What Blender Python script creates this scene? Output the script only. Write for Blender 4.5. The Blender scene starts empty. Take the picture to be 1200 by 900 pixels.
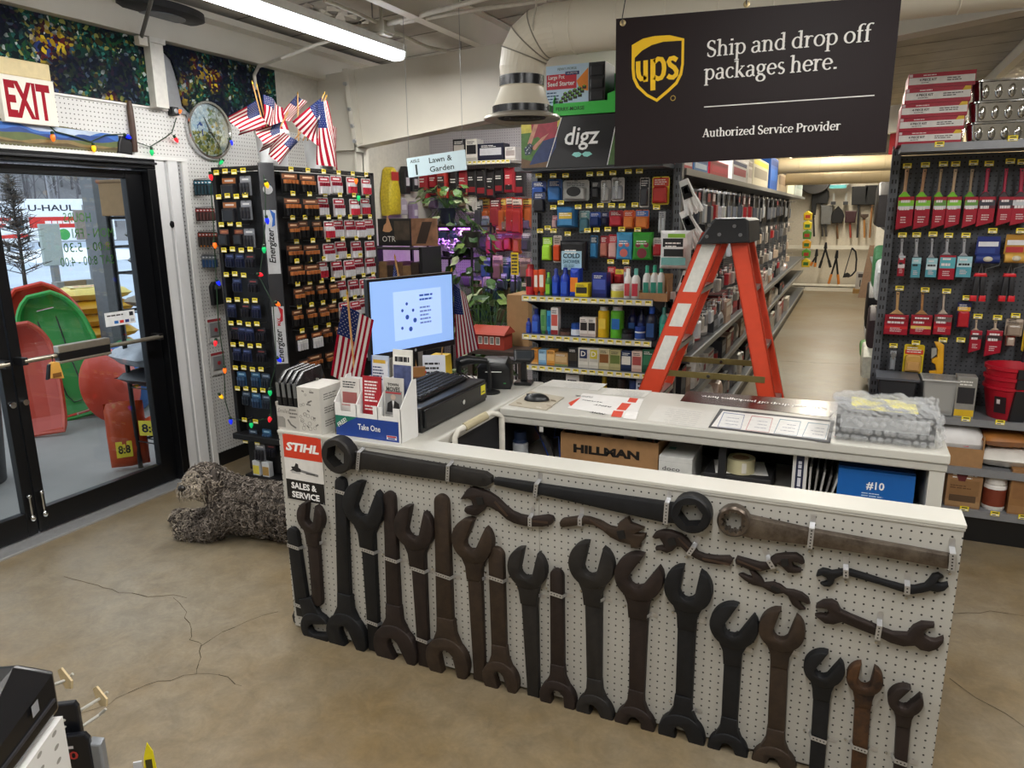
import bpy,math,random
from mathutils import Vector,Matrix
random.seed(11)
D=bpy.data
SC=bpy.context.scene
COL=SC.collection
PI=math.pi

# ------------------------------------------------------------------ camera, sky, lights, exposure
H=1.76
FPX=862.4
def _axes(yaw,pitch,roll):
    f=Vector((math.sin(yaw)*math.cos(pitch),math.cos(yaw)*math.cos(pitch),math.sin(pitch)))
    r=f.cross(Vector((0,0,1))).normalized();u=r.cross(f)
    c,s=math.cos(roll),math.sin(roll)
    return c*r+s*u,-s*r+c*u,f
CR,CU,CF=_axes(math.radians(-24.571),math.radians(-13.004),math.radians(-0.679))
cd=D.cameras.new('camera');cam=D.objects.new('camera',cd);COL.objects.link(cam)
cd.sensor_width=36.0;cd.sensor_fit='HORIZONTAL';cd.lens=36.0*FPX/1200.0
cd.clip_start=0.02;cd.clip_end=300
cam.matrix_world=Matrix(((CR.x,CU.x,-CF.x,0),(CR.y,CU.y,-CF.y,0),(CR.z,CU.z,-CF.z,H),(0,0,0,1)))
SC.camera=cam
SC.view_settings.view_transform='Standard'
SC.view_settings.look='None'
SC.view_settings.gamma=1.0
SC.view_settings.use_curve_mapping=False
SC.view_settings.exposure=0.25
LAMP=1.0 # strength of the shop's ceiling lamps
SKY=1.7

world=D.worlds.new('overcast_sky');SC.world=world;world.use_nodes=True
wn=world.node_tree.nodes;wl=world.node_tree.links
bg=wn['Background']
tc=wn.new('ShaderNodeTexCoord');sp=wn.new('ShaderNodeSeparateXYZ');rp=wn.new('ShaderNodeValToRGB')
wl.new(tc.outputs['Generated'],sp.inputs[0]);wl.new(sp.outputs['Z'],rp.inputs[0])
rp.color_ramp.elements[0].color=(0.80,0.85,0.92,1);rp.color_ramp.elements[1].color=(0.72,0.80,0.92,1)
wl.new(rp.outputs[0],bg.inputs[0]);bg.inputs[1].default_value=SKY

# a photo pixel -> the point on a wall, shelf front or floor plane it shows
def _ray(px,py):
    return(CR*((px-600)/FPX)+CU*(-(py-450)/FPX)+CF)
def onx(px,py,x):d=_ray(px,py);return Vector((0,0,H))+d*(x/d.x)
def ony(px,py,y):d=_ray(px,py);return Vector((0,0,H))+d*(y/d.y)
def onz(px,py,z=0.0):d=_ray(px,py);return Vector((0,0,H))+d*((z-H)/d.z)

# ------------------------------------------------------------------ materials
def lin(c):c/=255.0;return c/12.92 if c<=.04045 else((c+.055)/1.055)**2.4
def rgb(h):return tuple(lin(int(h[i:i+2],16))for i in(0,2,4))
_M={}
def M(h,r=.5,m=0.0,v=.10,s=30.0,b=.0,name=None,tr=0.0,em=0.0,alpha=1.0,spec=.5):
    k=(h,r,m,v,s,b,tr,em,alpha,spec)
    if k in _M:return _M[k]
    mt=D.materials.new(name or 'paint_'+h);mt.use_nodes=True
    n=mt.node_tree.nodes;l=mt.node_tree.links;p=n['Principled BSDF']
    c=rgb(h)
    p.inputs['Base Color'].default_value=(*c,1)
    p.inputs['Roughness'].default_value=r;p.inputs['Metallic'].default_value=m
    p.inputs['Specular IOR Level'].default_value=spec
    if tr:p.inputs['Transmission Weight'].default_value=tr
    if alpha<1:p.inputs['Alpha'].default_value=alpha
    if em:
        p.inputs['Emission Color'].default_value=(*c,1);p.inputs['Emission Strength'].default_value=em
    if v and not em:
        t=n.new('ShaderNodeTexCoord');z=n.new('ShaderNodeTexNoise');z.inputs['Scale'].default_value=s
        z.inputs['Detail'].default_value=4
        l.new(t.outputs['Object'],z.inputs['Vector'])
        mx=n.new('ShaderNodeMix');mx.data_type='RGBA'
        mx.inputs[6].default_value=(*[x*(1-v*1.6)for x in c],1);mx.inputs[7].default_value=(*[min(1,x*(1+v*1.4))for x in c],1)
        l.new(z.outputs['Fac'],mx.inputs[0]);l.new(mx.outputs[2],p.inputs['Base Color'])
        if b:
            bp=n.new('ShaderNodeBump');bp.inputs['Strength'].default_value=b;bp.inputs['Distance'].default_value=.01
            l.new(z.outputs['Fac'],bp.inputs['Height']);l.new(bp.outputs[0],p.inputs['Normal'])
    _M[k]=mt;return mt

def nodes(name,r=.5,m=0.0):
    mt=D.materials.new(name);mt.use_nodes=True
    n=mt.node_tree.nodes;l=mt.node_tree.links;p=n['Principled BSDF']
    p.inputs['Roughness'].default_value=r;p.inputs['Metallic'].default_value=m
    return mt,n,l,p
def _math(n,l,op,a,b=None,c=None):
    q=n.new('ShaderNodeMath');q.operation=op
    for i,x in enumerate((a,b,c)):
        if x is None:continue
        if isinstance(x,(int,float)):q.inputs[i].default_value=x
        else:l.new(x,q.inputs[i])
    return q.outputs[0]
def pegboard(name,base,hole,axes,pitch=.0254,rad=.0032,r=.5):
    """a sheet drilled with a square grid of holes, in object space"""
    mt,n,l,p=nodes(name,r)
    t=n.new('ShaderNodeTexCoord');s=n.new('ShaderNodeSeparateXYZ');l.new(t.outputs['Object'],s.inputs[0])
    d2=None
    for ax in axes:
        q=_math(n,l,'MULTIPLY',s.outputs[ax],1/pitch)
        q=_math(n,l,'FRACT',_math(n,l,'ADD',q,100.5))
        q=_math(n,l,'SUBTRACT',q,.5)
        q=_math(n,l,'MULTIPLY',q,q)
        d2=q if d2 is None else _math(n,l,'ADD',d2,q)
    mask=_math(n,l,'LESS_THAN',d2,(rad/pitch)**2)
    z=n.new('ShaderNodeTexNoise');z.inputs['Scale'].default_value=3;z.inputs['Detail'].default_value=5
    l.new(t.outputs['Object'],z.inputs['Vector'])
    c=rgb(base)
    m1=n.new('ShaderNodeMix');m1.data_type='RGBA'
    m1.inputs[6].default_value=(*[x*.88 for x in c],1);m1.inputs[7].default_value=(*[min(1,x*1.1)for x in c],1)
    l.new(z.outputs['Fac'],m1.inputs[0])
    m2=n.new('ShaderNodeMix');m2.data_type='RGBA'
    l.new(mask,m2.inputs[0]);l.new(m1.outputs[2],m2.inputs[6]);m2.inputs[7].default_value=(*rgb(hole),1)
    l.new(m2.outputs[2],p.inputs['Base Color'])
    return mt

WHITE=M('e6e4de',.5,v=.04);BLACK=M('101012',.45,v=.15);STEEL=M('a9abad',.3,.9)
CHROME=M('c9cbcc',.18,1.0,v=.03);GALV=M('c4c6c8',.38,.8);WIRE=M('8e9092',.35,.9)
TAG=M('f2dc2c',.5,v=.04);PAPER=M('ecebe6',.6,v=.04);INK=M('2a2a2e',.6);RED=M('b5122b',.45)
KRAFT=M('a47c52',.7,v=.12);GREYM=M('55585c',.45,.3);DKGREY=M('3a3c40',.5)

# ------------------------------------------------------------------ mesh builder
_TXT={}
class MB:
    def __init__(s,T=None):
        s.v=[];s.f=[];s.mi=[];s.mats=[];s.T=T or Matrix()
    def mid(s,m):
        if m not in s.mats:s.mats.append(m)
        return s.mats.index(m)
    def add(s,vs,fs,m):
        o=len(s.v);T=s.T;k=s.mid(m)
        s.v+=[T@Vector(p)for p in vs]
        s.f+=[tuple(i+o for i in f)for f in fs];s.mi+=[k]*len(fs)
        return s
    def box(s,x0,x1,y0,y1,z0,z1,m):
        return s.add([(x0,y0,z0),(x1,y0,z0),(x1,y1,z0),(x0,y1,z0),(x0,y0,z1),(x1,y0,z1),(x1,y1,z1),(x0,y1,z1)],
                     [(0,3,2,1),(4,5,6,7),(0,1,5,4),(1,2,6,5),(2,3,7,6),(3,0,4,7)],m)
    def quad(s,a,b,c,d,m):return s.add([a,b,c,d],[(0,1,2,3)],m)
    def rect(s,x0,x1,z0,z1,y,m): # upright, faces -Y
        return s.add([(x0,y,z0),(x1,y,z0),(x1,y,z1),(x0,y,z1)],[(0,1,2,3)],m)
    def poly(s,pts,y,m):
        return s.add([(u,y,w)for u,w in pts],[tuple(range(len(pts)))]if _ccw(pts)else[tuple(range(len(pts)-1,-1,-1))],m)
    def prism(s,pts,y0,y1,m,bev=0.0):
        """outline in X,Z; front face at y0 (towards -Y), back at y1; front edge rounded by bev"""
        if not _ccw(pts):pts=pts[::-1]
        n=len(pts);rings=[]
        if bev:
            rings.append((_inset(pts,bev),y0));rings.append((_inset(pts,bev*.3),y0+bev*.35));rings.append((pts,y0+bev))
        else:rings.append((pts,y0))
        rings.append((pts,y1))
        vs=[(u,y,w)for P,y in rings for u,w in P];fs=[tuple(range(n))]
        for k in range(len(rings)-1):
            a,b=k*n,(k+1)*n
            fs+=[(a+i,b+i,b+(i+1)%n,a+(i+1)%n)for i in range(n)]
        fs.append(tuple(range(len(vs)-1,len(vs)-n-1,-1)))
        return s.add(vs,fs,m)
    def cyl(s,p0,p1,r0,m,r1=None,n=14,caps=True):
        p0,p1=Vector(p0),Vector(p1);r1=r0 if r1 is None else r1
        d=(p1-p0).normalized();a=d.orthogonal().normalized();b=d.cross(a)
        vs=[]
        for p,r in((p0,r0),(p1,r1)):
            vs+=[p+(a*math.cos(t)+b*math.sin(t))*r for t in[2*PI*i/n for i in range(n)]]
        fs=[(i,(i+1)%n,n+(i+1)%n,n+i)for i in range(n)]
        if caps:fs+=[tuple(range(n-1,-1,-1)),tuple(range(n,2*n))]
        return s.add(vs,fs,m)
    def tube(s,pts,r,m,n=8,closed=False):
        pts=[Vector(p)for p in pts];N=len(pts);vs=[];ref=None
        rr=r if isinstance(r,(list,tuple))else[r]*N
        for i,p in enumerate(pts):
            if closed:d=pts[(i+1)%N]-pts[i-1]
            else:d=pts[min(i+1,N-1)]-pts[max(i-1,0)]
            d=d.normalized()if d.length>1e-9 else Vector((0,0,1))
            a=d.orthogonal().normalized()if ref is None else(ref-d*ref.dot(d))
            a=a.normalized()if a.length>1e-6 else d.orthogonal().normalized()
            ref=a;b=d.cross(a)
            vs+=[p+(a*math.cos(t)+b*math.sin(t))*rr[i]for t in[2*PI*k/n for k in range(n)]]
        fs=[]
        for i in range(N if closed else N-1):
            j=(i+1)%N
            fs+=[(i*n+k,i*n+(k+1)%n,j*n+(k+1)%n,j*n+k)for k in range(n)]
        if not closed:fs+=[tuple(range(n-1,-1,-1)),tuple(range((N-1)*n,N*n))]
        return s.add(vs,fs,m)
    def lathe(s,prof,c,m,n=20,sx=1.0,sy=1.0,axis='Z',mats=None):
        """profile of (r, z) pairs; mats: one material per profile segment"""
        vs=[]
        for r,z in prof:
            for k in range(n):
                t=2*PI*k/n;x,y=r*sx*math.cos(t),r*sy*math.sin(t)
                q=(x,y,z)if axis=='Z' else((x,-z,y)if axis=='Y' else(z,x,y))
                vs.append(Vector(c)+Vector(q))
        o=len(s.v);s.v+=[s.T@p for p in vs]
        for i in range(len(prof)-1):
            k0=s.mid(mats[i]if mats else m)
            for k in range(n):
                s.f.append((o+i*n+k,o+i*n+(k+1)%n,o+(i+1)*n+(k+1)%n,o+(i+1)*n+k));s.mi.append(k0)
        if prof[0][0]>1e-6:s.f.append(tuple(o+k for k in range(n-1,-1,-1)));s.mi.append(s.mid(mats[0]if mats else m))
        if prof[-1][0]>1e-6:
            b=o+(len(prof)-1)*n;s.f.append(tuple(b+k for k in range(n)));s.mi.append(s.mid(mats[-1]if mats else m))
        return s
    def ball(s,c,rx,ry,rz,m,n=12,k=8):
        return s.lathe([(max(1e-7,math.sin(PI*i/k)),-math.cos(PI*i/k)*rz)for i in range(k+1)],c,m,n=n,sx=rx,sy=ry)
    def ring(s,cx,cz,ro,ri,y0,y1,m,n=28,inner=6,rot=0.0,bev=.004):
        """flat ring in X,Z with a polygon hole of `inner` corners"""
        out=[(cx+ro*math.cos(2*PI*i/n),cz+ro*math.sin(2*PI*i/n))for i in range(n)]
        def edge(t):
            if inner>24:return ri
            if inner==12:return ri*(1+.09*(1 if int(((t-rot)%(2*PI))/(2*PI)*24)%2 else-1))
            q=((t-rot)%(2*PI/inner))-PI/inner
            return ri*math.cos(PI/inner)/math.cos(q)
        inn=[(cx+edge(2*PI*i/n)*math.cos(2*PI*i/n),cz+edge(2*PI*i/n)*math.sin(2*PI*i/n))for i in range(n)]
        o2=[(cx+(ro-bev)*math.cos(2*PI*i/n),cz+(ro-bev)*math.sin(2*PI*i/n))for i in range(n)]
        R=[(out,y1),(out,y0+bev),(o2,y0),(inn,y0),(inn,y1)]
        vs=[(u,y,w)for P,y in R for u,w in P];fs=[]
        for k in range(5):
            a,b=k*n,((k+1)%5)*n
            fs+=[(a+i,a+(i+1)%n,b+(i+1)%n,b+i)for i in range(n)]
        return s.add(vs,[f[::-1]for f in fs],m)
    def text(s,t,cx,y,cz,h,m,w=None,bold=0.0,shear=0.0,rot=0.0,th=.0006,sp=1.0):
        """sans lettering, cap height h, centred at cx,cz, standing on a face that looks to -Y"""
        key=(t,bold,shear,sp)
        if key not in _TXT:
            c=D.curves.new('lettering','FONT');c.body=t;c.size=1;c.resolution_u=2;c.offset=bold;c.shear=shear;c.space_character=sp
            c.space_line=.85;c.align_x='CENTER'
            o=D.objects.new('lettering',c);me=D.meshes.new_from_object(o)
            vs=[tuple(q.co)for q in me.vertices];fs=[tuple(p.vertices)for p in me.polygons]
            D.objects.remove(o);D.curves.remove(c);D.meshes.remove(me)
            _TXT[key]=(vs,fs)
        vs,fs=_TXT[key]
        if not vs:return s
        lo,hi=min(p[0]for p in vs),max(p[0]for p in vs);zl,zh=min(p[1]for p in vs),max(p[1]for p in vs)
        nl=t.count('\n')+1
        k=h/.72;kx=k if w is None else w/(hi-lo)
        ca,sa=math.cos(rot),math.sin(rot)
        out=[]
        for x,z,_ in vs:
            u,q=(x-(lo+hi)/2)*kx,(z-(zl+zh)/2)*k
            out.append((cx+u*ca-q*sa,y-th,cz+u*sa+q*ca))
        return s.add(out,fs,m)
    def lines(s,x0,x1,z0,z1,n,y,m,fill=.45,rag=True):
        """rows of print too small to read"""
        for i in range(n):
            zc=z1-(z1-z0)*(i+.5)/n;hh=(z1-z0)/n*fill/2
            x=x0
            e=x1-(x1-x0)*(random.random()*.35 if rag else 0)
            while x<e-.001:
                ww=min(e-x,(x1-x0)*(.1+.22*random.random()))
                s.rect(x,x+ww*.86,zc-hh,zc+hh,y,m);x+=ww
        return s
    def build(s,name,parent=None,smooth=False,bevel=0.0,at=None,sub=0,seg=2):
        if at is None:
            if parent is not None:at=WL.get(parent.name,Vector())
            else:
                xs=[p.x for p in s.v];ys=[p.y for p in s.v];zs=[p.z for p in s.v]
                at=Vector(((min(xs)+max(xs))/2,(min(ys)+max(ys))/2,min(zs)))
        at=Vector(at)
        me=D.meshes.new(name)
        me.from_pydata([p-at for p in s.v],[],s.f)
        for m in s.mats:me.materials.append(m)
        me.polygons.foreach_set('material_index',s.mi)
        if smooth:
            me.polygons.foreach_set('use_smooth',[True]*len(me.polygons))
            me.set_sharp_from_angle(angle=math.radians(38))
        me.update()
        o=D.objects.new(name,me);COL.objects.link(o)
        if parent is not None:o.parent=parent;o.location=at-WL.get(parent.name,Vector())
        else:o.location=at
        WL[o.name]=at.copy()
        if bevel:
            b=o.modifiers.new('edges','BEVEL');b.width=bevel;b.segments=seg;b.limit_method='ANGLE';b.angle_limit=math.radians(50)
        if sub:
            b=o.modifiers.new('round','SUBSURF');b.levels=sub;b.render_levels=sub
        return o
WL={}
def _area(p):return sum(p[i-1][0]*p[i][1]-p[i][0]*p[i-1][1]for i in range(len(p)))
def _ccw(p):return _area(p)>0
def _inset(P,d):
    out=[];n=len(P)
    for i in range(n):
        a,b,c=Vector(P[i-1]),Vector(P[i]),Vector(P[(i+1)%n])
        e1=(b-a);e2=(c-b)
        e1=e1.normalized()if e1.length>1e-9 else Vector((1,0));e2=e2.normalized()if e2.length>1e-9 else e1
        nn=Vector((-e1.y,e1.x))+Vector((-e2.y,e2.x))
        nn=nn.normalized()if nn.length>1e-6 else Vector((-e1.y,e1.x))
        k=d/max(.5,nn.dot(Vector((-e1.y,e1.x))))
        q=b+nn*k;out.append((q.x,q.y))
    return out

def tag(o,label=None,cat=None,group=None,kind=None):
    if label:o['label']=label
    if cat:o['category']=cat
    if group:o['group']=group
    if kind:o['kind']=kind
    return o
def empty(name,loc,label=None,cat=None,group=None):
    o=D.objects.new(name,None);COL.objects.link(o);o.location=Vector(loc);o.empty_display_size=.05
    WL[o.name]=Vector(loc)
    return tag(o,label,cat,group)
def struct(mb,name,**k):return tag(mb.build(name,**k),kind='structure')
def copy_tree(o,parent=None):
    c=o.copy();COL.objects.link(c)
    if parent is not None:c.parent=parent
    for ch in list(o.children):copy_tree(ch,c)
    return c
_P={}
def put(key,maker,loc,label,cat,group=None,rz=0.0,name=None,rx=0.0,ry=0.0):
    """a thing of a repeated kind: the first is built about the origin, later ones are copies with their parts"""
    if key not in _P:r=_P[key]=maker()
    else:r=copy_tree(_P[key])
    for q in('label','category','group'):
        if q in r:del r[q]
    r.location=Vector(loc);r.rotation_euler=(rx,ry,rz)
    return tag(r,label,cat,group)
ORD=['first','second','third','fourth','fifth','sixth','seventh','eighth','ninth','tenth','eleventh','twelfth','thirteenth','fourteenth','fifteenth','sixteenth','seventeenth','eighteenth','nineteenth','twentieth','twenty-first','twenty-second']
def RZ(a):return Matrix.Rotation(a,4,'Z')
def TR(x,y,z):return Matrix.Translation((x,y,z))
# ------------------------------------------------------------------ the setting
XL=-4.06 # inner face of the left wall
def zc(x):return 3.06+.055*(x+4.06) # underside of the roof deck
def m_floor():
    mt,n,l,p=nodes('concrete_floor',.34)
    t=n.new('ShaderNodeTexCoord')
    a=n.new('ShaderNodeTexNoise');a.inputs['Scale'].default_value=.8;a.inputs['Detail'].default_value=8;a.inputs['Roughness'].default_value=.65
    b=n.new('ShaderNodeTexNoise');b.inputs['Scale'].default_value=9;b.inputs['Detail'].default_value=9;b.inputs['Roughness'].default_value=.75;b.inputs['Distortion'].default_value=.6
    c=n.new('ShaderNodeTexNoise');c.inputs['Scale'].default_value=60;c.inputs['Detail'].default_value=3
    for q in(a,b,c):l.new(t.outputs['Object'],q.inputs['Vector'])
    r1=n.new('ShaderNodeValToRGB');r1.color_ramp.elements[0].position=.35;r1.color_ramp.elements[1].position=.65
    r1.color_ramp.elements[0].color=(*rgb('7d6a49'),1);r1.color_ramp.elements[1].color=(*rgb('8d8575'),1)
    l.new(a.outputs['Fac'],r1.inputs[0])
    mx=n.new('ShaderNodeMix');mx.data_type='RGBA';mx.blend_type='MULTIPLY';mx.inputs[0].default_value=.75
    r2=n.new('ShaderNodeValToRGB');r2.color_ramp.elements[0].position=.3;r2.color_ramp.elements[1].position=.72
    r2.color_ramp.elements[0].color=(.55,.53,.5,1);r2.color_ramp.elements[1].color=(1.15,1.13,1.08,1)
    l.new(b.outputs['Fac'],r2.inputs[0]);l.new(r1.outputs[0],mx.inputs[6]);l.new(r2.outputs[0],mx.inputs[7])
    m3=n.new('ShaderNodeMix');m3.data_type='RGBA';m3.blend_type='MULTIPLY';m3.inputs[0].default_value=.35
    r3=n.new('ShaderNodeValToRGB');r3.color_ramp.elements[0].color=(.6,.6,.6,1);r3.color_ramp.elements[1].color=(1.3,1.3,1.3,1)
    l.new(c.outputs['Fac'],r3.inputs[0]);l.new(mx.outputs[2],m3.inputs[6]);l.new(r3.outputs[0],m3.inputs[7])
    l.new(m3.outputs[2],p.inputs['Base Color'])
    rr=n.new('ShaderNodeMapRange');rr.inputs['To Min'].default_value=.26;rr.inputs['To Max'].default_value=.5
    l.new(b.outputs['Fac'],rr.inputs[0]);l.new(rr.outputs[0],p.inputs['Roughness'])
    bp=n.new('ShaderNodeBump');bp.inputs['Strength'].default_value=.08;bp.inputs['Distance'].default_value=.01
    l.new(b.outputs['Fac'],bp.inputs['Height']);l.new(bp.outputs[0],p.inputs['Normal'])
    return mt
FLOORM=m_floor()
CRACK=M('4e4535',.9)
mb=MB();mb.box(XL,7.0,-3,18.7,-.12,0,FLOORM)
def crack(px,w=.004):
    pts=[onz(*q)for q in px];out=[]
    for a,b in zip(pts,pts[1:]):
        k=max(2,int((b-a).length/.05))
        out+=[a.lerp(b,i/k)+Vector((random.uniform(-.008,.008),random.uniform(-.008,.008),0))for i in range(k)]
    out.append(pts[-1])
    for a,b in zip(out,out[1:]):
        d=(b-a).normalized();s=Vector((-d.y,d.x,0))*w/2*random.uniform(.4,1.1);u=Vector((0,0,.0012))
        mb.add([a-s+u,b-s+u,b+s+u,a+s+u],[(0,1,2,3)],CRACK)
for c in([(75,676),(105,684),(140,694),(175,699),(205,697),(219,701)],[(205,700),(214,712),(221,730),(225,742),(224,750),(237,756)],
          [(237,756),(260,742),(290,727),(326,717)],[(237,756),(236,770),(231,780),(230,789),(200,797),(170,802),(150,812),(128,824),(95,836)],
          [(230,789),(258,791),(270,798),(283,804)],[(1112,795),(1140,816),(1175,836),(1200,852)],[(1110,720),(1160,717),(1200,722)]):
    crack(c)
for c in([(912,423),(950,425),(1030,428)],):crack(c,.012)
struct(mb,'floor',at=(0,0,0))

PW=pegboard('white_pegboard','dcdbd8','3c3b38',(1,2),rad=.0036)
WPAINT=M('dddcd8',.5,v=.05);TRIMW=M('e8e7e4',.45,v=.04);WALLG=M('c9c4b8',.7)
BLKMET=M('0e0f12',.35,.2,v=.1)
mb=MB() # wall with the entrance left open
mb.box(XL-.14,XL,-3,1.40,0,3.06,WALLG);mb.box(XL-.14,XL,3.46,18.7,0,3.06,WALLG);mb.box(XL-.14,XL,1.40,3.46,2.13,3.06,WALLG)
struct(mb,'wall_left',at=(0,0,0))
mb=MB();mb.box(XL,XL+.012,-2.9,3.72,2.135,2.425,PW);mb.box(XL,XL+.022,-2.9,3.72,2.425,2.437,TRIMW);mb.box(XL,XL+.03,1.3,3.72,2.118,2.14,TRIMW)
struct(mb,'trim_1',at=(0,0,0))
mb=MB();mb.box(XL,XL+.012,3.72,5.1,.1,2.40,PW);mb.box(XL,XL+.02,3.72,5.1,0,.1,BLACK)
struct(mb,'trim_2',at=(0,0,0))
# white door jamb boards with a slotted upright
mb=MB()
mb.box(XL-.02,XL+.02,3.46,3.535,0,2.118,M('e2e2e2',.35,v=.03));mb.box(XL-.02,XL+.012,3.535,3.56,0,2.118,M('b9babb',.4))
mb.box(XL-.02,XL+.026,3.56,3.635,0,2.118,M('e6e6e6',.35,v=.03));mb.box(XL-.02,XL+.016,3.635,3.675,0,2.118,M('c5c6c7',.35,.5))
for i in range(82):mb.box(XL+.015,XL+.0168,3.650,3.657,.03+i*.0254,.038+i*.0254,M('4a4a4a'))
mb.box(XL-.02,XL+.026,3.675,3.72,0,2.118,TRIMW)
struct(mb,'trim_3',at=(0,0,0))
mb=MB();mb.lathe([(.0,.014),(.018,.012),(.022,.006),(.022,0)],(XL+.012,3.548,1.72),BLACK,axis='X',n=16)
tag(mb.build('doorbell_sensor',smooth=True),'small round black sensor on the white door jamb','sensor')
# black entrance frame, two glazed leaves
mb=MB()
mb.box(XL-.12,XL+.03,1.40,3.46,2.06,2.125,BLKMET);mb.box(XL-.12,XL+.03,3.40,3.46,0,2.06,BLKMET);mb.box(XL-.12,XL+.03,1.40,1.46,0,2.06,BLKMET)
mb.box(XL-.14,XL+.10,1.40,3.46,-.005,.012,M('b6b7b8',.4,.6));mb.box(XL+.03,XL+.05,1.40,3.46,2.085,2.10,M('2a2b2e',.4))
struct(mb,'trim_4',at=(0,0,0),bevel=.004)
def m_glass():
    mt=D.materials.new('window_glass');mt.use_nodes=True
    n=mt.node_tree.nodes;l=mt.node_tree.links;n.remove(n['Principled BSDF']);o=n['Material Output']
    a=n.new('ShaderNodeBsdfTransparent');g=n.new('ShaderNodeBsdfGlossy');g.inputs['Roughness'].default_value=.02
    a.inputs['Color'].default_value=(.93,.96,.96,1)
    f=n.new('ShaderNodeFresnel');f.inputs[0].default_value=1.4;x=n.new('ShaderNodeMixShader')
    l.new(f.outputs[0],x.inputs[0]);l.new(a.outputs[0],x.inputs[1]);l.new(g.outputs[0],x.inputs[2]);l.new(x.outputs[0],o.inputs[0])
    return mt
GLASS=m_glass()
BAR=M('b9b2a2',.3,.8)
def leaf(name,y0,y1,hinge_right):
    mb=MB();a,b=XL-.075,XL-.025
    s0,s1=(.055,.115)if hinge_right else(.115,.055)
    mb.box(a,b,y0,y0+s0,.02,2.05,BLKMET);mb.box(a,b,y1-s1,y1,.02,2.05,BLKMET)
    mb.box(a,b,y0+s0,y1-s1,2.0,2.05,BLKMET);mb.box(a,b,y0+s0,y1-s1,.02,.155,BLKMET)
    d=struct(mb,name,bevel=.003)
    g=MB();g.box(XL-.054,XL-.048,y0+s0-.005,y1-s1+.005,.15,2.005,GLASS);g.build('glass',d)
    p=MB();z=1.015
    p.cyl((XL+.045,y0+.02,z),(XL+.045,y1-.05,z),.013,BAR,n=12)
    for yy in(y0+.02,y1-.06):p.box(XL-.03,XL+.055,yy-.015,yy+.015,z-.02,z+.02,BLACK)
    pb=p.build('push_bar',d,smooth=True)
    q=MB();c=y0+.36
    q.box(XL+.028,XL+.075,c-.16,c+.16,z+.015,z+.055,BAR);q.box(XL+.026,XL+.072,c-.16,c+.16,z-.03,z+.015,M('131315',.3));q.box(XL+.028,XL+.075,c-.16,c+.16,z-.045,z-.03,BAR)
    q.build('push_pad',pb,bevel=.004)
    b_=MB();yy=y0+.03 if hinge_right else y1-.03
    b_.cyl((XL-.025,yy,.78),(XL-.008,yy,.78),.017,CHROME);b_.build('lock_cylinder',d,smooth=True)
    f=MB();f.cyl((XL-.008,yy,.13),(XL-.008,yy,.25),.006,CHROME);f.ball((XL-.008,yy,.255),.013,.013,.012,CHROME);f.ball((XL-.006,yy,.125),.017,.017,.02,CHROME)
    f.build('flush_bolt',d,smooth=True)
    return d
dr=leaf('door_1',2.435,3.395,True);leaf('door_2',1.465,2.425,False)
# green opening hours on the outside of the glass, so they read reversed from here
GR=M('5c9a3e',.5)
mb=MB(TR(XL-.056,0,0)@RZ(-PI/2)) # faces outwards (-X)
for t,yy,zz,w in(('HOURS',2.95,1.77,.17),('MON - FRI',3.04,1.68,.27),('8:00 - 5:30',2.99,1.60,.30),('SAT 8:00 - 4:00',2.98,1.52,.34)):
    mb.text(t,-yy,0,zz,.055,GR,w=w,th=.0005)
mb.build('hours_lettering',dr)
mb=MB(RZ(PI/2));y0,y1,z0,z1=3.03,3.24,1.115,1.20
mb.T=TR(XL-.0465,0,0)@RZ(PI/2)
mb.rect(y0,y1,z0,z1,0,M('eef0f2',.4));mb.lines(y0+.015,y1-.05,z1-.03,z1-.012,1,-.0006,INK)
for i,c in enumerate(('2f6db5','c8342c','2c3e7a','b9bcc2')):mb.rect(y0+.06+i*.038,y0+.088+i*.038,z0+.012,z0+.03,-.0006,M(c))
mb.rect(y1-.04,y1-.012,z1-.035,z1-.01,-.0006,M('20242c'))
mb.build('payment_sticker',dr)
mb=MB(RZ(PI/2));mb.T=TR(XL+.062,2.60,.93)@RZ(PI/2)
mb.prism([(-.035,-.03),(.045,-.045),(.03,.05),(.0,.06),(-.02,.05)],-.012,.012,M('d9a24a'),bev=.004);mb.prism([(-.05,-.035),(-.035,-.03),(-.02,.05),(-.03,.045)],-.01,.01,BLACK)
mb.rect(-.02,.03,-.03,-.005,-.0135,M('7a4f20'));mb.tube([(.0,0,.05),(0,0,.09)],.003,BLACK)
tag(mb.build('hanging_door_tag'),'small tan tag hanging from the door push bar','tag')

# ceiling: sloping deck, purlins, eave strut, rafter frame
DECK=M('b0aa9e',.75,v=.18,s=5,b=.25)
mb=MB();nx=90
for i in range(nx):
    x0=XL-.3+i*(11.4/nx);x1=x0+11.4/nx
    mb.add([(x0,-3,zc(x0)),(x1,-3,zc(x1)),(x1,18.8,zc(x1)),(x0,18.8,zc(x0)),],[(0,3,2,1)],DECK)
for i in range(40): # seams of the roofing felt
    y=-3+i*.55;mb.add([(XL-.3,y,zc(XL-.3)-.004),(7,y,zc(7)-.004),(7,y+.02,zc(7)-.004),(XL-.3,y+.02,zc(XL-.3)-.004)],[(0,3,2,1)],M('6d6862',.8))
mb.add([(XL-.3,-3,zc(XL)+.1),(7.1,-3,zc(7)+.1),(7.1,18.8,zc(7)+.1),(XL-.3,18.8,zc(XL)+.1)],[(0,1,2,3)],DECK)
struct(mb,'ceiling',at=(0,0,0))
BEIGE=M('d4cfc2',.42,v=.06,s=4)
PEEL=M('d3cdbf',.8,v=.2,s=18)
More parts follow.
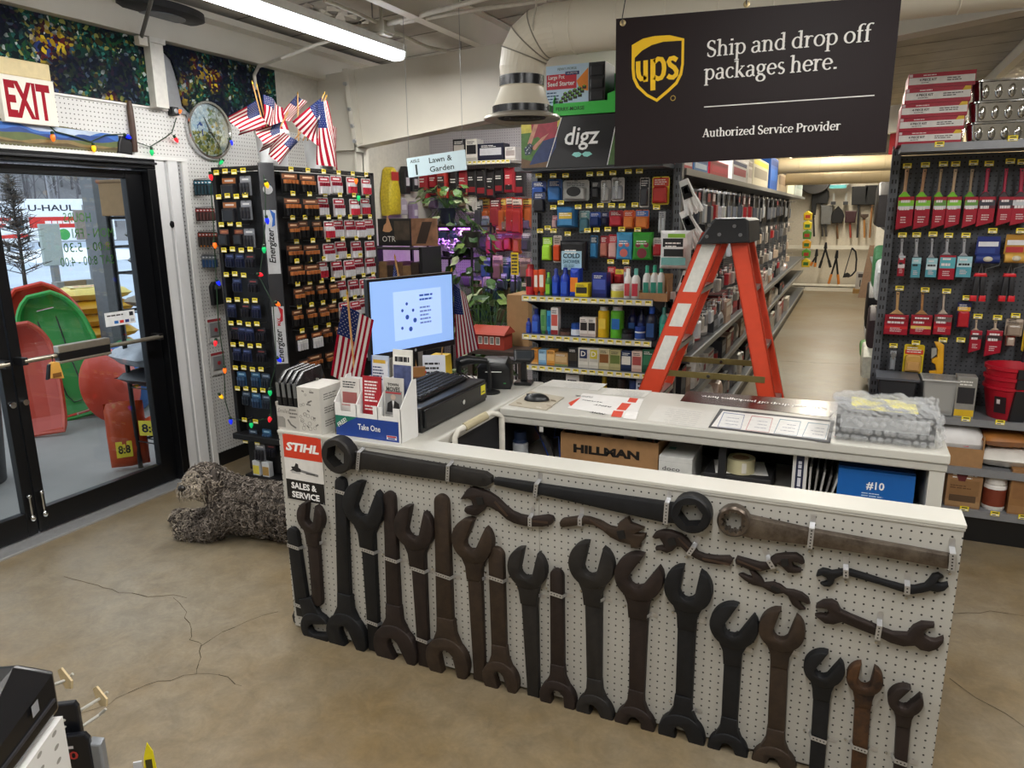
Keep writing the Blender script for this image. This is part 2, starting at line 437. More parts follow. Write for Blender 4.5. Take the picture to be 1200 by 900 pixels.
for i,x in enumerate((-2.55,-1.25,.05,1.35,2.65,3.95,5.25)):
    mb=MB();z=zc(x)
    mb.box(x-.005,x+.005,-3,18.6,z-.19,z,BEIGE);mb.box(x-.07,x+.005,-3,18.6,z-.195,z-.188,BEIGE);mb.box(x-.005,x+.07,-3,18.6,z-.012,z-.004,BEIGE)
    struct(mb,'ceiling_beam',at=(0,0,0))
mb=MB();mb.box(XL,XL+.09,-3,18.6,2.83,3.06,BEIGE);mb.box(XL+.09,XL+.2,-3,18.6,3.0,3.04,BEIGE);struct(mb,'ceiling_beam',at=(0,0,0))
# torn facing of the roof insulation near the left wall
mb=MB();rnd=random.Random(4)
for cx,cy,R in((-3.62,3.02,.17),(-3.45,3.25,.13),(-3.55,4.6,.2),(-3.35,4.5,.16),(-3.7,2.4,.15),(-3.66,2.85,.12),(-3.3,3.1,.10)):
    for k in range(26):
        a=rnd.uniform(0,2*PI);r=R*math.sqrt(rnd.random())*1.4;x,y=cx+r*math.cos(a)*.7,cy+r*math.sin(a)*1.6;s=rnd.uniform(.02,.07);z=zc(x)
        P=[(x+s*math.cos(a+j*1.25)*rnd.uniform(.4,1.2),y+s*math.sin(a+j*1.25)*rnd.uniform(.4,1.2),z-.006-rnd.random()*.035*(j%2))for j in range(5)]
        mb.add(P,[(4,3,2,1,0)],PEEL)
tag(mb.build('peeling_facing',at=(0,0,0)),'peeling white facing hanging from the roof insulation','insulation',kind='stuff')
RB=lambda x:2.321+.1145*(x+3.526)
def frame(y,nm):
    mb=MB();xc=-3.66
    mb.prism([(XL,0),(xc,0),(xc,RB(xc)),(4.6,RB(4.6)),(7,zc(7)-.3),(7,zc(7)-.195),(XL,zc(XL)-.195)],y,y+.014,BEIGE)
    mb.box(xc-.012,xc,y-.085,y+.085,0,RB(xc)+.02,BEIGE)
    a,b=xc,4.6
    mb.add([(a,y-.085,RB(a)-.012),(b,y-.085,RB(b)-.012),(b,y+.085,RB(b)-.012),(a,y+.085,RB(a)-.012),(a,y-.085,RB(a)),(b,y-.085,RB(b)),(b,y+.085,RB(b)),(a,y+.085,RB(a))],
           [(0,3,2,1),(4,5,6,7),(0,1,5,4),(1,2,6,5),(2,3,7,6),(3,0,4,7)],BEIGE)
    mb.prism([(xc-.012,RB(xc)-.05),(xc+.02,RB(xc)-.05),(xc-.035,zc(xc)-.2),(xc-.085,zc(xc)-.2)],y-.085,y,BEIGE) # bolted end plate
    mb.box(XL,xc,y-.06,y,RB(xc)-.03,RB(xc)-.018,BEIGE)
    for t in(.06,.28,.52,.88):
        q=xc+.005-.075*t;z=RB(xc)+t*(zc(xc)-.25-RB(xc));mb.cyl((q,y-.10,z),(q,y-.085,z),.016,GALV,n=6)
    struct(mb,nm,at=(0,0,0))
frame(5.15,'ceiling_beam');frame(11.5,'ceiling_beam')
mb=MB();mb.box(XL-.1,7.1,18.6,18.75,0,3.75,M('cfc6b4',.7));struct(mb,'wall_back',at=(0,0,0))
mb=MB();mb.box(7,7.15,-3,18.7,0,3.8,WALLG);struct(mb,'wall_right',at=(0,0,0))
mb=MB();mb.box(XL-.1,7.1,-3.15,-3,0,3.8,WALLG);struct(mb,'wall_front',at=(0,0,0))
mb=MB();PWX=pegboard('white_pegboard_cross','bdb8bc','45434a',(0,2),rad=.0034)
mb.box(XL,-2.15,6.9,6.96,0,2.58,PWX);struct(mb,'wall_partition',at=(0,0,0))

# ------------------------------------------------------------------ ceiling lamps
LENS=M('f4f8ff',.4,em=8.0,name='lamp_lens')
def lamp_fixture(x,y0,y1,label,drop=.27,power=55,col=(1.0,.97,.92)):
    z=zc(x)-drop
    mb=MB();mb.box(x-.065,x+.065,y0,y1,z,z+.05,M('e8e8e4',.4));
    for yy in(y0+.3,y1-.3):mb.cyl((x,yy,z+.05),(x,yy,zc(x)),.004,WIRE,n=6)
    r=tag(mb.build('ceiling_light',bevel=.004),label,'ceiling light','long fluorescent ceiling lights')
    l=MB();P=[(-.062,0),(-.058,-.03),(-.035,-.05),(.035,-.05),(.058,-.03),(.062,0)]
    l.T=TR(x,0,z);l.prism(P,y0+.02,y1-.02,LENS);l.build('lens',r,smooth=True)
    e=MB();e.T=TR(x,0,z)
    for yy in(y0,y1-.02):e.prism([(u*1.05,w*1.04)for u,w in P],yy,yy+.02,M('dcdcd8',.4))
    e.build('end_cap',r)
    ld=D.lights.new('lamp_glow','AREA');ld.shape='RECTANGLE';ld.size=.12;ld.size_y=y1-y0-.1;ld.energy=power*LAMP*.8;ld.color=col
    lo=D.objects.new('lamp_glow',ld);COL.objects.link(lo);lo.location=(x,(y0+y1)/2,z-.055)
    return r
lamp_fixture(-2.96,2.25,4.66,'long lit fluorescent light above the entrance, left of the round air duct',power=44)
lamp_fixture(-2.96,-.6,1.8,'long fluorescent light in the row by the entrance, nearest the shop front',power=45)
lamp_fixture(-.35,-.9,1.5,'fluorescent light in front of the wrench counter')
lamp_fixture(-.95,4.7,7.1,'fluorescent light over the first aisle end, behind the brown sign')
lamp_fixture(1.5,.7,3.1,'added unseen fluorescent light that brightens the paint display',power=80)  # unseen fixture, added to light the front of the paint display
lamp_fixture(2.2,5.6,8.0,'fluorescent light over the paint aisle',power=60,col=(1.0,.92,.78))
for i,yy in enumerate((8.6,12.2,15.6)):lamp_fixture(-.3,yy,yy+2.4,'fluorescent light over the long aisle, %s from the sign'%ORD[i],power=66,col=(1.0,.9,.72))
lamp_fixture(-3.0,5.35,6.2,'short fluorescent light over the garden corner behind the beam',power=14)
lamp_fixture(2.2,11,13.4,'fluorescent light towards the rear right of the shop',power=55,col=(1.0,.88,.68))
# ------------------------------------------------------------------ counters
YF=2.25 # face of the wrench board
PEGF=pegboard('counter_pegboard','b3b1aa','2b2a28',(0,2),rad=.0031)
LAM=M('c9c7be',.4,v=.05,s=6)
xa,xm,xb=-2.09,ony(632,600,YF).x,.35
c=empty('wrench_counter',((xa+xb)/2,YF+.08,0),'waist-high white pegboard counter hung with old wrenches','counter')
for nm,a,b in(('pegboard_panel',xa,xm-.001),('pegboard_panel',xm+.001,xb)):
    mb=MB();mb.box(a,b,YF,YF+.02,.012,.893,PEGF);mb.build(nm,c)
mb=MB();mb.box(xa-.004,xb+.005,YF-.004,YF+.115,.893,.905,LAM);mb.box(xa-.002,xb+.003,YF-.003,YF+.001,.884,.893,M('b2b0a8'));mb.build('counter_ledge',c,bevel=.004)
mb=MB();mb.box(xa,xa+.03,YF+.02,YF+.105,.0,.893,LAM);mb.box(xb-.03,xb,YF+.02,YF+.105,0,.893,LAM);mb.box(xa+.03,xb-.03,YF+.09,YF+.105,.0,.893,LAM);mb.box(xa+.03,xb-.03,YF+.02,YF+.04,0,.06,BLACK)
mb.build('frame',c)
# return under the till
yR=3.49
c=empty('till_counter',(-1.76,2.9,0),'white side counter carrying the till, joined to the wrench counter','counter')
mb=MB();mb.box(-2.10,-1.41,YF+.118,yR,.862,.9,LAM);mb.build('worktop',c,bevel=.006)
mb=MB();mb.box(-2.08,-2.05,YF+.118,yR-.02,0,.862,LAM);mb.box(-1.46,-1.43,YF+.3,yR-.02,0,.862,M('2b2b2d'));mb.box(-2.05,-1.46,yR-.05,yR-.02,0,.862,LAM);mb.build('cabinet',c)
# shipping counter behind
c=empty('shipping_counter',(-.52,3.2,0),'long white back counter with open shelves below the worktop','counter')
YB=2.93
mb=MB();mb.box(-1.405,.385,YB,yR,.862,.9,LAM);mb.box(-1.40,.38,YB+.006,YB+.03,.83,.862,M('bdbbb2'));mb.build('worktop',c,bevel=.006)
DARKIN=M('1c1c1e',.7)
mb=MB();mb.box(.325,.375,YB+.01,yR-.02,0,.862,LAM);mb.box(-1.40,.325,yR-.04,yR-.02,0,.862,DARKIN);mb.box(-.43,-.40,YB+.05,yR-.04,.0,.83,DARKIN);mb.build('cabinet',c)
SHZ=.62
mb=MB();mb.box(-1.40,-.43,YB+.02,yR-.04,SHZ-.025,SHZ,M('9c9a94'));mb.box(-.40,.325,YB+.02,yR-.04,SHZ-.025,SHZ,M('b9b7b0'));mb.build('shelf',c)
mb=MB();mb.box(-1.39,.325,YB+.05,yR-.05,0,.1,BLACK);mb.build('plinth',c)

# ------------------------------------------------------------------ old wrenches strapped to the board
def rust(h,h2,r=.55,m=.35):
    mt,n,l,p=nodes('old_iron_'+h,r,m)
    t=n.new('ShaderNodeTexCoord');z=n.new('ShaderNodeTexNoise');z.inputs['Scale'].default_value=14;z.inputs['Detail'].default_value=8;z.inputs['Roughness'].default_value=.7
    l.new(t.outputs['Object'],z.inputs['Vector']);q=n.new('ShaderNodeValToRGB');q.color_ramp.elements[0].position=.35;q.color_ramp.elements[1].position=.7
    q.color_ramp.elements[0].color=(*rgb(h),1);q.color_ramp.elements[1].color=(*rgb(h2),1);l.new(z.outputs['Fac'],q.inputs[0]);l.new(q.outputs[0],p.inputs['Base Color'])
    bp=n.new('ShaderNodeBump');bp.inputs['Strength'].default_value=.25;bp.inputs['Distance'].default_value=.004;l.new(z.outputs['Fac'],bp.inputs['Height']);l.new(bp.outputs[0],p.inputs['Normal'])
    return mt
IBLK=rust('111215','1e1f22');IBRN=rust('211a18','352a26');ITAN=rust('2d241e','45372b');IGRY=rust('1f1e1e','312e2c');ISTL=rust('4a4038','7d7368',.35,.7)
def bp2(px,py):q=ony(px,py,YF-.012);return Vector((q.x,q.z))
TINNED=M('c9cacc',.35,.75);HOLE=M('1d1d1f')
def strap(parent,a,b,across,th=.026):
    """perforated band over a shaft: a, b = its two ends beside the shaft in board coordinates"""
    mb=MB();d=(b-a);L=d.length;d=d/L;up=Vector((-d.y,d.x));w=.0075
    prof=[(-.028,0.0),(-.004,0.0),(.0,.4),(.004,1.0),(L-.004,1.0),(L,.4),(L+.004,0),(L+.008,0)]
    if across:prof=prof[::-1];prof=[(L-s_,t)for s_,t in prof]
    rows=[]
    for s_,t in prof:
        q=a+d*s_;y=YF-.0015-t*(th+.0015)
        rows.append((Vector((q.x-up.x*w,y,q.y-up.y*w)),Vector((q.x+up.x*w,y,q.y+up.y*w))))
    for(p0,p1),(q0,q1)in zip(rows,rows[1:]):mb.add([p0,q0,q1,p1],[(0,1,2,3)],TINNED)
    k=max(2,int((L-.004)/.011))
    for i in range(k):
        q=a+d*(.006+(L-.012)*(i+.5)/k);y=YF-th-.0037
        mb.add([(q.x+.0026*math.cos(t),y,q.y+.0026*math.sin(t))for t in[2*PI*j/6 for j in range(6)]],[(5,4,3,2,1,0),(0,1,2,3,4,5)],HOLE)
    e=a-d*.018;mb.cyl((e.x,YF-.005,e.y),(e.x,YF-.001,e.y),.004,CHROME,n=8)
    mb.build('strap',parent)
def arc_head(c,R,ang,gap,n=26,depth=.35):
    """open jaw: outline of a round head slotted towards `ang`"""
    gap*=.86;a0=math.asin(min(.95,gap/2/R))+.20;P=[]
    for i in range(n+1):
        t=ang+a0+(2*PI-2*a0)*i/n
        k=1.0+.12*max(0,math.cos(t-ang))**1.5
        P.append((c.x+R*k*math.cos(t),c.y+R*k*math.sin(t)))
    u=Vector((math.cos(ang),math.sin(ang)));v=Vector((-u.y,u.x));g=gap/2
    for s_,e in((-1.0,R*1.02),(-.97,R*.55),(-.95,-R*depth*.5),(-.62,-R*depth*1.0),(-.2,-R*depth*1.25),(.2,-R*depth*1.25),(.62,-R*depth*1.0),(.95,-R*depth*.5),(.97,R*.55),(1.0,R*1.02)):
        q=c+v*(s_*g)+u*e;P.append((q.x,q.y))
    return P
def shaft(a,b,wa,wb,round_b=True,round_a=False):
    d=(b-a).normalized();v=Vector((-d.y,d.x));P=[a+v*wa/2]
    if round_a:P+=[a+v*wa/2*math.cos(t)-d*wa/2*math.sin(t)for t in[PI*i/8 for i in range(1,8)]]
    P+=[a-v*wa/2,b-v*wb/2]
    if round_b:P+=[b-v*wb/2*math.cos(t)+d*wb/2*math.sin(t)for t in[PI*i/8 for i in range(1,8)]]
    P.append(b+v*wb/2)
    return[(q.x,q.y)for q in P]
WG='old wrenches strapped to the counter'
def wrench(label,heads,sh,mat,straps,widths,tail='round',th=.024,neck=1.25):
    """heads: [(px, py, radius_px, opening_deg, gap_ratio)], sh: shaft ends in pixels (head side first)"""
    a,b=bp2(*sh[0]),bp2(*sh[1])
    k=(bp2(sh[0][0]+10,sh[0][1])-a).length/10
    mb=MB();mb.prism(shaft(a,b,widths[0]*k,widths[1]*k,tail=='round'),YF-th,YF-.002,mat,bev=.005)
    d=(b-a).normalized();v=Vector((-d.y,d.x))
    for i,(hx,hy,hr,ang,gr)in enumerate(heads):
        c=bp2(hx,hy);R=hr*k
        mb.prism(arc_head(c,R,math.radians(ang),2*R*gr),YF-th-.012,YF-.003,mat,bev=.006)
        e,w=(a,widths[0]*k)if(c-a).length<(c-b).length else(b,widths[1]*k)
        o=(a+b)/2;sd=(o-c).normalized();sv=Vector((-sd.y,sd.x)) # shoulder from head into shaft
        P=[c+sd*R*.55+sv*R*.74,c+sd*R*.9+sv*(R*.42+w*.2),c+sd*R*1.25+sv*w*.56,c+sd*R*neck*1.5+sv*w*.5]
        Q=[c+sd*R*.55-sv*R*.74,c+sd*R*.9-sv*(R*.42+w*.2),c+sd*R*1.25-sv*w*.56,c+sd*R*neck*1.5-sv*w*.5]
        mb.prism([(q.x,q.y)for q in P+Q[::-1]],YF-th-.006,YF-.003,mat,bev=.005)
    o=tag(mb.build('wrench',smooth=True),label,'wrench',WG)
    for(sx,sy)in straps:
        q=bp2(sx,sy);t=max(0,min(1,(q-a).dot(d)/(b-a).length));w=(widths[0]+(widths[1]-widths[0])*t)*k
        cpt=a+d*((q-a).dot(d));r_=Vector((1,-.12)).normalized()
        strap(o,cpt-r_*(w/2+.003),cpt+r_*(w/2+.003),True,th+.001)
    return o
W=wrench
# standing wrenches, left to right:  label, heads, shaft, iron, straps, widths
W('black wrench at the left board edge, bent jaw at its foot',[(372,735,15.5,12,.38)],[(357,722),(344,625)],IBLK,[(345,639),(350,708)],(15,12))
W('short brown open wrench hanging under the red and white service sign',[(366,606,14.5,78,.36)],[(367,622),(373,703)],IBRN,[(368,634)],(13,11.5))
W('tall black wrench with a holed handle, jaw down, right of the service sign',[(408,742,22,-66,.3)],[(405,722),(400,566)],IBLK,[(400,575)],(15,11.5))
W('black open wrench with the big jaw up, under the ring of the thick wrench',[(428,592,23,66,.40)],[(431,610),(440,762)],IBLK,[(433,644),(438,728)],(16,13),tail='flat')
W('brown jaw-down wrench between the second and third upward jaws',[(465,757,24,-62,.3)],[(463,735),(457,583)],IBRN,[(459,654)],(16,12.5))
W('brown wrench with wide upward jaw beside the flat-topped handle',[(487,618,22,76,.40)],[(490,636),(498,780)],IBRN,[(491,666),(495,748)],(17,12.5),tail='flat')
W('brown jaw-down wrench with the widest flat handle, left of the first adjustable',[(526,771,24,-78,.4)],[(523,752),(518,588)],ITAN,[(521,673)],(19,15.5))
W('brown open wrench with jaw up under the first adjustable wrench',[(555,633,23,66,.36)],[(556,650),(563,796)],ITAN,[(557,675)],(17,13.5),tail='flat')
W('jaw-down wrench with a rounded handle left of the board seam',[(588,793,20,-72,.3)],[(586,775),(582,650)],ITAN,[(584,677)],(16.5,17))
W('open wrench with jaw up hanging over the board seam',[(619,665,22,78,.42)],[(620,682),(626,815)],IGRY,[(621,695)],(19,14),tail='flat')
W('narrow jaw-down wrench just right of the board seam',[(655,815,20.5,-85,.42)],[(654,797),(653,674)],IBRN,[(654,695)],(15.5,14.5))
W('double-ended wrench under the second adjustable wrench',[(694,661,26,78,.38),(698,831,22,-64,.28)],[(696,682),(697,812)],IGRY,[(697,699)],(20,17))
W('largest double-ended wrench, wide jaw up between two dark ones',[(749,675,27.5,58,.42),(745,846,24,-88,.38)],[(750,696),(746,826)],IBRN,[(749,717)],(22,18))
W('black-shafted double wrench, fourth upward jaw from the right end',[(807,689,27.5,82,.40),(799,858,28,-72,.3)],[(806,710),(801,838)],IBLK,[(803,724),(801,829)],(21,20))
W('black-shafted double wrench with tilted jaw, right of a straight one',[(860,732,27.5,62,.42),(853,876,24,-70,.4)],[(860,752),(854,858)],IBLK,[(859,758)],(20,19))
W('brown-shafted double wrench touching the tilted black one',[(916,737,26.5,76,.40),(907,893,27,-80,.3)],[(914,757),(909,872)],ITAN,[(915,762)],(20.5,21))
W('dark wrench with tilted jaw, third from the right end of the board',[(965,782,23,62,.40)],[(964,802),(953,955)],IBLK,[(961,864)],(20,17))
W('rust-flecked wrench second from the right end of the board',[(1013,794,21,84,.42)],[(1012,810),(1002,960)],rust('2a201c','5e3f24'),[(1005,874)],(19.5,17))
W('smallest standing wrench, at the right end of the board',[(1060,819,20,58,.38)],[(1059,838),(1050,965)],IBRN,[(1055,890)],(17,14))

def traced(name,label,ox,oy,sc,pts,mat,straps,th=.022,extra=None,cat='wrench'):
    P=[bp2(ox+x/sc,oy+y/sc)for x,y in pts]
    mb=MB();mb.prism([(q.x,q.y)for q in P],YF-th,YF-.002,mat,bev=.004)
    for kind,x,y,w,h,rot in(extra or[]):
        c=bp2(ox+x/sc,oy+y/sc);k=.0035/sc
        if kind=='knurl':mb.T=TR(c.x,0,c.y)@Matrix.Rotation(-rot,4,'Y');mb.box(-w*k/2,w*k/2,YF-th-.004,YF-th+.004,-h*k/2,h*k/2,M('0d0c0c',.6))
        else:
            mb.T=TR(c.x,0,c.y)@Matrix.Rotation(-rot,4,'Y');mb.box(-w*k/2,w*k/2,YF-th-.0015,YF-th+.002,-h*k/2,h*k/2,M('4a3a30',.5,.4))
        mb.T=Matrix()
    o=tag(mb.build(name,smooth=True),label,cat,WG)
    for a,b in straps:strap(o,bp2(ox+a[0]/sc,oy+a[1]/sc),bp2(ox+b[0]/sc,oy+b[1]/sc),True,th+.001)
    return o
traced('adjustable_wrench','curved-handle adjustable wrench with jaws to the left, left of the seam',500,540,6,
  [(240,268),(262,235),(285,200),(320,183),(350,190),(440,220),(500,260),(560,320),(605,355),(660,378),(740,395),(850,380),(885,390),(898,415),(880,445),(820,460),(700,455),(620,435),(570,410),(510,355),(450,320),(425,318),(400,350),(370,375),(335,380),(290,370),(268,345),(275,325),(310,318),(330,322),(327,300),(318,272),(295,262),(262,266)],
  IBRN,[((735,462),(735,384))],extra=[('knurl',385,275,45,45,.2),('slot',530,330,120,14,-.75),('slot',790,420,130,14,.05)])
traced('adjustable_wrench','brown adjustable wrench with jaws to the right, right of the seam',660,560,6,
  [(-22,310),(-12,292),(0,285),(110,270),(180,275),(260,300),(330,340),(380,350),(395,310),(460,270),(480,315),(520,330),(572,350),(540,372),(500,388),(545,392),(585,390),(575,425),(545,460),(550,485),(480,490),(475,465),(400,445),(340,415),(280,365),(220,330),(150,318),(70,335),(0,345),(-18,335)],
  ITAN,[((125,336),(125,266))],extra=[('knurl',415,390,42,50,.3),('slot',250,325,110,12,-.45)])
traced('adjustable_wrench','smaller adjustable wrench with jaws to the left below the black ring',660,560,6,
  [(628,410),(650,380),(700,365),(760,370),(830,395),(870,425),(905,470),(950,520),(1000,540),(1080,550),(1170,550),(1195,575),(1180,605),(1100,605),(1000,590),(930,560),(870,520),(830,480),(800,480),(770,510),(730,525),(690,505),(655,505),(650,485),(690,478),(715,485),(700,450),(680,420),(650,425)],
  IBRN,[((880,535),(925,470))],extra=[('knurl',770,440,42,42,.3),('slot',1080,580,150,12,-.05),('slot',850,450,80,10,-.75)])
traced('adjustable_wrench','smallest adjustable wrench, jaws to the right under the long steel ring wrench',820,580,6,
  [(250,455),(262,432),(330,450),(420,475),(470,480),(500,440),(530,420),(600,410),(680,410),(725,440),(738,475),(720,485),(690,470),(650,465),(660,500),(715,520),(712,540),(660,545),(620,540),(580,500),(550,480),(500,515),(430,532),(350,520),(290,495),(255,478)],
  IBRN,[((525,512),(480,440))],extra=[('knurl',600,465,36,36,.3),('slot',350,485,130,10,-.25)])
traced('alligator_wrench','thin alligator wrench with forked ends below the smallest adjustable',820,580,6,
  [(272,560),(300,552),(345,575),(375,580),(345,525),(365,522),(400,550),(440,590),(455,620),(520,615),(570,635),(610,665),(660,670),(720,690),(765,725),(778,765),(755,765),(700,740),(715,775),(745,805),(700,808),(650,770),(620,710),(590,690),(530,695),(480,670),(440,645),(370,630),(320,600)],
  IBRN,[],th=.018,extra=[('knurl',535,655,50,22,-.4)])
traced('double_ended_wrench','slim double-ended wrench below the end of the steel ring wrench',930,620,6,
  [(158,325),(170,295),(205,278),(245,285),(270,295),(340,285),(400,285),(500,315),(640,360),(770,395),(850,400),(920,385),(950,355),(975,320),(1020,310),(1055,335),(1020,350),(1005,375),(1040,385),(1085,375),(1090,400),(1060,430),(1010,440),(960,430),(900,445),(830,455),(740,430),(600,385),(480,350),(390,325),(340,325),(290,345),(280,380),(255,402),(215,400),(187,380),(220,372),(240,360),(228,335),(200,322),(165,330)],
  IBLK,[((368,340),(368,268)),((795,455),(800,380))],th=.02)
traced('double_ended_wrench','heavy double-ended wrench with the larger jaw to the right, lowest of the slanted ones',930,620,6,
  [(155,545),(165,525),(210,500),(270,498),(310,520),(335,570),(400,600),(520,650),(620,695),(700,725),(800,730),(840,680),(900,652),(990,660),(985,685),(940,690),(915,715),(920,745),(960,770),(1000,775),(1055,755),(1050,790),(1010,835),(950,852),(890,840),(850,810),(770,815),(680,790),(590,745),(460,695),(340,645),(280,662),(220,655),(175,620),(150,600),(190,595),(230,600),(250,580),(235,555),(200,548)],
  IBRN,[((585,770),(605,655))],th=.024)
def ring_wrench(label,c,R,r,inner,poly,mat,straps,thick,th=.028,hole=None,rot=0.0):
    k=(ony(c[0]+10,c[1],YF-thick)-ony(*c,YF-thick)).length/10;q=ony(*c,YF-thick);q=Vector((q.x,q.z))
    mb=MB();P=[bp2(*p)for p in poly]
    mb.prism([(u.x,u.y)for u in P],YF-th,YF-.002,mat,bev=.005)
    mb.ring(q.x,q.y,R*k,r*k,YF-thick,YF-.002,mat,n=72,inner=inner,rot=rot,bev=.006)
    if hole:
        h=bp2(*hole);mb.T=TR(h.x,YF-th-.0008,h.y);mb.lathe([(.0085,0),(0,.0001)],(0,0,0),M('0c0c0d'),axis='Y',n=14);mb.T=Matrix()
    o=tag(mb.build('ring_wrench',smooth=True),label,'wrench',WG)
    for a,b in straps:strap(o,bp2(*a),bp2(*b),True,th+.001)
ring_wrench('thick dark ring wrench with hexagon eye at the left end of the board',(393,535),17.5,11.5,6,
  [(405,524),(412,527),(428,529),(520,544),(570,553),(577,558),(578,565),(572,569),(565,569),(500,559),(430,549),(414,549),(405,548)],IGRY,[((422,550),(424,527)),((527,563),(528,543))],.055,hole=(569,561),rot=.35)
ring_wrench('long black tapering ring wrench with hexagon eye across the seam',(809,604),23.5,14.8,6,
  [(580,560),(583,559.5),(660,571),(780,588),(792,590),(792,612),(779,611),(660,584),(581,567)],IBLK,[((629,581),(631,564)),((781,613),(783,586))],.05,rot=.2)
ring_wrench('long brown steel ring wrench with twelve-point eye, right end of the board',(859,612.5),19.5,13,12,
  [(870,598),(880,604),(947,619),(1030,634),(1112,649),(1111,665),(1030,650),(946,637),(880,629),(868,626)],ISTL,[((949,641),(952,615)),((1114,667),(1116,644))],.04)
# grip of a tool hung on the end of the counter
mb=MB();q=ony(337,718,YF+.05)
mb.tube([(xa-.012,YF+.05,q.z+.055),(xa-.02,YF+.05,q.z+.03),(xa-.03,YF+.05,q.z),(xa-.026,YF+.05,q.z-.035),(xa-.018,YF+.05,q.z-.05)],[.006,.016,.022,.02,.008],IBLK,n=12)
tag(mb.build('tool_grip',smooth=True),'black tool grip hooked on the left end of the wrench counter','tool')
# ------------------------------------------------------------------ things on the entrance wall
def LW(d=0.0):return TR(XL+d,0,0)@RZ(PI/2) # local x -> world y, local -y -> out of the wall
def lw(px,py,d=0.0):q=onx(px,py,XL+d);return q.y,q.z
# painted panels above the entrance
def m_paint(seed):
    mt,n,l,p=nodes('painted_leaves',.7);p.inputs['Specular IOR Level'].default_value=.15
    t=n.new('ShaderNodeTexCoord');mp=n.new('ShaderNodeMapping');mp.inputs['Location'].default_value=(seed,seed*2,0)
    l.new(t.outputs['Object'],mp.inputs[0])
    w=n.new('ShaderNodeTexNoise');w.inputs['Scale'].default_value=9;w.inputs['Detail'].default_value=3
    l.new(mp.outputs[0],w.inputs['Vector'])
    ad=n.new('ShaderNodeMix');ad.data_type='VECTOR';ad.inputs[0].default_value=.06;l.new(mp.outputs[0],ad.inputs[4]);l.new(w.outputs['Color'],ad.inputs[5])
    v=n.new('ShaderNodeTexVoronoi');v.inputs['Scale'].default_value=58;l.new(ad.outputs[1],v.inputs['Vector'])
    v2=n.new('ShaderNodeTexNoise');v2.inputs['Scale'].default_value=4.5;v2.inputs['Detail'].default_value=2;l.new(mp.outputs[0],v2.inputs['Vector'])
    s=n.new('ShaderNodeSeparateColor');l.new(v.outputs['Color'],s.inputs[0])
    def ramp(cols,src):
        r=n.new('ShaderNodeValToRGB');r.color_ramp.interpolation='CONSTANT'
        e=r.color_ramp.elements
        while len(e)<len(cols):e.new(.5)
        for q,(pos,c)in zip(e,cols):q.position=pos;q.color=(*rgb(c),1)
        l.new(src,r.inputs[0]);return r.outputs[0]
    dark=ramp([(0,'0b1220'),(.35,'10182c'),(.55,'151f26'),(.7,'1f2a24'),(.86,'241a2c'),(.95,'39465a')],s.outputs[0])
    mid=ramp([(0,'0e1c20'),(.3,'123a34'),(.5,'1d4a2c'),(.66,'2c6f66'),(.78,'3d3a1c'),(.88,'8a8d4a'),(.95,'b9c4c0')],s.outputs[1])
    hot=ramp([(0,'3a1420'),(.25,'1a2030'),(.45,'5c1c24'),(.62,'a88a1c'),(.76,'d8bc2c'),(.86,'2f3f80'),(.94,'d0d4d8')],s.outputs[2])
    m1=n.new('ShaderNodeMix');m1.data_type='RGBA';r1=n.new('ShaderNodeValToRGB');r1.color_ramp.elements[0].position=.47;r1.color_ramp.elements[1].position=.6
    l.new(v2.outputs['Fac'],r1.inputs[0]);l.new(r1.outputs[0],m1.inputs[0]);l.new(dark,m1.inputs[6]);l.new(mid,m1.inputs[7])
    v3=n.new('ShaderNodeTexNoise');v3.inputs['Scale'].default_value=3.2;l.new(w.outputs['Color'],v3.inputs['Vector'])
    v4=n.new('ShaderNodeTexNoise');v4.inputs['Scale'].default_value=3.0;mp2=n.new('ShaderNodeMapping');mp2.inputs['Location'].default_value=(9+seed,3,7);l.new(t.outputs['Object'],mp2.inputs[0]);l.new(mp2.outputs[0],v4.inputs['Vector'])
    m2=n.new('ShaderNodeMix');m2.data_type='RGBA';r2=n.new('ShaderNodeValToRGB');r2.color_ramp.elements[0].position=.56;r2.color_ramp.elements[1].position=.66
    l.new(v4.outputs['Fac'],r2.inputs[0]);l.new(r2.outputs[0],m2.inputs[0]);l.new(m1.outputs[2],m2.inputs[6]);l.new(hot,m2.inputs[7])
    l.new(m2.outputs[2],p.inputs['Base Color']);return mt
mb=MB(LW());mb.box(1.2,3.475,-.03,-.002,2.44,2.828,m_paint(0.0))
tag(mb.build('painting',at=(XL,2.4,2.44)),'long dark dabbed painting above the entrance, left of the white post','painting')
mb=MB(LW());P=[(3.60,2.825),(4.62,2.825),(4.62,2.40),(3.98,2.40),(3.80,2.42),(3.735,2.47),(3.725,2.56),(3.705,2.66),(3.68,2.74),(3.615,2.79)]
mb.prism(P,-.03,-.002,m_paint(5.0));tag(mb.build('painting',at=(XL,4,2.44)),'dark dabbed painting with a wavy edge above the round clock','painting')
mb=MB(LW());mb.box(3.56,4.62,-.012,0,2.42,2.828,M('8d8f92',.6,v=.12));struct(mb,'trim_5',at=(0,0,0))
mb=MB(LW());mb.box(3.475,3.57,-.085,0,2.43,2.83,M('dedbd2',.4));mb.box(3.465,3.58,-.1,0,2.80,2.83,M('dedbd2',.4));struct(mb,'trim_6',at=(0,0,0))
mb=MB();a=onx(165,45,XL+.1);b=Vector((-3.45,3.15,zc(-3.45)-.02));mb.tube([a,b],.012,M('6a6863',.4,.5),n=8);mb.box(a.x-.02,a.x+.02,a.y-.03,a.y+.03,a.z-.04,a.z+.01,BEIGE)
tag(mb.build('ceiling_brace',smooth=True),'grey steel brace rod from the white post up to the ceiling','brace')
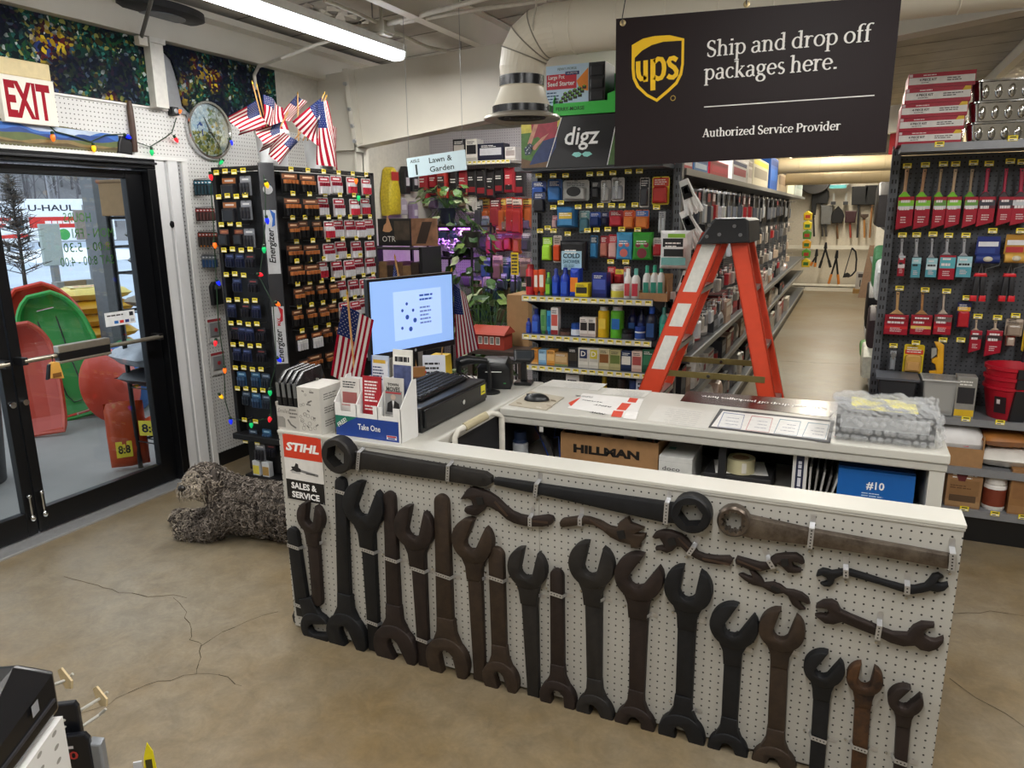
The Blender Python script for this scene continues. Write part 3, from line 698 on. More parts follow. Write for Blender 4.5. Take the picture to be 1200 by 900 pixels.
# EXIT sign under a cream box
e=MB(LW());y1,z1=2.845,2.487;y0=2.555;z0=2.253
e.box(y0,y1,-.05,-.012,z0,z1,M('efe9dc',.4,v=.05));ex=tag(e.build('exit_sign',bevel=.004),'white EXIT sign with red letters over the glass entrance','exit sign')
t=MB(LW());t.text('EXIT',(y0+y1)/2-.005,-.05,(z0+z1)/2,.175,M('9c0c22',.6,spec=.2),w=.24,bold=.035);t.build('lettering',ex)
t=MB(LW());t.box(y0,y1-.005,-.045,-.012,z1,z1+.085,M('e3cf9c',.5));t.build('cream_box',ex,bevel=.006)
# painted crosscut saw
sw=empty('painted_saw',(XL+.02,2.7,2.14),'old hand saw painted with blue hills and fields, above the entrance','saw')
yb=lw(138,178)[0]
P=[(1.75,2.15)]
nT=70
for i in range(nT):a=1.75+(yb-1.75)*i/nT;b=1.75+(yb-1.75)*(i+1)/nT;P+=[((a+b)/2,2.137),(b,2.15)]
P+=[(yb+.02,2.235),(2.9,2.262),(2.4,2.275),(1.75,2.28)]
mb=MB(LW());mb.prism(P,-.020,-.014,M('6d6a4a',.4))
def hills(z,amp,f,ph,h,d,zb=2.155):
    n_=40;up=[(1.76+(yb-1.76)*i/n_,z+amp*math.sin(f*i/n_*6+ph)+amp*.5*math.sin(f*2.7*i/n_*6))for i in range(n_+1)]
    Q=[(1.76,zb)]+[(yb,zb)]+up[::-1]
    mb.poly([(u,min(w,2.262-.03*(u-1.75)/1.7+.012))for u,w in Q],-.020-d,M(h,.5,v=.3,s=14))
hills(2.27,.0,1,0,'b8c6dc',.0004);hills(2.235,.018,2.2,.6,'3a6fc0',.0008);hills(2.218,.014,3.4,2.2,'24488e',.0012);hills(2.2,.01,2.0,1.2,'5e6a3c',.0016);hills(2.18,.008,3.1,.2,'8a7448',.002);hills(2.165,.006,4.1,2.0,'5a4a2c',.0024)
mb.build('blade',sw)
mb=MB(LW());mb.prism([(yb-.02,2.142),(yb+.075,2.135),(yb+.085,2.20),(yb+.06,2.245),(yb+.01,2.24),(yb-.01,2.20)],-.034,-.008,BLACK,bev=.006);mb.build('handle_plate',sw)
mb=MB(LW());u,w=lw(148,122);mb.tube([(3.325,-.03,2.155),(3.325,-.032,2.28),(3.325,-.03,2.41),(3.325,-.03,2.45)],[.017,.019,.018,.012],M('4a3428',.5),n=10);mb.build('handle',sw,smooth=True)
# wall clock
cy,cz=3.93,2.335
ck=empty('wall_clock',(XL+.03,cy,cz),'round silver wall clock with a woodland picture dial','clock')
mb=MB(TR(XL,cy,cz));mb.lathe([(.19,.014),(.193,.035),(.186,.05),(.172,.05),(.162,.036),(.162,.03)],(0,0,0),CHROME,axis='X',n=40);mb.build('rim',ck,smooth=True)
mb=MB(TR(XL,cy,cz));mb.lathe([(.164,.024),(.164,.032),(0,.0321)],(0,0,0),M('b0bac0',.5),axis='X',n=40)
rnd=random.Random(3);mb.T=TR(XL+.0325,cy,cz)@RZ(PI/2)
for k in range(420):
    a=rnd.uniform(0,2*PI);r=.152*math.sqrt(rnd.random());u,w=r*math.cos(a),r*math.sin(a);s_=rnd.uniform(.008,.022)
    c_=rnd.choice(['6f7c2c','8c8a34','a69c44','4c5a26','c8c48c','e4e0cc'])if w<-.01 else rnd.choice(['24401f','2f5426','6f8d3c','c9a42c','dfe8ee','c3d4e4'])if u>0 else rnd.choice(['cfdbe4','e8eef2','b9cddf'])
    mb.add([(u+s_*rnd.uniform(.5,1)*math.cos(q),-.0002-k*.000004,w+s_*rnd.uniform(.5,1)*math.sin(q))for q in[j*1.05 for j in range(6)]],[(0,1,2,3,4,5)],M(c_,.6))
mb.prism([(-.10,-.04),(-.06,-.04),(-.055,.03),(-.075,.05),(-.105,.03)],-.0012,-.0009,M('2c4a94'))
mb.build('dial',ck)
mb=MB(TR(XL+.036,cy,cz)@RZ(PI/2));
for t_,L,w_ in((2.05,.095,.009),(-.95,.135,.006)):
    d=Vector((math.cos(t_),math.sin(t_)));v_=Vector((-d.y,d.x));A=[d*-.02+v_*w_,d*-.02-v_*w_,d*L-v_*w_*.3,d*L+v_*w_*.3];mb.prism([(q.x,q.y)for q in A],-.002,0,BLACK)
mb.build('hands',ck)
mb=MB(TR(XL+.04,cy,cz));mb.lathe([(.16,0),(0,.006)],(0,0,0),GLASS,axis='X',n=40);mb.build('dial_glass',ck,smooth=True)
u,w=lw(199,131);mb=MB(LW());mb.box(u-.03,u+.02,-.06,-.012,w-.025,w+.025,BLACK);mb.cyl((u-.005,-.066,w),(u-.005,-.058,w),.016,M('b9bcc0',.2,.5))
tag(mb.build('wall_camera',bevel=.005),'small black camera box left of the round clock','camera')

# string of coloured bulbs: along the header, over the battery stand and down both sides of it
sl=empty('string_lights',(XL+.05,3.5,2.2),'string of coloured holiday bulbs along the entrance wall and battery stand','string lights')
EX,EY=-3.19,3.52
pts=[lw(x,y,.04)for x,y in((55,143),(66,154),(90,160),(108,166),(125,158),(145,157),(160,166),(177,172),(195,161),(203,155),(208,138))]
path=[Vector((XL+.03,u,w))for u,w in pts]
mb=MB();mb.tube(path,.0035,M('1c3a20',.5),n=6)
down=[Vector((XL+.03,*lw(x,y,.03)))for x,y in((268,160),(270,170),(258,185),(256,196))]
mb.tube(down,.0035,M('1c3a20',.5),n=6)
side=[ony(x,y,3.50)for x,y in((250,200),(247,220),(250,260),(252,300),(254,340),(256,380),(262,420),(264,470),(270,490),(292,494),(318,490))]
mb.tube(side,.0035,M('1c3a20',.5),n=6)
post=[ony(x,y,3.455)for x,y in((309,205),(311,230),(311,260),(308,295),(304,325),(320,356),(322,390),(324,425),(316,455),(318,490))]
mb.tube(post,.003,M('1c3a20',.5),n=6)
mb.build('cable',sl,smooth=True)
BULB={'o':'f06a1c','y':'f5b813','b':'1428e8','g':'0ca65a','r':'e0202c'}
def bulb(p,col,ang=0.0):
    mb=MB(TR(*p)@Matrix.Rotation(ang,4,'X'))
    m_=M(BULB[col],.3,em=.9,name='lit_bulb_'+col)
    mb.lathe([(.0,-.045),(.006,-.041),(.0125,-.026),(.0125,-.016),(.009,-.008)],(0,0,0),m_,n=10)
    mb.lathe([(.009,-.008),(.009,.006),(.005,.010)],(0,0,0),M('1c3a20',.5),n=10)
    mb.build('bulb',sl,smooth=True)
for x,y,c_,a in((62,156,'o',0),(110,169,'y',0),(147,158,'b',1.2),(178,174,'g',0),(205,160,'r',.6),(208,132,'o',2.0),(270,163,'b',.4),(262,188,'g',-.9)):
    u,w=lw(x,y,.05);bulb(Vector((XL+.045,u,w)),c_,a)
for x,y,c_,a in((246,203,'r',.2),(251,283,'o',.1),(254,328,'b',.5),(253,398,'r',-.3),(263,430,'o',0),(257,462,'y',.6),(270,490,'b',0),(294,494,'g',0),(317,487,'r',-.4)):
    bulb(ony(x,y,3.485),c_,a)
for x,y,c_,a in((311,212,'y',.4),(312,254,'b',.2),(309,288,'g',0),(302,321,'r',1.3),(323,354,'o',.9),(325,419,'b',.7),(316,456,'g',0)):
    bulb(ony(x,y,3.435),c_,a)
for x,y,c_,a in((417,208,'o',0),(420,228,'g',0)):bulb(onx(x,y,EX+.05),c_,a)

# ------------------------------------------------------------------ battery stand
st=empty('battery_stand',((-3.60+EX)/2,4.05,0),'tall black battery stand with tilted silver-labelled corner post','display stand')
BK=M('121214',.5,v=.2)
mb=MB();mb.box(-3.585,EX-.035,EY+.045,4.60,.10,2.03,BK);mb.build('core',st)
mb=MB();mb.box(-3.63,-3.60,EY,EY+.07,.36,2.06,BK);mb.box(-3.63,EX-.05,EY,EY+.05,2.035,2.06,BK);mb.box(EX-.03,EX+.005,4.56,4.61,.36,2.06,BK);mb.box(EX-.035,EX+.005,EY+.05,4.6,2.035,2.06,BK)
mb.box(-3.63,EX-.04,EY-.04,EY+.05,.33,.37,BK);mb.box(EX-.03,EX+.05,EY+.03,4.61,.33,.37,BK);mb.build('frame',st,bevel=.004)
mb=MB();mb.box(-3.56,EX+.02,EY-.03,4.6,0,.09,BK);mb.build('base',st)
mb=MB(TR(EX-.035,EY+.035,0)@RZ(PI/4));mb.prism([(-.045,0),(.045,0),(.045,2.075),(-.045,2.075)],-.035,.03,M('222327',.4),bev=.01);pst=mb.build('corner_post',st,smooth=True)
mb=MB(TR(EX-.035,EY+.035,0)@RZ(PI/4));SIL=M('cfd2d6',.3,.35)
for za,zb,sw_,tail in((1.42,1.80,'2a5fae',''),(.86,1.22,'b81c2c','MAX')):
    mb=MB(TR(EX-.035,EY+.035,0)@RZ(PI/4));mb.rect(-.036,.036,za,zb,-.0362,SIL)
    mb.T=TR(EX-.035,EY+.035,0)@RZ(PI/4)@TR(0,-.0366,(za+zb)/2-.03)@Matrix.Rotation(-PI/2,4,'Y')
    mb.text('Energizer',-.035 if tail else 0.01,0,.0,.038,M('15171c'),w=.21,bold=.02,shear=.2)
    if tail:mb.text(tail,.115,0,0,.02,M('b81c2c'),w=.05,bold=.02)
    mb.T=TR(EX-.035,EY+.035,0)@RZ(PI/4)
    mb.prism([(.0,zb+.005),(.03,zb-.02),(.025,zb-.09),(.005,zb-.10),(.014,zb-.05)],-.0385,-.0365,M(sw_,.4))
    mb.build('silver_label',pst)
mb=MB(TR(EX-.035,EY+.035,0)@RZ(PI/4))
mb.lathe([(.028,0),(0,.0005)],(0,-.0365,1.92),M('b9bcc0',.3,.4),axis='Y',n=20)
mb.build('round_label',pst)

def hook_tag(parent,T,x,z,w=.042,h=.028,wire=.05):
    mb=MB(T);mb.box(x-.002,x+.002,-wire,0,z-.002,z+.002,WIRE)
    mb.rect(x-w/2,x+w/2,z-h*.5,z+h*.5,-wire-.002,TAG);mb.rect(x-w*.42,x+w*.45,z-h*.42,z-h*.12,-wire-.0026,M('f3efdf',.5,v=.02));mb.rect(x-w*.3,x+w*.3,z+h*.12,z+h*.3,-wire-.0026,INK)
    mb.build('price_tag',parent)
def pack(w,h,d,back,top,main,glyph=None,cells=0,cellc=None,foot=None):
    """hanging blister pack, origin at its top edge, faces -Y"""
    def mk():
        mb=MB()
        mb.prism([(-w/2+.004,-h),(w/2-.004,-h),(w/2,-h+.004),(w/2,-.006),(w/2-.006,0),(-w/2+.006,0),(-w/2,-.006),(-w/2,-h+.004)],-.002,0,M(back,.4))
        mb.rect(-w*.46,w*.46,-h*.30,-h*.07,-.0026,M(top,.4))
        mb.rect(-.007,.007,-h*.065,-h*.03,-.0028,M('1a1a1a'))
        if cells:
            cw=w*.86/cells
            for i in range(cells):
                cx=-w*.43+cw*(i+.5)
                mb.cyl((cx,-d*.55,-h*.93),(cx,-d*.55,-h*.55),cw*.44,M(cellc or '17171a',.3,.3),n=8,caps=True)
                mb.cyl((cx,-d*.55,-h*.55),(cx,-d*.55,-h*.36),cw*.44,M(main,.3,.4),n=8)
        else:mb.prism([(-w*.42,-h*.95),(w*.42,-h*.95),(w*.42,-h*.36),(-w*.42,-h*.36)],-d,-.002,M(main,.35),bev=d*.3)
        if foot:mb.rect(-w*.46,w*.46,-h*.99,-h*.88,-d-.002,M(foot,.4))
        mb.rect(-w*.3,w*.3,-h*.22,-h*.14,-.003,M(glyph or 'e8e8e8',.5))
        return mb.build('hanging_pack',at=(0,0,0))
    return mk
# right-hand side of the stand, faces +X
TS=TR(EX-.03,0,0)@RZ(PI/2)
rows=[200,228,256,284,307,334,361,390,420]
kinds={'c':('copper-topped',pack(.150,.118,.024,'161618','7a4c30','b87040','e9c9a4',4,'141416')),
         'r':('red and white',pack(.118,.120,.022,'c9c4c6','b02038','8f2034','f4f0f0',4,'d4d4d8')),
         'k':('copper and black two-cell',pack(.098,.112,.022,'1a1a1c','74482c','b06c3c','e9c9a4',2,'18181a')),
         'w':('white-cell',pack(.105,.115,.022,'c9c6c4','a8283c','e6e6ea','ffffff',4,'c23044')),
         'm':('steel-cell',pack(.11,.112,.022,'1b1b1d','8e4a22','d8d8d8','e0b080',4,'c8c8cc'))}
layout=['ccrrww','ccrrww','kkkwrrrr','ccrrrr','ccwrrrr','kkkkrrrr','kkkkrrrr','mmkkkrw','kckkkrw']
n_of=0
for r_,(py,ks)in enumerate(zip(rows,layout)):
    z=onx(345,py,EX+.03).z
    n=len(ks);ys=[3.615+(4.545-3.615)*(i+.5)/n for i in range(n)]
    for i,(k_,y)in enumerate(zip(ks,ys)):
        nm,mk=kinds[k_]
        for dd in(0,):
            put('bat'+k_,mk,(EX+.012+.012*((i*7+r_)%3),y+random.uniform(-.008,.008),z-.012-.004*((i+r_)%3)),'%s pack, %s from the post, %s row of the stand side'%(nm,ORD[i],ORD[r_]),'battery pack','battery packs on the stand',rz=PI/2)
        if n_of<54:hook_tag(st,TS,y-.01,z+.006,wire=.075);n_of+=1
# front of the stand, faces -Y
TF=TR(0,EY+.045,0)
rows=[203,232,265,295,324,354,381,406,433,457]
kf={'o':('black pack with orange stripe',pack(.115,.135,.03,'17171a','a8642e','1f1f23','d8d0c8')),'s':('grey blister',pack(.085,.115,.03,'6d6f75','8a8c92','3c3d42','dadada',3,'2a2a30')),
      'h':('narrow black and orange',pack(.075,.105,.025,'17171a','8a4c34','1f1f23','b8764a')),'n':('navy',pack(.07,.085,.02,'1c2440','26305a','2a2e4c','5a6a9c',3,'1c2238')),
      'd':('dark',pack(.08,.085,.022,'17181e','241c20','2c2c38','8a3c3c',3,'1a1a20')),'l':('light blue',pack(.075,.10,.022,'27486a','3c6a8c','4c6a8c','9cc0d8',3,'2a3c58')),'g':('slate',pack(.07,.095,.022,'2a3440','44546a','3c4654','9aa8b8',3,'242c38'))}
layout=['os','os','hhs','nnd','nd','ndn','dnnd','nnd','llg','glg']
for r_,(py,ks)in enumerate(zip(rows,layout)):
    z=ony(290,py,EY-.02).z
    n=len(ks);x0,x1=-3.585,EX-.11
    for i,k_ in enumerate(ks):
        x=x0+(x1-x0)*(i+.5)/n+(.03 if r_ in(0,1,4,8,9)else 0);nm,mk=kf[k_]
        put('batf'+k_,mk,(x,EY-.005-.012*((i+r_)%3),z-.014),'%s, %s from the left, %s row of the stand front'%(nm if 'pack' in nm else nm+' battery pack',ORD[i],ORD[r_]),'battery pack','battery packs on the stand')
    for i in range(4 if r_ not in(2,4)else 3):
        x=x0+.02+(x1-x0)*(i+.3)/4;hook_tag(st,TF,x,z+.010+.006*(i%2),wire=.085)
for i,(px,py,k_)in enumerate(((297,508,'g'),(313,508,'l'),(305,525,'s'),(318,526,'d'))):
    q=ony(px,py,EY);put('batf'+k_,kf[k_][1],(q.x,EY,q.z+.03),'%s pack hanging low on the stand front, %s of four'%(kf[k_][0],ORD[i]),'battery pack','battery packs on the stand')
for px,py in((286,492),(299,494),(287,517),(301,519)):
    q=ony(px,py,EY-.03);hook_tag(st,TF,q.x,q.z,wire=.07)
for i,(px,c_)in enumerate(((303,'d8c84c'),(314,'a8874c'))):
    q=ony(px,552,EY+.0);mb=MB();mb.box(q.x-.03,q.x+.03,EY-.02,EY+.02,.09,.19,M('c9ccce',.3));mb.rect(q.x-.026,q.x+.026,.10,.16,-.0006+EY-.02,M(c_));
    tag(mb.build('small_pack',bevel=.003),('yellow' if i==0 else 'tan')+' labelled small pack on the base of the battery stand','package','small packs at the stand base')

# small packs on wall hooks between the door jamb and the stand
hk={'c':('teal and black',pack(.055,.10,.012,'2a2c30','1e6a84','23404c')),'r':('red and black',pack(.05,.085,.012,'2c2a2c','a83a34','5c3a38')),'y':('orange-footed',pack(.055,.10,.012,'34302c','a84434','3c3434',foot='d8862c')),'b':('blue and grey',pack(.05,.085,.012,'5c6066','8a9098','2c4a74'))}
for r_,(px,py,k_,n)in enumerate(((224,211,'c',5),(226,244,'r',5),(229,272,'y',5),(233,299,'b',4))):
    u,w=lw(px,py)
    mb=MB();mb.cyl((XL+.012,u+.015,w+.004),(XL+.17,u+.015,w+.008),.003,WIRE,n=6);hk_=tag(mb.build('wall_hook'),'wire wall hook holding %s packs beside the door jamb'%hk[k_][0],'hook','wire hooks beside the door')
    for i in range(n):
        put('hk'+k_,hk[k_][1],(XL+.03+.026*i,u+.015+.004*i,w),'%s small pack, %s out from the wall on its hook by the jamb'%(hk[k_][0],ORD[i]),'package','small packs on the wall hooks',rz=PI/2)
u,w=lw(246,330)
mb=MB(LW(.03));mb.prism([(u-.04,w-.16),(u+.05,w-.16),(u+.045,w-.03),(u+.02,w),(u-.02,w),(u-.045,w-.03)],-.035,0,M('1a1a1c',.3),bev=.008);mb.rect(u-.03,u+.03,w-.05,w-.02,-.0356,M('5c5e62'))
tag(mb.build('black_pouch_pack',smooth=True),'black pouch pack hanging beside the stand','package')
for i,(px,py)in enumerate(((248,373),(252,412))):
    u,w=lw(px,py);mb=MB(LW(.014));mb.box(u-.065,u+.065,-.006,0,w-.165,w,M('c8c6c4',.4));mb.box(u-.05,u+.05,-.014,-.006,w-.125,w-.03,M('8c8c8e',.35));mb.cyl((u,-.02,w-.08),(u,-.013,w-.08),.014,M('a83038'));mb.rect(u-.055,u+.055,w-.155,w-.135,-.0066,M('e9e7e4'));mb.rect(u-.06,u+.06,w-.022,w-.005,-.0066,M('b23a40'))
    tag(mb.build('grey_frame_pack',bevel=.002),'grey square frame pack on the pegboard, %s of two'%('upper' if i==0 else 'lower'),'package','grey frame packs on the pegboard')

# ------------------------------------------------------------------ flags
FR,FW,FB=M('7d0a20',.9,v=.08,spec=.1),M('b4aea8',.9,v=.05,spec=.1),M('1a2550',.9,v=.08,spec=.1)
WOOD=M('b88a50',.6,v=.15);GOLD=M('b8902c',.3,.8)
def flag(label,group,p00,p10,p01,p11,staff,amp=.012,seed=0,freq=2.0):
    """p00 hoist top, p10 fly top, p01 hoist bottom, p11 fly bottom; staff = (foot, tip)"""
    f=empty('stick_flag',staff[0],label,'flag',group)
    N=(p10-p00).cross(p01-p00).normalized();nu,nv=20,26;mb=MB();rnd=random.Random(seed);ph=rnd.uniform(0,6)
    def pt(u,v):return(p00*(1-u)*(1-v)+p10*u*(1-v)+p01*(1-u)*v+p11*u*v)+N*amp*(.25+u)*math.sin(ph+freq*PI*(u*.5+v*.9))+N*amp*.5*math.sin(ph*2+freq*4*v)
    for i in range(nu):
        for j in range(nv):
            u0,u1,v0,v1=i/nu,(i+1)/nu,j/nv,(j+1)/nv
            c_=FB if(u0<.395 and v0<.535)else(FR if(j//2)%2==0 else FW)
            mb.add([pt(u0,v0),pt(u0,v1),pt(u1,v1),pt(u1,v0)],[(0,1,2,3)],c_)
    su=.4/12;sv=.538/10
    for a in range(11):
        for b in range(9):
            if(a+b)%2:continue
            u,v=su*(a+1),sv*(b+1);q=pt(u,v);eu=(pt(u+.01,v)-q).normalized();ev=(pt(u,v+.01)-q).normalized();r=(p01-p00).length*.020
            P=[q+eu*r*(1 if k%2 else.42)*math.sin(k*PI/5)-ev*r*(1 if k%2 else.42)*math.cos(k*PI/5+PI)for k in range(10)]
            for s_ in(1,-1):mb.add([p+N*.0012*s_ for p in P],[tuple(range(10))],FW)
    mb.build('flag_cloth',f)
    mb=MB();mb.tube([staff[0],staff[1]],.004,WOOD,n=8);st_=mb.build('staff',f,smooth=True)
    d=(staff[1]-staff[0]).normalized();mb=MB();mb.cyl(staff[1],staff[1]+d*.022,.0055,GOLD,r1=.0005,n=8);mb.build('finial',st_,smooth=True)
    return f
def bucket(x,y,label):
    mb=MB();z=2.06
    mb.lathe([(.0,.0),(.085,0),(.102,.21),(.108,.212),(.108,.235),(.102,.236),(.082,.02),(0,.02)],(x,y,z),M('dfe1e2',.35,v=.03),n=28)
    return tag(mb.build('white_bucket',smooth=True),label,'bucket','white flag buckets on the battery stand')
b1=bucket(-3.42,3.85,'white bucket of flags nearer the clock, on the battery stand');b2=bucket(-3.35,4.22,'white bucket of flags nearer the beam column, on the battery stand')
def z4(X,Y,d):return onx(200+X/4,80+Y/4,-3.4+d)
FG='stick flags in the buckets'
flag('drooping flag furthest left, over the clock, in the white bucket',FG,z4(395,150,0),z4(275,225,.05),z4(450,270,0),z4(320,315,.05),(z4(452,330,0),z4(385,75,0)),seed=1)
flag('flag with its stripes bunched upright in the nearer bucket',FG,z4(440,120,-.05),z4(430,240,0),z4(525,185,-.05),z4(540,310,0),(z4(465,335,-.05),z4(405,85,-.05)),seed=2,amp=.018)
flag('flag hanging down over the front of the nearer bucket',FG,z4(520,250,.12),z4(408,290,.14),z4(505,345,.12),z4(425,395,.14),(z4(480,340,.02),z4(545,215,.1)),seed=3)
flag('small flag drooping lowest between the two buckets',FG,z4(600,345,.13),z4(500,455,.14),z4(530,300,.13),z4(455,375,.14),(z4(570,345,.06),z4(620,290,.12)),seed=4)
flag('flag with blue canton pointing up behind the others',FG,z4(590,125,-.1),z4(510,220,-.08),z4(640,160,-.1),z4(560,250,-.08),(z4(600,340,.0),z4(595,120,-.1)),seed=5)
flag('wide flag draped left over the farther bucket',FG,z4(712,135,.13),z4(560,250,.15),z4(705,250,.13),z4(690,365,.15),(z4(620,340,.03),z4(718,122,.13)),seed=6)
flag('flag hanging straight down at the right of the buckets',FG,z4(690,160,.15),z4(700,450,.17),z4(735,150,.15),z4(800,480,.17),(z4(640,340,.05),z4(728,135,.15)),seed=7,amp=.02)
flag('dark folded flag behind the farther bucket',FG,z4(735,255,-.06),z4(690,470,-.05),z4(780,280,-.06),z4(770,450,-.05),(z4(660,340,.0),z4(745,235,-.06)),seed=8)
# ------------------------------------------------------------------ till counter
Z9=.9005
# cash drawer, keyboard
dx0,dx1,dy0,dy1=-1.93,-1.505,2.44,3.02
dwr=empty('cash_drawer',((dx0+dx1)/2,(dy0+dy1)/2,Z9),'black steel cash drawer under the keyboard on the till counter','cash drawer')
PL=M('17181a',.35,v=.1)
mb=MB();mb.box(dx0,dx1-.012,dy0,dy1,Z9,Z9+.105,PL);mb.build('case',dwr,bevel=.005)
mb=MB();mb.box(dx1-.012,dx1,dy0+.012,dy1-.012,Z9+.018,Z9+.095,PL);fr=mb.build('front',dwr,bevel=.004)
mb=MB();mb.cyl((dx1,dy0+.33,Z9+.055),(dx1+.006,dy0+.33,Z9+.055),.011,CHROME);mb.build('lock',fr,smooth=True)
mb=MB(TR(dx1+.0004,0,0)@RZ(PI/2));mb.rect(dy1-.075,dy1-.03,Z9+.045,Z9+.088,0,M('e6dc30'));mb.rect(dy1-.068,dy1-.04,Z9+.055,Z9+.06,-.0004,INK);mb.build('sticker',fr)
kb=empty('keyboard',(-1.62,2.75,Z9+.105),'black keyboard lying on the cash drawer','keyboard')
TK=TR(-1.665,2.745,Z9+.106)@RZ(PI/2+.05)
mb=MB(TK);mb.add([(-.225,-.085,0),(.225,-.085,0),(.225,.085,0),(-.225,.085,0),(-.225,-.085,.014),(.225,-.085,.014),(.225,.085,.03),(-.225,.085,.03)],[(0,3,2,1),(4,5,6,7),(0,1,5,4),(1,2,6,5),(2,3,7,6),(3,0,4,7)],PL);mb.build('body',kb,bevel=.004)
mb=MB(TK)
for r in range(6):
    for k in range(21):
        x=-.208+.0205*k;y=-.07+.0245*r+(.006 if r==5 else 0);z=.0145+(y+.085)/.17*.016
        if r==0 and 3<k<9 and k!=6:continue
        w=.0085 if not(r==0 and k==6)else.05
        mb.add([(x-w,y-.0095,z),(x+w,y-.0095,z),(x+w,y+.0095,z+.0018),(x-w,y+.0095,z+.0018),(x-w*.8,y-.007,z+.006),(x+w*.8,y-.007,z+.006),(x+w*.8,y+.008,z+.0078),(x-w*.8,y+.008,z+.0078)],[(4,5,6,7),(0,1,5,4),(1,2,6,5),(2,3,7,6),(3,0,4,7)],M('232427',.5))
mb.build('keys',kb)
# monitor facing the cashier
a=ony(430,328,2.80);b=Vector((-1.855,3.345,a.z));W_=(b.xy-a.xy).length;ang=math.atan2(b.y-a.y,b.x-a.x)
mz1=a.z;mz0=1.095
mo=empty('monitor',((a.x+b.x)/2,(a.y+b.y)/2,Z9),'desktop monitor with a lit pale blue screen on the till counter','monitor')
TM=TR(a.x,a.y,0)@RZ(ang)
mb=MB(TM);mb.box(0,W_,.0,.028,mz0,mz1,M('0f1012',.35));mb.prism([(W_*.2,mz0+.06),(W_*.8,mz0+.06),(W_*.75,mz1-.06),(W_*.25,mz1-.06)],.028,.06,PL);mb.build('case',mo,bevel=.003)
mb=MB(TM);mb.rect(.012,W_-.012,mz0+.03,mz1-.012,-.0008,M('8fb4ee',.3,em=.58,name='screen_glow'));scn=mb.build('screen',mo)
mb=MB(TM);y=-.0014;PN=M('a9c5f2',.3,em=.66)
u0,u1,w0,w1=.15,.47,mz0+.075,mz1-.07
mb.rect(u0,u1,w0,w1,y,PN);IC=M('2d56a8',.4,em=.3)
for i,(dx,dz)in enumerate(((.0,.0),(-.03,.035),(.0,.065),(.04,.03),(.05,-.02),(-.035,-.05),(.02,-.06))):
    r=.012 if i in(0,4,6)else.008;cx,cz=u0+.085+dx,(w0+w1)/2-.01+dz
    mb.add([(cx+r*math.cos(t),y-.0004,cz+r*math.sin(t))for t in[k*PI/5 for k in range(10)]],[tuple(range(10))],IC)
mb.lines(u0+.17,u1-.02,w1-.06,w1-.02,2,y-.0004,IC);mb.lines(u0+.17,u1-.06,w0+.06,w1-.08,5,y-.0004,M('6a84b8',.4,em=.4))
mb.build('window_panel',scn)
mb=MB(TM);mb.lathe([(.007,0),(0,.0003)],(W_/2,-.0008,mz0+.014),M('c8ccd0',.3,.5),axis='Y',n=14);mb.build('badge',mo)
mb=MB(TM);mb.box(W_/2-.03,W_/2+.03,.035,.06,Z9+.012,mz0+.12,PL);mb.prism([(W_/2-.12,Z9),(W_/2+.12,Z9),(W_/2+.12,Z9+.012),(W_/2-.12,Z9+.012)],-.06,.13,PL);mb.build('stand',mo,bevel=.003)
# take-one leaflet holder
hx0,hx1=-1.825,-1.513;hy0,hy1=2.285,2.405
ho=empty('leaflet_holder',((hx0+hx1)/2,hy0,Z9),'white card leaflet holder with a blue Take One panel','leaflet holder')
HW=M('e8e8e6',.45,v=.03)
mb=MB();mb.box(hx0,hx1,hy0,hy0+.004,Z9,Z9+.105,HW);mb.box(hx0,hx1,hy1-.004,hy1,Z9,Z9+.22,HW);mb.box(hx0,hx1,hy0,hy1,Z9,Z9+.004,HW)
for x in(hx0,hx0+.105,hx0+.205,hx1-.003):
    mb.T=TR(x,0,0)@RZ(PI/2);mb.prism([(hy0,Z9),(hy1,Z9),(hy1,Z9+.235),(hy1-.03,Z9+.235),(hy0,Z9+.14)],-.003,0,HW)
mb.T=Matrix()
for x0,x1 in((hx0,hx0+.03),(hx0+.08,hx0+.125),(hx0+.185,hx0+.225),(hx1-.035,hx1)):mb.box(x0,x1,hy0,hy0+.003,Z9+.105,Z9+.14,HW)
mb.build('card_body',ho)
mb=MB();y=hy0-.0006;z0,z1=Z9+.006,Z9+.088
mb.rect(hx0+.004,hx1-.012,z0,z1,y,M('1c3f8f',.4));mb.poly([(hx0+.004,z1),(hx0+.004,z0+.03),(hx0+.108,z1)],y-.0004,M('17705c',.4))
mb.text('FREE!',hx0+.036,y-.0008,z1-.027,.018,M('f0f0f0'),w=.05,rot=.6,bold=.01);mb.text('Take One',(hx0+hx1)/2+.008,y-.0006,(z0+z1)/2+.004,.024,M('f4f4f4'),w=.105,bold=.012)
mb.rect(hx1-.068,hx1-.022,z0+.008,z0+.024,y-.0005,M('e4e4ea'));mb.rect(hx1-.066,hx1-.024,z0+.017,z0+.023,y-.001,M('b8283c'));mb.rect(hx1-.062,hx1-.03,z0+.010,z0+.015,y-.001,M('243a80'))
mb.build('sign_panel',ho)
def leaflet(label,x0,x1,z0,z1,y,c0,deco,rot=0.0):
    mb=MB(TR(0,y,Z9)@Matrix.Rotation(-.06,4,'X'));z0-=Z9;z1-=Z9
    mb.box(x0,x1,-.004,.004,z0,z1,M(c0,.4));deco(mb,x0,x1,z0,z1)
    return tag(mb.build('leaflet'),label,'leaflet','leaflets in the Take One holder')
def d1(mb,a,b,c,d):mb.lines(a+.012,b-.012,d-.04,d-.01,3,-.0046,INK);mb.rect(a+.01,b-.01,d-.10,d-.055,-.0046,M('9c5a58'));mb.rect(a+.006,b-.006,c+.03,d-.11,-.0046,M('b02c34'))
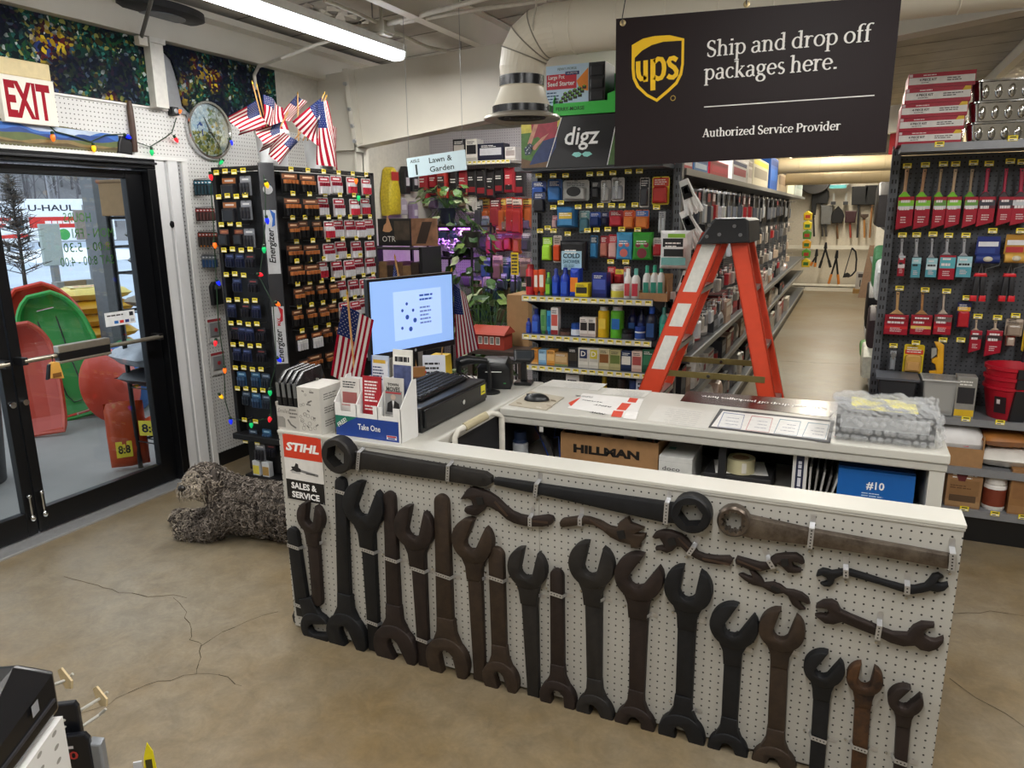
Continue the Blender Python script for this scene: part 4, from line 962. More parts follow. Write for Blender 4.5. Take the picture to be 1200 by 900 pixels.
def d2(mb,a,b,c,d):
    mb.lines(a+.01,b-.01,c+.05,d-.015,7,-.0046,M('f0e6e6'),fill=.5);mb.lines(a+.01,b-.01,c+.015,c+.04,2,-.0046,M('f0e6e6'))
def d3(mb,a,b,c,d):
    m=(a+b)/2;mb.rect(a+.006,b-.004,c+.01,d-.05,-.0046,M('8f8f8f'));mb.text('TOWN',m,-.0048,d-.026,.011,M('40403e'),w=.05,bold=.03);mb.text('MOVES',m,-.0048,d-.044,.018,M('40403e'),w=.062,bold=.03)
    mb.rect(a+.008,b-.008,d-.062,d-.055,-.005,M('a83a40'))
    mb.prism([(m-.03,c+.02),(m+.03,c+.02),(m+.026,c+.055),(m+.008,c+.066),(m-.008,c+.066),(m-.026,c+.055)],-.0056,-.0046,M('1b1b1d'));mb.poly([(m-.005,c+.066),(m,c+.035),(m+.005,c+.066)],-.006,M('e0e0e0'));mb.lathe([(.0115,0),(0,.0006)],(m,-.0056,c+.08),M('b8a294'),axis='Y',n=14)
def d4(mb,a,b,c,d):mb.rect(a+.002,b-.002,c,d-.02,-.0046,M('d9dde4'));mb.lines(a+.008,b-.008,d-.10,d-.04,5,-.0052,M('35406a'));mb.rect(a+.01,b-.012,d-.03,d-.016,-.0052,M('c8a02c'));mb.rect(a,a+.005,c,d,-.0052,M('34508c'))
def d5(mb,a,b,c,d):mb.rect(a+.004,b-.004,d-.055,d-.02,-.0046,M('f0efe8'));mb.lines(a+.01,b-.01,d-.048,d-.026,1,-.0052,INK,fill=.9,rag=False);mb.rect(a+.003,b-.003,c,d-.06,-.0046,M('4c5680',v=.5,s=40));mb.poly([(a+.003,c),(b-.003,c),(b-.003,c+.06),(a+.03,c+.04)],-.005,M('6a6258',v=.4))
leaflet('white leaflet with a red foot, left pocket of the Take One holder',hx0+.008,hx0+.098,Z9+.095,Z9+.232,hy0+.03,'d8d4cf',d1)
leaflet('red printed leaflet in the middle pocket of the Take One holder',hx0+.115,hx0+.20,Z9+.095,Z9+.248,hy0+.03,'a8222e',d2)
leaflet('grey leaflet with a portrait of a man in a suit, right pocket',hx0+.215,hx1-.010,Z9+.095,Z9+.25,hy0+.03,'c9c7c2',d3)
leaflet('blue-edged white leaflet standing tall in the back of the holder',hx0+.12,hx0+.20,Z9+.08,Z9+.32,hy0+.085,'b8c4d8',d4)
leaflet('tall leaflet with a dark photo and white title at the back right',hx0+.222,hx1-.003,Z9+.08,Z9+.35,hy0+.085,'e6e4dc',d5)
# printed card box with black pouches
sx0,sx1,sxm=-2.105,-1.872,-1.985;sy0,sy1=2.262,2.40
bx=empty('counter_display_box',((sx0+sx1)/2,sy0,Z9),'grey printed card box holding black pouches at the counter corner','display box')
CB=M('b9b5ae',.6,v=.06);CG=M('6f6c68',.6)
mb=MB();mb.box(sx0,sxm,sy0,sy0+.004,Z9,Z9+.105,CB);mb.box(sx0,sx0+.004,sy0,sy1,Z9,Z9+.12,CB);mb.box(sx0,sxm,sy1-.004,sy1,Z9,Z9+.2,CB);mb.box(sx0,sxm,sy0,sy1,Z9,Z9+.004,CB)
mb.text('Smiles',sx0+.04,sy0,Z9+.085,.018,CG,w=.065,shear=.3);mb.prism([(sx0+.005,Z9+.015),(sx0+.045,Z9+.015),(sx0+.045,Z9+.05),(sx0+.035,Z9+.06),(sx0+.005,Z9+.06)],sy0-.0008,sy0,M('8c8984'));mb.tube([(sx0+.06,sy0-.0006,Z9+.05),(sx0+.075,sy0-.0006,Z9+.03),(sx0+.10,sy0-.0006,Z9+.018)],.0035,CG,n=4);mb.lines(sx0+.07,sxm-.008,Z9+.055,Z9+.10,3,sy0-.0006,CG)
mb.build('tray',bx)
mb=MB();mb.box(sxm,sx1,sy0-.004,sy1+.02,Z9,Z9+.195,M('c4c1ba',.6,v=.05))
rnd=random.Random(8)
for k in range(26):
    x,z=rnd.uniform(sxm+.01,sx1-.012),rnd.uniform(Z9+.012,Z9+.185);s_=rnd.uniform(.004,.009)
    if k%3:mb.tube([(x+s_*math.cos(t),sy0-.0044,z+s_*math.sin(t))for t in[q*PI/4 for q in range(8)]],.0011,CG,n=3,closed=True)
    else:mb.T=TR(x,sy0-.0042,z)@Matrix.Rotation(rnd.uniform(-.8,.8),4,'Y');mb.rect(-s_*1.3,s_*1.3,-.003,.003,0,CG);mb.T=Matrix()
for k in range(3):mb.T=TR(sx1+.0004,0,0)@RZ(PI/2);mb.lines(sy0+.02,sy1-.02,Z9+.03+.055*k,Z9+.06+.055*k,3,0,CG);mb.T=Matrix()
mb.build('side_carton',bx,bevel=.002)
for i in range(4):
    x=sx0+.018+.029*i;mb=MB(TR(x,0,Z9)@Matrix.Rotation(-.05,4,'Y')@RZ(PI/2))
    P=[(sy0+.012,.006),(sy1-.01,.006),(sy1+.06,.19),(sy1+.04,.25),(sy0+.07,.24),(sy0+.012,.19)]
    mb.prism(P,-.011,.011,M('19191b',.25),bev=.005);mb.box(sy0+.01,sy0+.016,-.008,.008,.14,.2,M('7d8084',.2,.7))
    tag(mb.build('black_pouch',smooth=True),'glossy black pouch in the printed card box, %s from the left'%ORD[i],'pouch','black pouches in the card box')
# flags by the till
def q5(px,py,y):return ony(px,py,y)
flag('limp flag in front of the monitor on the till counter','stick flags by the till',q5(402,357,2.44),q5(387,440,2.44),q5(438,375,2.47),q5(422,462,2.45),(Vector((-1.83,2.45,Z9)),q5(407,345,2.44)),seed=21,amp=.008)
flag('flag hanging to the right of the monitor, behind the keyboard','stick flags by the till',q5(531,332,3.36),q5(535,420,3.36),q5(546,345,3.38),q5(562,408,3.38),(Vector((-1.98,3.38,Z9)),q5(529,318,3.36)),seed=22,amp=.008)
flag('flag of which only the top shows above the monitor','stick flags by the till',q5(461,308,3.3),q5(457,360,3.3),q5(470,326,3.3),q5(474,370,3.3),(Vector((-2.06,3.30,Z9)),q5(463,302,3.3)),seed=23,amp=.008)
# scanner on its stand, receipt printer, pole display, cables
sc_=empty('barcode_scanner',(-1.60,3.12,Z9),'black hand scanner resting in its stand by the keyboard','scanner')
mb=MB();A=ony(540,424,3.10);B=ony(571,423,3.16);Cc=ony(574,440,3.17)
mb.tube([A,A.lerp(B,.25)+Vector((0,0,.008)),A.lerp(B,.6)+Vector((0,0,.006)),B],[.026,.024,.017,.014],PL,n=10);mb.tube([A+Vector((-.004,-.004,.01)),A+Vector((-.012,0,-.02)),A+Vector((-.012,.0,-.055))],[.02,.016,.013],PL,n=10);mb.build('scanner_head',sc_,smooth=True)
mb=MB();mb.tube([B,Cc,Vector((Cc.x,Cc.y,Z9+.012))],.009,PL,n=8);mb.lathe([(.05,0),(.05,.006),(.02,.014),(.0,.015)],(Cc.x,Cc.y,Z9),PL,n=20);mb.build('stand',sc_,smooth=True)
mb=MB();p0=Cc;mb.tube([A+Vector((-.012,0,-.05)),A+Vector((.03,0,-.10)),(-1.70,3.08,Z9+.12),(-1.62,3.2,Z9+.02),(-1.7,3.33,Z9+.01)],.0035,BLACK,n=6);mb.build('cable',sc_,smooth=True)
pr=empty('receipt_printer',(-1.70,3.33,Z9),'black receipt printer at the back of the till counter','printer')
p0=ony(566,460,3.18);p1=ony(601,452,3.20)
mb=MB(TR(-1.615,3.33,Z9)@RZ(.35));mb.prism([(-.085,0),(.085,0),(.085,.10),(.06,.135),(-.06,.135),(-.085,.11)],-.10,.10,PL,bev=.012);mb.build('case',pr,smooth=True)
mb=MB(TR(-1.615,3.33,Z9)@RZ(.35));mb.rect(-.055,.055,.085,.1,-.1006,M('08080a'));mb.box(-.04,.04,-.108,-.09,.09,.093,PAPER);mb.rect(.05,.062,.03,.036,-.1008,M('3c8c4c'));mb.build('paper_slot',pr)
pd=empty('scanner_stand',(-1.45,3.30,Z9),'black upright presentation scanner on a square foot by the mouse pad','scanner')
q=onz(614,450,Z9);mb=MB(TR(q.x,q.y,Z9)@RZ(.2));mb.box(-.045,.045,-.04,.04,0,.016,PL);mb.build('foot',pd,bevel=.004)
mb=MB(TR(q.x,q.y,Z9)@RZ(.2));mb.prism([(-.016,.016),(.016,.016),(.013,.12),(-.013,.12)],-.012,.012,PL,bev=.004);mb.build('post',pd)
mb=MB(TR(q.x,q.y,Z9+.145)@RZ(.5)@Matrix.Rotation(-.5,4,'X'));mb.prism([(-.05,-.03),(.03,-.035),(.055,-.01),(.055,.03),(-.05,.035)],-.022,.022,PL,bev=.008);mb.rect(-.035,.04,-.018,.02,-.0225,M('2c3136',.15));mb.build('head',pd)
mb=MB();mb.tube([(q.x-.02,q.y,Z9+.12),(q.x-.09,q.y-.05,Z9+.10),(q.x-.14,q.y-.06,Z9+.03),(q.x-.22,q.y-.1,Z9+.02),(q.x-.3,q.y-.02,Z9+.03)],.003,M('3a3b3e'),n=6);mb.build('cable',pd,smooth=True)
# odds and ends behind the leaflet holder
q=onz(497,438,Z9+.11);mb=MB(TR(-1.86,2.93,Z9)@RZ(.5));mb.box(-.06,.06,-.012,.012,0,.155,M('9c6c3c',v=.25,s=12));mb.box(-.062,.062,-.015,-.012,.03,.045,M('6d4524'));mb.box(-.062,.062,-.015,-.012,.095,.11,M('6d4524'))
tag(mb.build('wooden_block',bevel=.003),'brown wooden slatted block between leaflets and keyboard','block')
mb=MB(TR(-1.80,3.02,Z9)@RZ(.4));mb.box(-.05,.06,-.003,.003,0,.20,M('dfe2ea'));mb.rect(-.045,.055,.02,.06,-.0034,M('2c4a98'));mb.lines(-.04,.05,.08,.17,4,-.0034,INK);tag(mb.build('card_notice'),'white and blue card standing behind the wooden block','card')
mb=MB();mb.tube([(-1.92,2.9,Z9+.125),(-1.80,2.955,Z9+.13)],.006,M('c83a24',.4),n=8);tag(mb.build('red_pen',smooth=True,at=None),'red pen lying left of the keyboard','pen')
mb=MB(TR(-1.99,3.42,Z9)@RZ(.1));mb.prism([(-.05,0),(.05,0),(.045,.12),(-.045,.12)],-.04,.04,M('d8b62c',.5),bev=.006);mb.rect(-.03,.03,.04,.08,-.0405,M('3a3020'));tag(mb.build('yellow_tub',smooth=True),'yellow tub at the back of the till counter behind the monitor','tub')
# white tubular step stool with a padded rail, in the well behind the wrench board
hs=empty('tubular_stool',(-1.28,2.62,0),'white tubular step stool with a worn beige grip behind the counter','stool')
A=[Vector(p)for p in((-1.36,2.49,.0),(-1.36,2.49,.78))]
g0=ony(533,512,2.47);g1=ony(542,502,2.50);g2=ony(575,484,2.62);g3=ony(588,489,2.66)
mb=MB();mb.tube([(g0.x,g0.y,0),g0,g0.lerp(g1,.6)+Vector((-.004,0,.006)),g1,g2,g2.lerp(g3,.6)+Vector((.004,0,.006)),g3,(g3.x,g3.y,0)],.012,M('dcd8cc',.35),n=10);mb.tube([(g0.x+.36,g0.y,0),(g0.x+.36,g0.y,.42)],.011,M('dcd8cc',.35));mb.tube([(g3.x+.36,g3.y,0),(g3.x+.36,g3.y,.42)],.011,M('dcd8cc',.35));mb.build('tube_frame',hs,smooth=True)
mb=MB();mb.tube([g1.lerp(g2,.08),g1.lerp(g2,.85)],.018,M('b3a888',.7,v=.2),n=12);mb.build('grip',hs,smooth=True)
mb=MB();mb.prism([(g0.x-.01,.42),(g0.x+.38,.42),(g0.x+.38,.45),(g0.x-.01,.45)],g0.y-.01,g3.y+.01,M('3a3b3d'));mb.build('step',hs)
# ------------------------------------------------------------------ beyond the entrance
mb=MB();mb.box(-9.0,XL-.14,-2,12,-.12,-.002,M('8d8a85',.7,v=.16,s=2.5,b=.05));struct(mb,'porch_floor',at=(0,0,0))
mb=MB();mb.box(-140,-9.0,-60,140,-.3,-.12,M('b9c6d6',.7,v=.16,s=.35));struct(mb,'outside_ground',at=(0,0,0))
rnd=random.Random(5)
mb=MB()
for k in range(9):
    p=onz(40+rnd.uniform(-40,75),300+rnd.uniform(0,5),-.12);mb.ball((p.x,p.y,-.1),rnd.uniform(1.2,3),rnd.uniform(1.2,3),rnd.uniform(.15,.45),M('e9eef4',.8,v=.05))
tag(mb.build('snow_banks',smooth=True,at=(0,0,0)),'low banks of ploughed snow by the parked trucks','snow',kind='stuff')
vd=Vector((-.82,.57,0));vp_=Vector((.57,.82,0))
mb=MB();HILL=M('8b8a8c',.9,v=.30,s=.6)
c0=vd*75
hp=[c0+vp_*u+vd*(h*1.1)+Vector((0,0,h+1.2*math.sin(u*.11)))for h in(-1,8,20,30)for u in range(-60,61,5)]
mb.add(hp,[(j*25+i,j*25+i+1,(j+1)*25+i+1,(j+1)*25+i)for j in range(3)for i in range(24)],HILL);struct(mb,'hills',at=(0,0,0))
mb=MB();TK1,TK2=M('6e6a6c',.9,v=.2),M('a9a7aa',.9,v=.2)
for k in range(420):
    u=rnd.uniform(-22,22);h=rnd.uniform(0,16);b=c0+vp_*u+vd*(h*1.1)+Vector((0,0,h-.5));L=rnd.uniform(5,10);lean=rnd.uniform(-.06,.06);m_=rnd.choice((TK1,TK1,TK2))
    t=b+vp_*(lean*L)+Vector((0,0,L));mb.tube([b,t],[.11,.03],m_,n=4)
    for q in range(7):
        s_=b.lerp(t,rnd.uniform(.35,.95));mb.tube([s_,s_+vp_*rnd.uniform(-1.6,1.6)+Vector((0,0,rnd.uniform(.4,1.6)))],[.04,.012],m_,n=3)
tag(mb.build('bare_woods',at=(0,0,0)),'bare grey winter woods on the hillside behind the trucks','woods',kind='stuff')
mb=MB();g0=vd*62
for h in(.75,1.35):mb.tube([g0-vp_*20+Vector((0,0,h+1.0)),g0+vp_*20+Vector((0,0,h+1.0))],.13,M('c3c8ce',.5),n=6)
for i in range(21):p=g0+vp_*(-20+2*i);mb.tube([p+Vector((0,0,-.2)),p+Vector((0,0,2.4))],.09,M('b3b9c0',.5),n=5)
tag(mb.build('guard_rail',at=(0,0,0)),'pale guard rail running behind the parked trucks','guard rail')

def truck(px,py,label,dist,sc=1.0):
    d=_ray(px,py);d.z=0;d=d.normalized();P=d*dist
    r=empty('box_truck',(P.x,P.y,-.12),label,'truck','white box trucks in the snowy lot')
    T=TR(P.x,P.y,-.12)@RZ(math.atan2(-d.y,-d.x)+PI/2)@Matrix.Scale(sc,4)
    WH=M('e9edf2',.35,v=.03);RD=M('c8281e',.4)
    mb=MB(T);mb.box(-1.2,3.4,-1.1,1.1,.75,3.25,WH);mb.box(-1.9,-1.2,-1.05,1.05,2.25,3.2,WH);bx_=mb.build('cargo_box',r,bevel=.06)
    mb=MB(T);mb.rect(-1.1,1.7,1.55,2.2,-1.103,RD);mb.rect(1.72,3.3,1.5,2.9,-1.103,M('8f8d8c',.6));mb.text('U-HAUL',.15,-1.103,2.72,.36,M('1d2230'),w=2.4,bold=.02);mb.lines(-.3,1.3,1.75,2.0,1,-1.106,M('f4e0d8'),fill=.7,rag=False)
    mb.ball((.6,-1.1,1.15),.32,.01,.34,M('3f9c4c'));mb.build('side_lettering',bx_)
    mb=MB(T);mb.prism([(-1.25,.55),(-1.25,2.2),(-1.9,2.2),(-2.5,1.5),(-3.35,1.3),(-3.45,.55)],-.95,.95,WH,bev=.06);cb=mb.build('cab',r)
    mb=MB(T);mb.prism([(-1.4,1.45),(-1.4,2.08),(-1.85,2.08),(-2.3,1.5)],-.965,-.955,M('3f5666',.15));mb.prism([(-1.25,1.0),(-3.4,.95),(-3.4,1.12),(-1.25,1.25)],-.962,-.955,RD);mb.build('window',cb)
    for x in(-2.65,2.2):
        mb=MB(T);mb.lathe([(.42,0),(.42,.25),(.25,.27),(.24,.22),(0,.22)],(x,-.85,.42),M('17181a',.7),axis='Y',n=20,mats=[M('17181a',.7),M('17181a',.7),M('b9bcc0',.4,.5),M('b9bcc0',.4,.5)]);mb.build('wheel',r,smooth=True)
    return r
truck(64,290,'white box truck with a red band, parked nearest in the snowy lot',50,.92)
truck(8,288,'white box truck half hidden behind the bare conifer',56,.92)
def signboard(px0,px1,py0,py1,x,label,c1,legs):
    a=onx(px0,py1,x);b=onx(px1,py0,x);mb=MB(TR(x,0,0)@RZ(PI/2));mb.box(a.y,b.y,-.03,.03,a.z,b.z,M(c1,.6))
    if legs:mb.box((a.y+b.y)/2-.05,(a.y+b.y)/2+.05,-.04,.04,-.12,a.z,M('77797a',.6))
    return tag(mb.build('lot_sign',bevel=.01),label,'sign')
signboard(52,68,262,312,-11,'pale green grey post panel standing in the lot','a3aca6',True)
signboard(91,114,246,281,-11.5,'brown blank sign back standing in front of the truck','8a8078',True)
a=onx(68,362,-8.6);b=onx(106,327,-8.6)
ws=empty('wooden_stand',(-8.6,(a.y+b.y)/2,-.002),'rough wooden frame stand with a white board at the porch edge','stand')
mb=MB(TR(-8.6,0,0)@RZ(PI/2));w_=b.y-a.y
for u in(a.y,b.y-.09):mb.box(u,u+.09,-.05,.05,-.002,b.z,M('8d8d88',.8,v=.2))
mb.box(a.y+.09,b.y-.09,-.04,.04,b.z-.09,b.z,M('8a7658',.8,v=.2));mb.box(a.y+.09,b.y-.09,-.04,.04,b.z-.32,b.z-.09,M('7c6246',.8,v=.25));mb.build('frame',ws)
mb=MB(TR(-8.6,0,0)@RZ(PI/2));mb.box(a.y+.09,b.y-.09,-.055,-.041,-.0,b.z-.32,M('d5d2c8',.6));mb.build('white_board',ws)
# porch post
p=onx(121,300,-6.3);mb=MB();mb.box(-6.38,-6.22,p.y-.075,p.y+.075,-.002,3.2,M('6d7074',.5,v=.12));struct(mb,'porch_pillar',at=(-6.3,p.y,0))
# potted conifer
p=onz(38,395,.0);p=Vector((-7.4,onx(37,380,-7.4).y,0));zt=onx(32,205,-7.4).z
tr_=empty('potted_conifer',(p.x,p.y,-.002),'thin brown winter conifer in a dark square pot on the porch','potted tree')
mb=MB();z1=onx(37,338,-7.4).z;mb.prism([(-.17,0),(.17,0),(.22,z1),(-.22,z1)],-.2,.2,M('3b3638',.6),bev=.01);mb.v=[Vector((q.x+p.x,q.y+p.y,q.z))for q in mb.v];mb.build('pot',tr_)
mb=MB();mb.tube([(p.x,p.y,z1-.02),(p.x+.02,p.y,(z1+zt)/2),(p.x,p.y,zt)],[.02,.012,.004],M('3a3230',.8),n=6);mb.build('trunk',tr_)
mb=MB();rnd=random.Random(9);NE=[M('5a5450',.9,v=.2),M('6c6058',.9,v=.2),M('4e4c4a',.9)]
for k in range(170):
    t=rnd.random()**.8;z=z1+.08+(zt-z1-.1)*t;R=(.25*(1-t)**.8+.03)*(.6+.4*rnd.random());a=rnd.uniform(0,2*PI);q=Vector((p.x,p.y,z));e=q+Vector((R*math.cos(a),R*math.sin(a),R*.35));m_=rnd.choice(NE)
    mb.tube([q,e],[.006,.003],m_,n=3)
    for j in range(4):
        s_=q.lerp(e,rnd.uniform(.3,1));mb.tube([s_,s_+Vector((rnd.uniform(-.09,.09),rnd.uniform(-.09,.09),rnd.uniform(-.02,.08)))],[.004,.0015],m_,n=3)
mb.build('foliage',tr_)
# sleds
def sled(label,base,rz,tilt,lean,w,L,col,rimc,rope=False):
    r=empty('sled',base,label,'sled','plastic sleds on the porch')
    T=TR(*base)@RZ(rz)@Matrix.Rotation(lean,4,'Y')@Matrix.Rotation(-tilt,4,'X')
    n=26;out=[]
    def hw(t):return w/2*(.93+.1*math.sin(t*3))if t<.62 else w/2*1.0*math.sqrt(max(0,1-((t-.62)/.40)**2.2))
    ts=[i/n for i in range(n+1)]
    R=[(hw(t),L*t)for t in ts];out=R+[(-x,z)for x,z in R[::-1]]
    mb=MB(T);C=M(col,.35,v=.08,s=6)
    for i in range(n):
        (a0,z0),(a1,z1)=R[i],R[i+1];y0,y1=[-.05*max(0,1-t*7)-.10*max(0,(t-.75)/.25)**2 for t in(ts[i],ts[i+1])]
        for s0,s1 in((-1,-.82),(-.82,-.3),(-.3,.3),(.3,.82),(.82,1)):
            def yy(s_,y):return y-(.05 if abs(s_)==1 else(-.012 if abs(s_)==.3 else 0))
            mb.add([(a0*s0,yy(s0,y0),z0),(a0*s1,yy(s1,y0),z0),(a1*s1,yy(s1,y1),z1),(a1*s0,yy(s0,y1),z1)],[(0,1,2,3)],C)
    mb.build('shell',r)
    rim=MB(T);pts_=[]
    for x,z in out:t=z/L;pts_.append((x,-.05*max(0,1-t*7)-.10*max(0,(t-.75)/.25)**2-.05,z))
    rim.tube(pts_,.022,M(rimc,.35,v=.06),n=6,closed=True);rim.build('rim',r,smooth=True)
    if rope:
        q=MB(T);q.tube([(-.09,.004,L*.86),(-.10,.002,L*.5),(-.085,-.004,L*.2),(-.05,-.012,L*.13),(.03,-.012,L*.13),(.06,-.004,L*.2),(.05,.002,L*.5),(.06,.004,L*.86)],.006,BLACK,n=5);q.build('rope',r)
        q=MB(T);q.box(-.07,.07,-.028,-.02,L*.90,L*.96,M('e6dfe4'));q.rect(-.06,.06,L*.905,L*.925,-.029,M('b23a5c'));q.build('card_label',r)
        q=MB(T);q.box(-.06,.06,-.072,-.066,.012,.04,M('d8c8c0'));q.rect(-.05,.05,.016,.034,-.073,M('c0303c'));q.build('sticker',r)
        for s_ in(-1,1):q=MB(T);q.box(s_*w*.41-.02,s_*w*.41+.02,-.03,-.012,L*.33,L*.45,M('d8382a'));q.build('grip',r)
    return r
A=onz(101,487);
sled('big green sled with a rope leaning on the porch, framed by a red one',(A.x,A.y,0),.98,.33,-.2,.56,1.14,'2c8a3a','35a048',rope=True)
sled('red sled nested behind the big green one',(A.x-.09,A.y+.02,0.0),.98,.33,-.22,.64,1.22,'c8362a','d8402e')
B=onz(54,508);sled('plain red sled leaning left of the green one by the door stile',(B.x,B.y,0),.75,.28,-.10,.36,.92,'b8402e','c04a36')
def saucer(px,py,x,d,rz,label,col):
    c=onx(px,py,x);mb=MB(TR(*c)@RZ(rz)@Matrix.Rotation(-.22,4,'X'));m_=M(col,.35,v=.08,s=6)
    mb.lathe([(0,.10),(d*.18,.095),(d*.36,.05),(d*.46,-.005),(d*.5,-.02),(d*.505,-.012),(d*.47,.012),(d*.36,.065),(0,.115)],(0,0,0),m_,axis='Y',n=36)
    mb.v=[Vector(q)for q in mb.v];zmin=min(q.z for q in mb.v);mb.v=[q-Vector((0,0,zmin))for q in mb.v]
    return tag(mb.build('saucer_sled',smooth=True),label,'sled','round saucer sleds')
saucer(131,445,-5.85,.66,1.75,'red round saucer sled beside the green sled','c8452f')
saucer(150,440,-6.0,.66,1.75,'blue round saucer sled behind the red saucer','2c62a8');saucer(158,437,-6.12,.66,1.75,'green round saucer sled furthest behind','2f8a4c')
# bags
def bag(name,T,w,d,h,col,deco=None,label='',cat='bag',group=None,v=.1):
    """filled sack lying flat: w along x, d along y, h thick"""
    mb=MB(T);n=14;k=10;vs=[];m_=M(col,.4,v=v,s=9)
    for s_ in(1,-1):
        for j in range(k+1):
            for i in range(n+1):
                u,q=i/n*2-1,j/k*2-1;e=(max(0,1-abs(u)**3.5)*max(0,1-abs(q)**3.5))**.5
                vs.append((u*w/2*(1-.03*abs(q)),q*d/2*(1-.03*abs(u)),h/2+s_*h/2*e+.004*math.sin(u*13+q*9)*e))
    m=(n+1)*(k+1);fs=[]
    for j in range(k):
        for i in range(n):
            a=j*(n+1)+i;fs+=[(a,a+1,a+n+2,a+n+1),(m+a,m+a+n+1,m+a+n+2,m+a+1)]
    mb.add(vs,fs,m_);o=tag(mb.build(name,smooth=True),label,cat,group)
    if deco:q=MB(T);deco(q,w,d,h);q.build('print_panel',o)
    return o
def dy(mb,w,d,h):mb.box(-w*.3,w*.3,-d*.3,d*.3,h*.965,h*1.0,M('e8d8a0',.4));mb.box(-w*.22,w*.22,-d*.1,d*.12,h*1.0,h*1.004,M('c23a2c',.4))
p=onx(108,410,-7.0)
for i in range(5):
    bag('salt_bag',TR(-6.9+.03*(i%2),p.y,.45+.13*i)@RZ(1.2),.68,.46,.14,('d8a82c','dcae34','e0b43c','d6a428','e6cf6c')[i],dy if i>3 else None,'yellow bag of salt, %s from the top of its pile on the porch'%ORD[4-i],'bag','yellow bags piled on the porch')
mb=MB();mb.box(-7.3,-6.5,p.y-.45,p.y+.45,.36,.45,M('8a7656',.8,v=.2));mb.box(-7.3,-6.5,p.y-.45,p.y-.35,-.002,.36,M('7c6a4e',.8));mb.box(-7.3,-6.5,p.y+.35,p.y+.45,-.002,.36,M('7c6a4e',.8));tag(mb.build('pallet_stand'),'rough timber stand below the yellow bags','pallet')
# wire rack by the glass
q0=onz(165,548);ry0=q0.y;ry1=ry0+.95;rx0=q0.x;rx1=rx0+.32
rk=empty('wire_rack',((rx0+rx1)/2,(ry0+ry1)/2,0),'black wire rack of bags on the porch close to the glass','rack')
def zrk(py):return onx(160,py,rx0).z
lv=[zrk(517),zrk(452),zrk(362),zrk(318),zrk(288),zrk(255)]
for x in(rx0,rx1):
    for y in(ry0,ry1):mb=MB();mb.cyl((x,y,0),(x,y,lv[-1]+.05),.016,BLACK,n=10);mb.build('post',rk)
for z in lv:
    mb=MB()
    for x in(rx0,rx1):mb.cyl((x,ry0,z),(x,ry1,z),.01,BLACK,n=6)
    for i in range(14):y=ry0+(ry1-ry0)*i/13;mb.cyl((rx0,y,z),(rx1,y,z),.005,BLACK,n=5)
    mb.build('shelf',rk)
def d88(mb,w,d,h):mb.T=mb.T@TR(-w*.12,-d*.2,0);mb.box(-w*.2,w*.2,-d*.12,d*.12,h*.90,h*1.003,M('e6d23c',.4));mb.T=mb.T@TR(0,0,h*1.004)@Matrix.Rotation(-PI/2,4,'X');mb.text('8:8',0,0,0,d*.12,M('1a1a1a'),w=w*.3,bold=.03)
ym=(ry0+ry1)/2;xm_=(rx0+rx1)/2
mb=MB();
o=bag('fertilizer_bag',TR(rx0-.14,ry0+.03,.245)@RZ(.95)@Matrix.Rotation(PI/2-.06,4,'X'),.26,.48,.14,'b8461c',d88,'orange bag with a black on yellow 8:8 panel standing on the porch floor','bag',None,v=.25)
bag('fertilizer_bag',TR(xm_,ym-.15,lv[0]+.012)@RZ(PI/2),.62,.34,.19,'cf5228',None,'orange red bag lying on the lowest rack shelf','bag',None,v=.3)
mb=MB(TR(xm_-.02,ry0+.008,lv[0]+.11)@RZ(.35));mb.rect(-.08,.08,-.055,.055,-.005,M('e6d23c',.4));mb.text('8:8',0,-.0055,0,.06,M('1a1a1a'),w=.12,bold=.03)
tag(mb.build('bag_label'),'yellow 8:8 card on the front of the lowest rack shelf','label')
bag('fertilizer_bag',TR(xm_,ym+.1,.01)@RZ(PI/2),.66,.40,.2,'a8381c',None,'dark orange bag on the floor under the rack','bag',None,v=.25)
bag('black_sack',TR(xm_-.04,ym-.2,lv[1]+.012)@RZ(PI/2),.7,.40,.12,'1e1d20',None,'black sack under the silver bag on the rack','bag')
bag('silver_bag',TR(xm_-.08,ym-.22,lv[1]+.135)@RZ(PI/2-.2),.66,.44,.17,'a9adb4',None,'shiny silver bag on the rack shelf behind the door glass','bag',None,v=.45)
bag('silver_bag',TR(xm_,ym-.05,lv[3]+.01)@RZ(PI/2),.66,.40,.14,'5a5a5e',None,'dark wrapped bundle on the upper rack shelf','bag',None,v=.6);bag('silver_bag',TR(xm_,ym-.05,lv[4]+.01)@RZ(PI/2),.66,.40,.14,'66666a',None,'grey wrapped bundle on the rack shelf below the carton','bag',None,v=.6)
bag('clear_bag',TR(xm_,ym-.2,lv[2]+.012)@RZ(PI/2),.5,.4,.1,'9a8c74',None,'small tan bag with a yellow note on the middle rack shelf','bag',None,v=.3)
mb=MB(TR(rx1+.01,ry0+.2,lv[2]+.06)@RZ(PI/2));mb.rect(-.06,.06,-.05,.07,0,M('d8d06a'));tag(mb.build('yellow_note'),'yellow note on the middle shelf of the wire rack','note')
z=lv[5]+.012;zt=onx(135,210,xm_).z
mb=MB();mb.box(rx0-.03,rx1-.02,ry0-.02,ry0+.36,z,zt,M('9a7a52',.7,v=.1));mb.box(rx0-.04,rx1-.01,ry0-.03,ry0+.37,zt-.02,zt,M('8a6c48',.7));tag(mb.build('cardboard_carton',bevel=.006),'cardboard carton on top of the wire rack','carton')
# dark bin at the far left beyond the glass
p=onz(8,568);mb=MB();mb.lathe([(.22,0),(.27,.75),(.29,.76),(.29,.8),(.26,.82),(0,.86)],(p.x-.25,p.y-.1,0),M('2b2d30',.5),n=24,sy=1.0);tag(mb.build('dark_bin',smooth=True),'dark round bin on the porch at the left edge','bin')
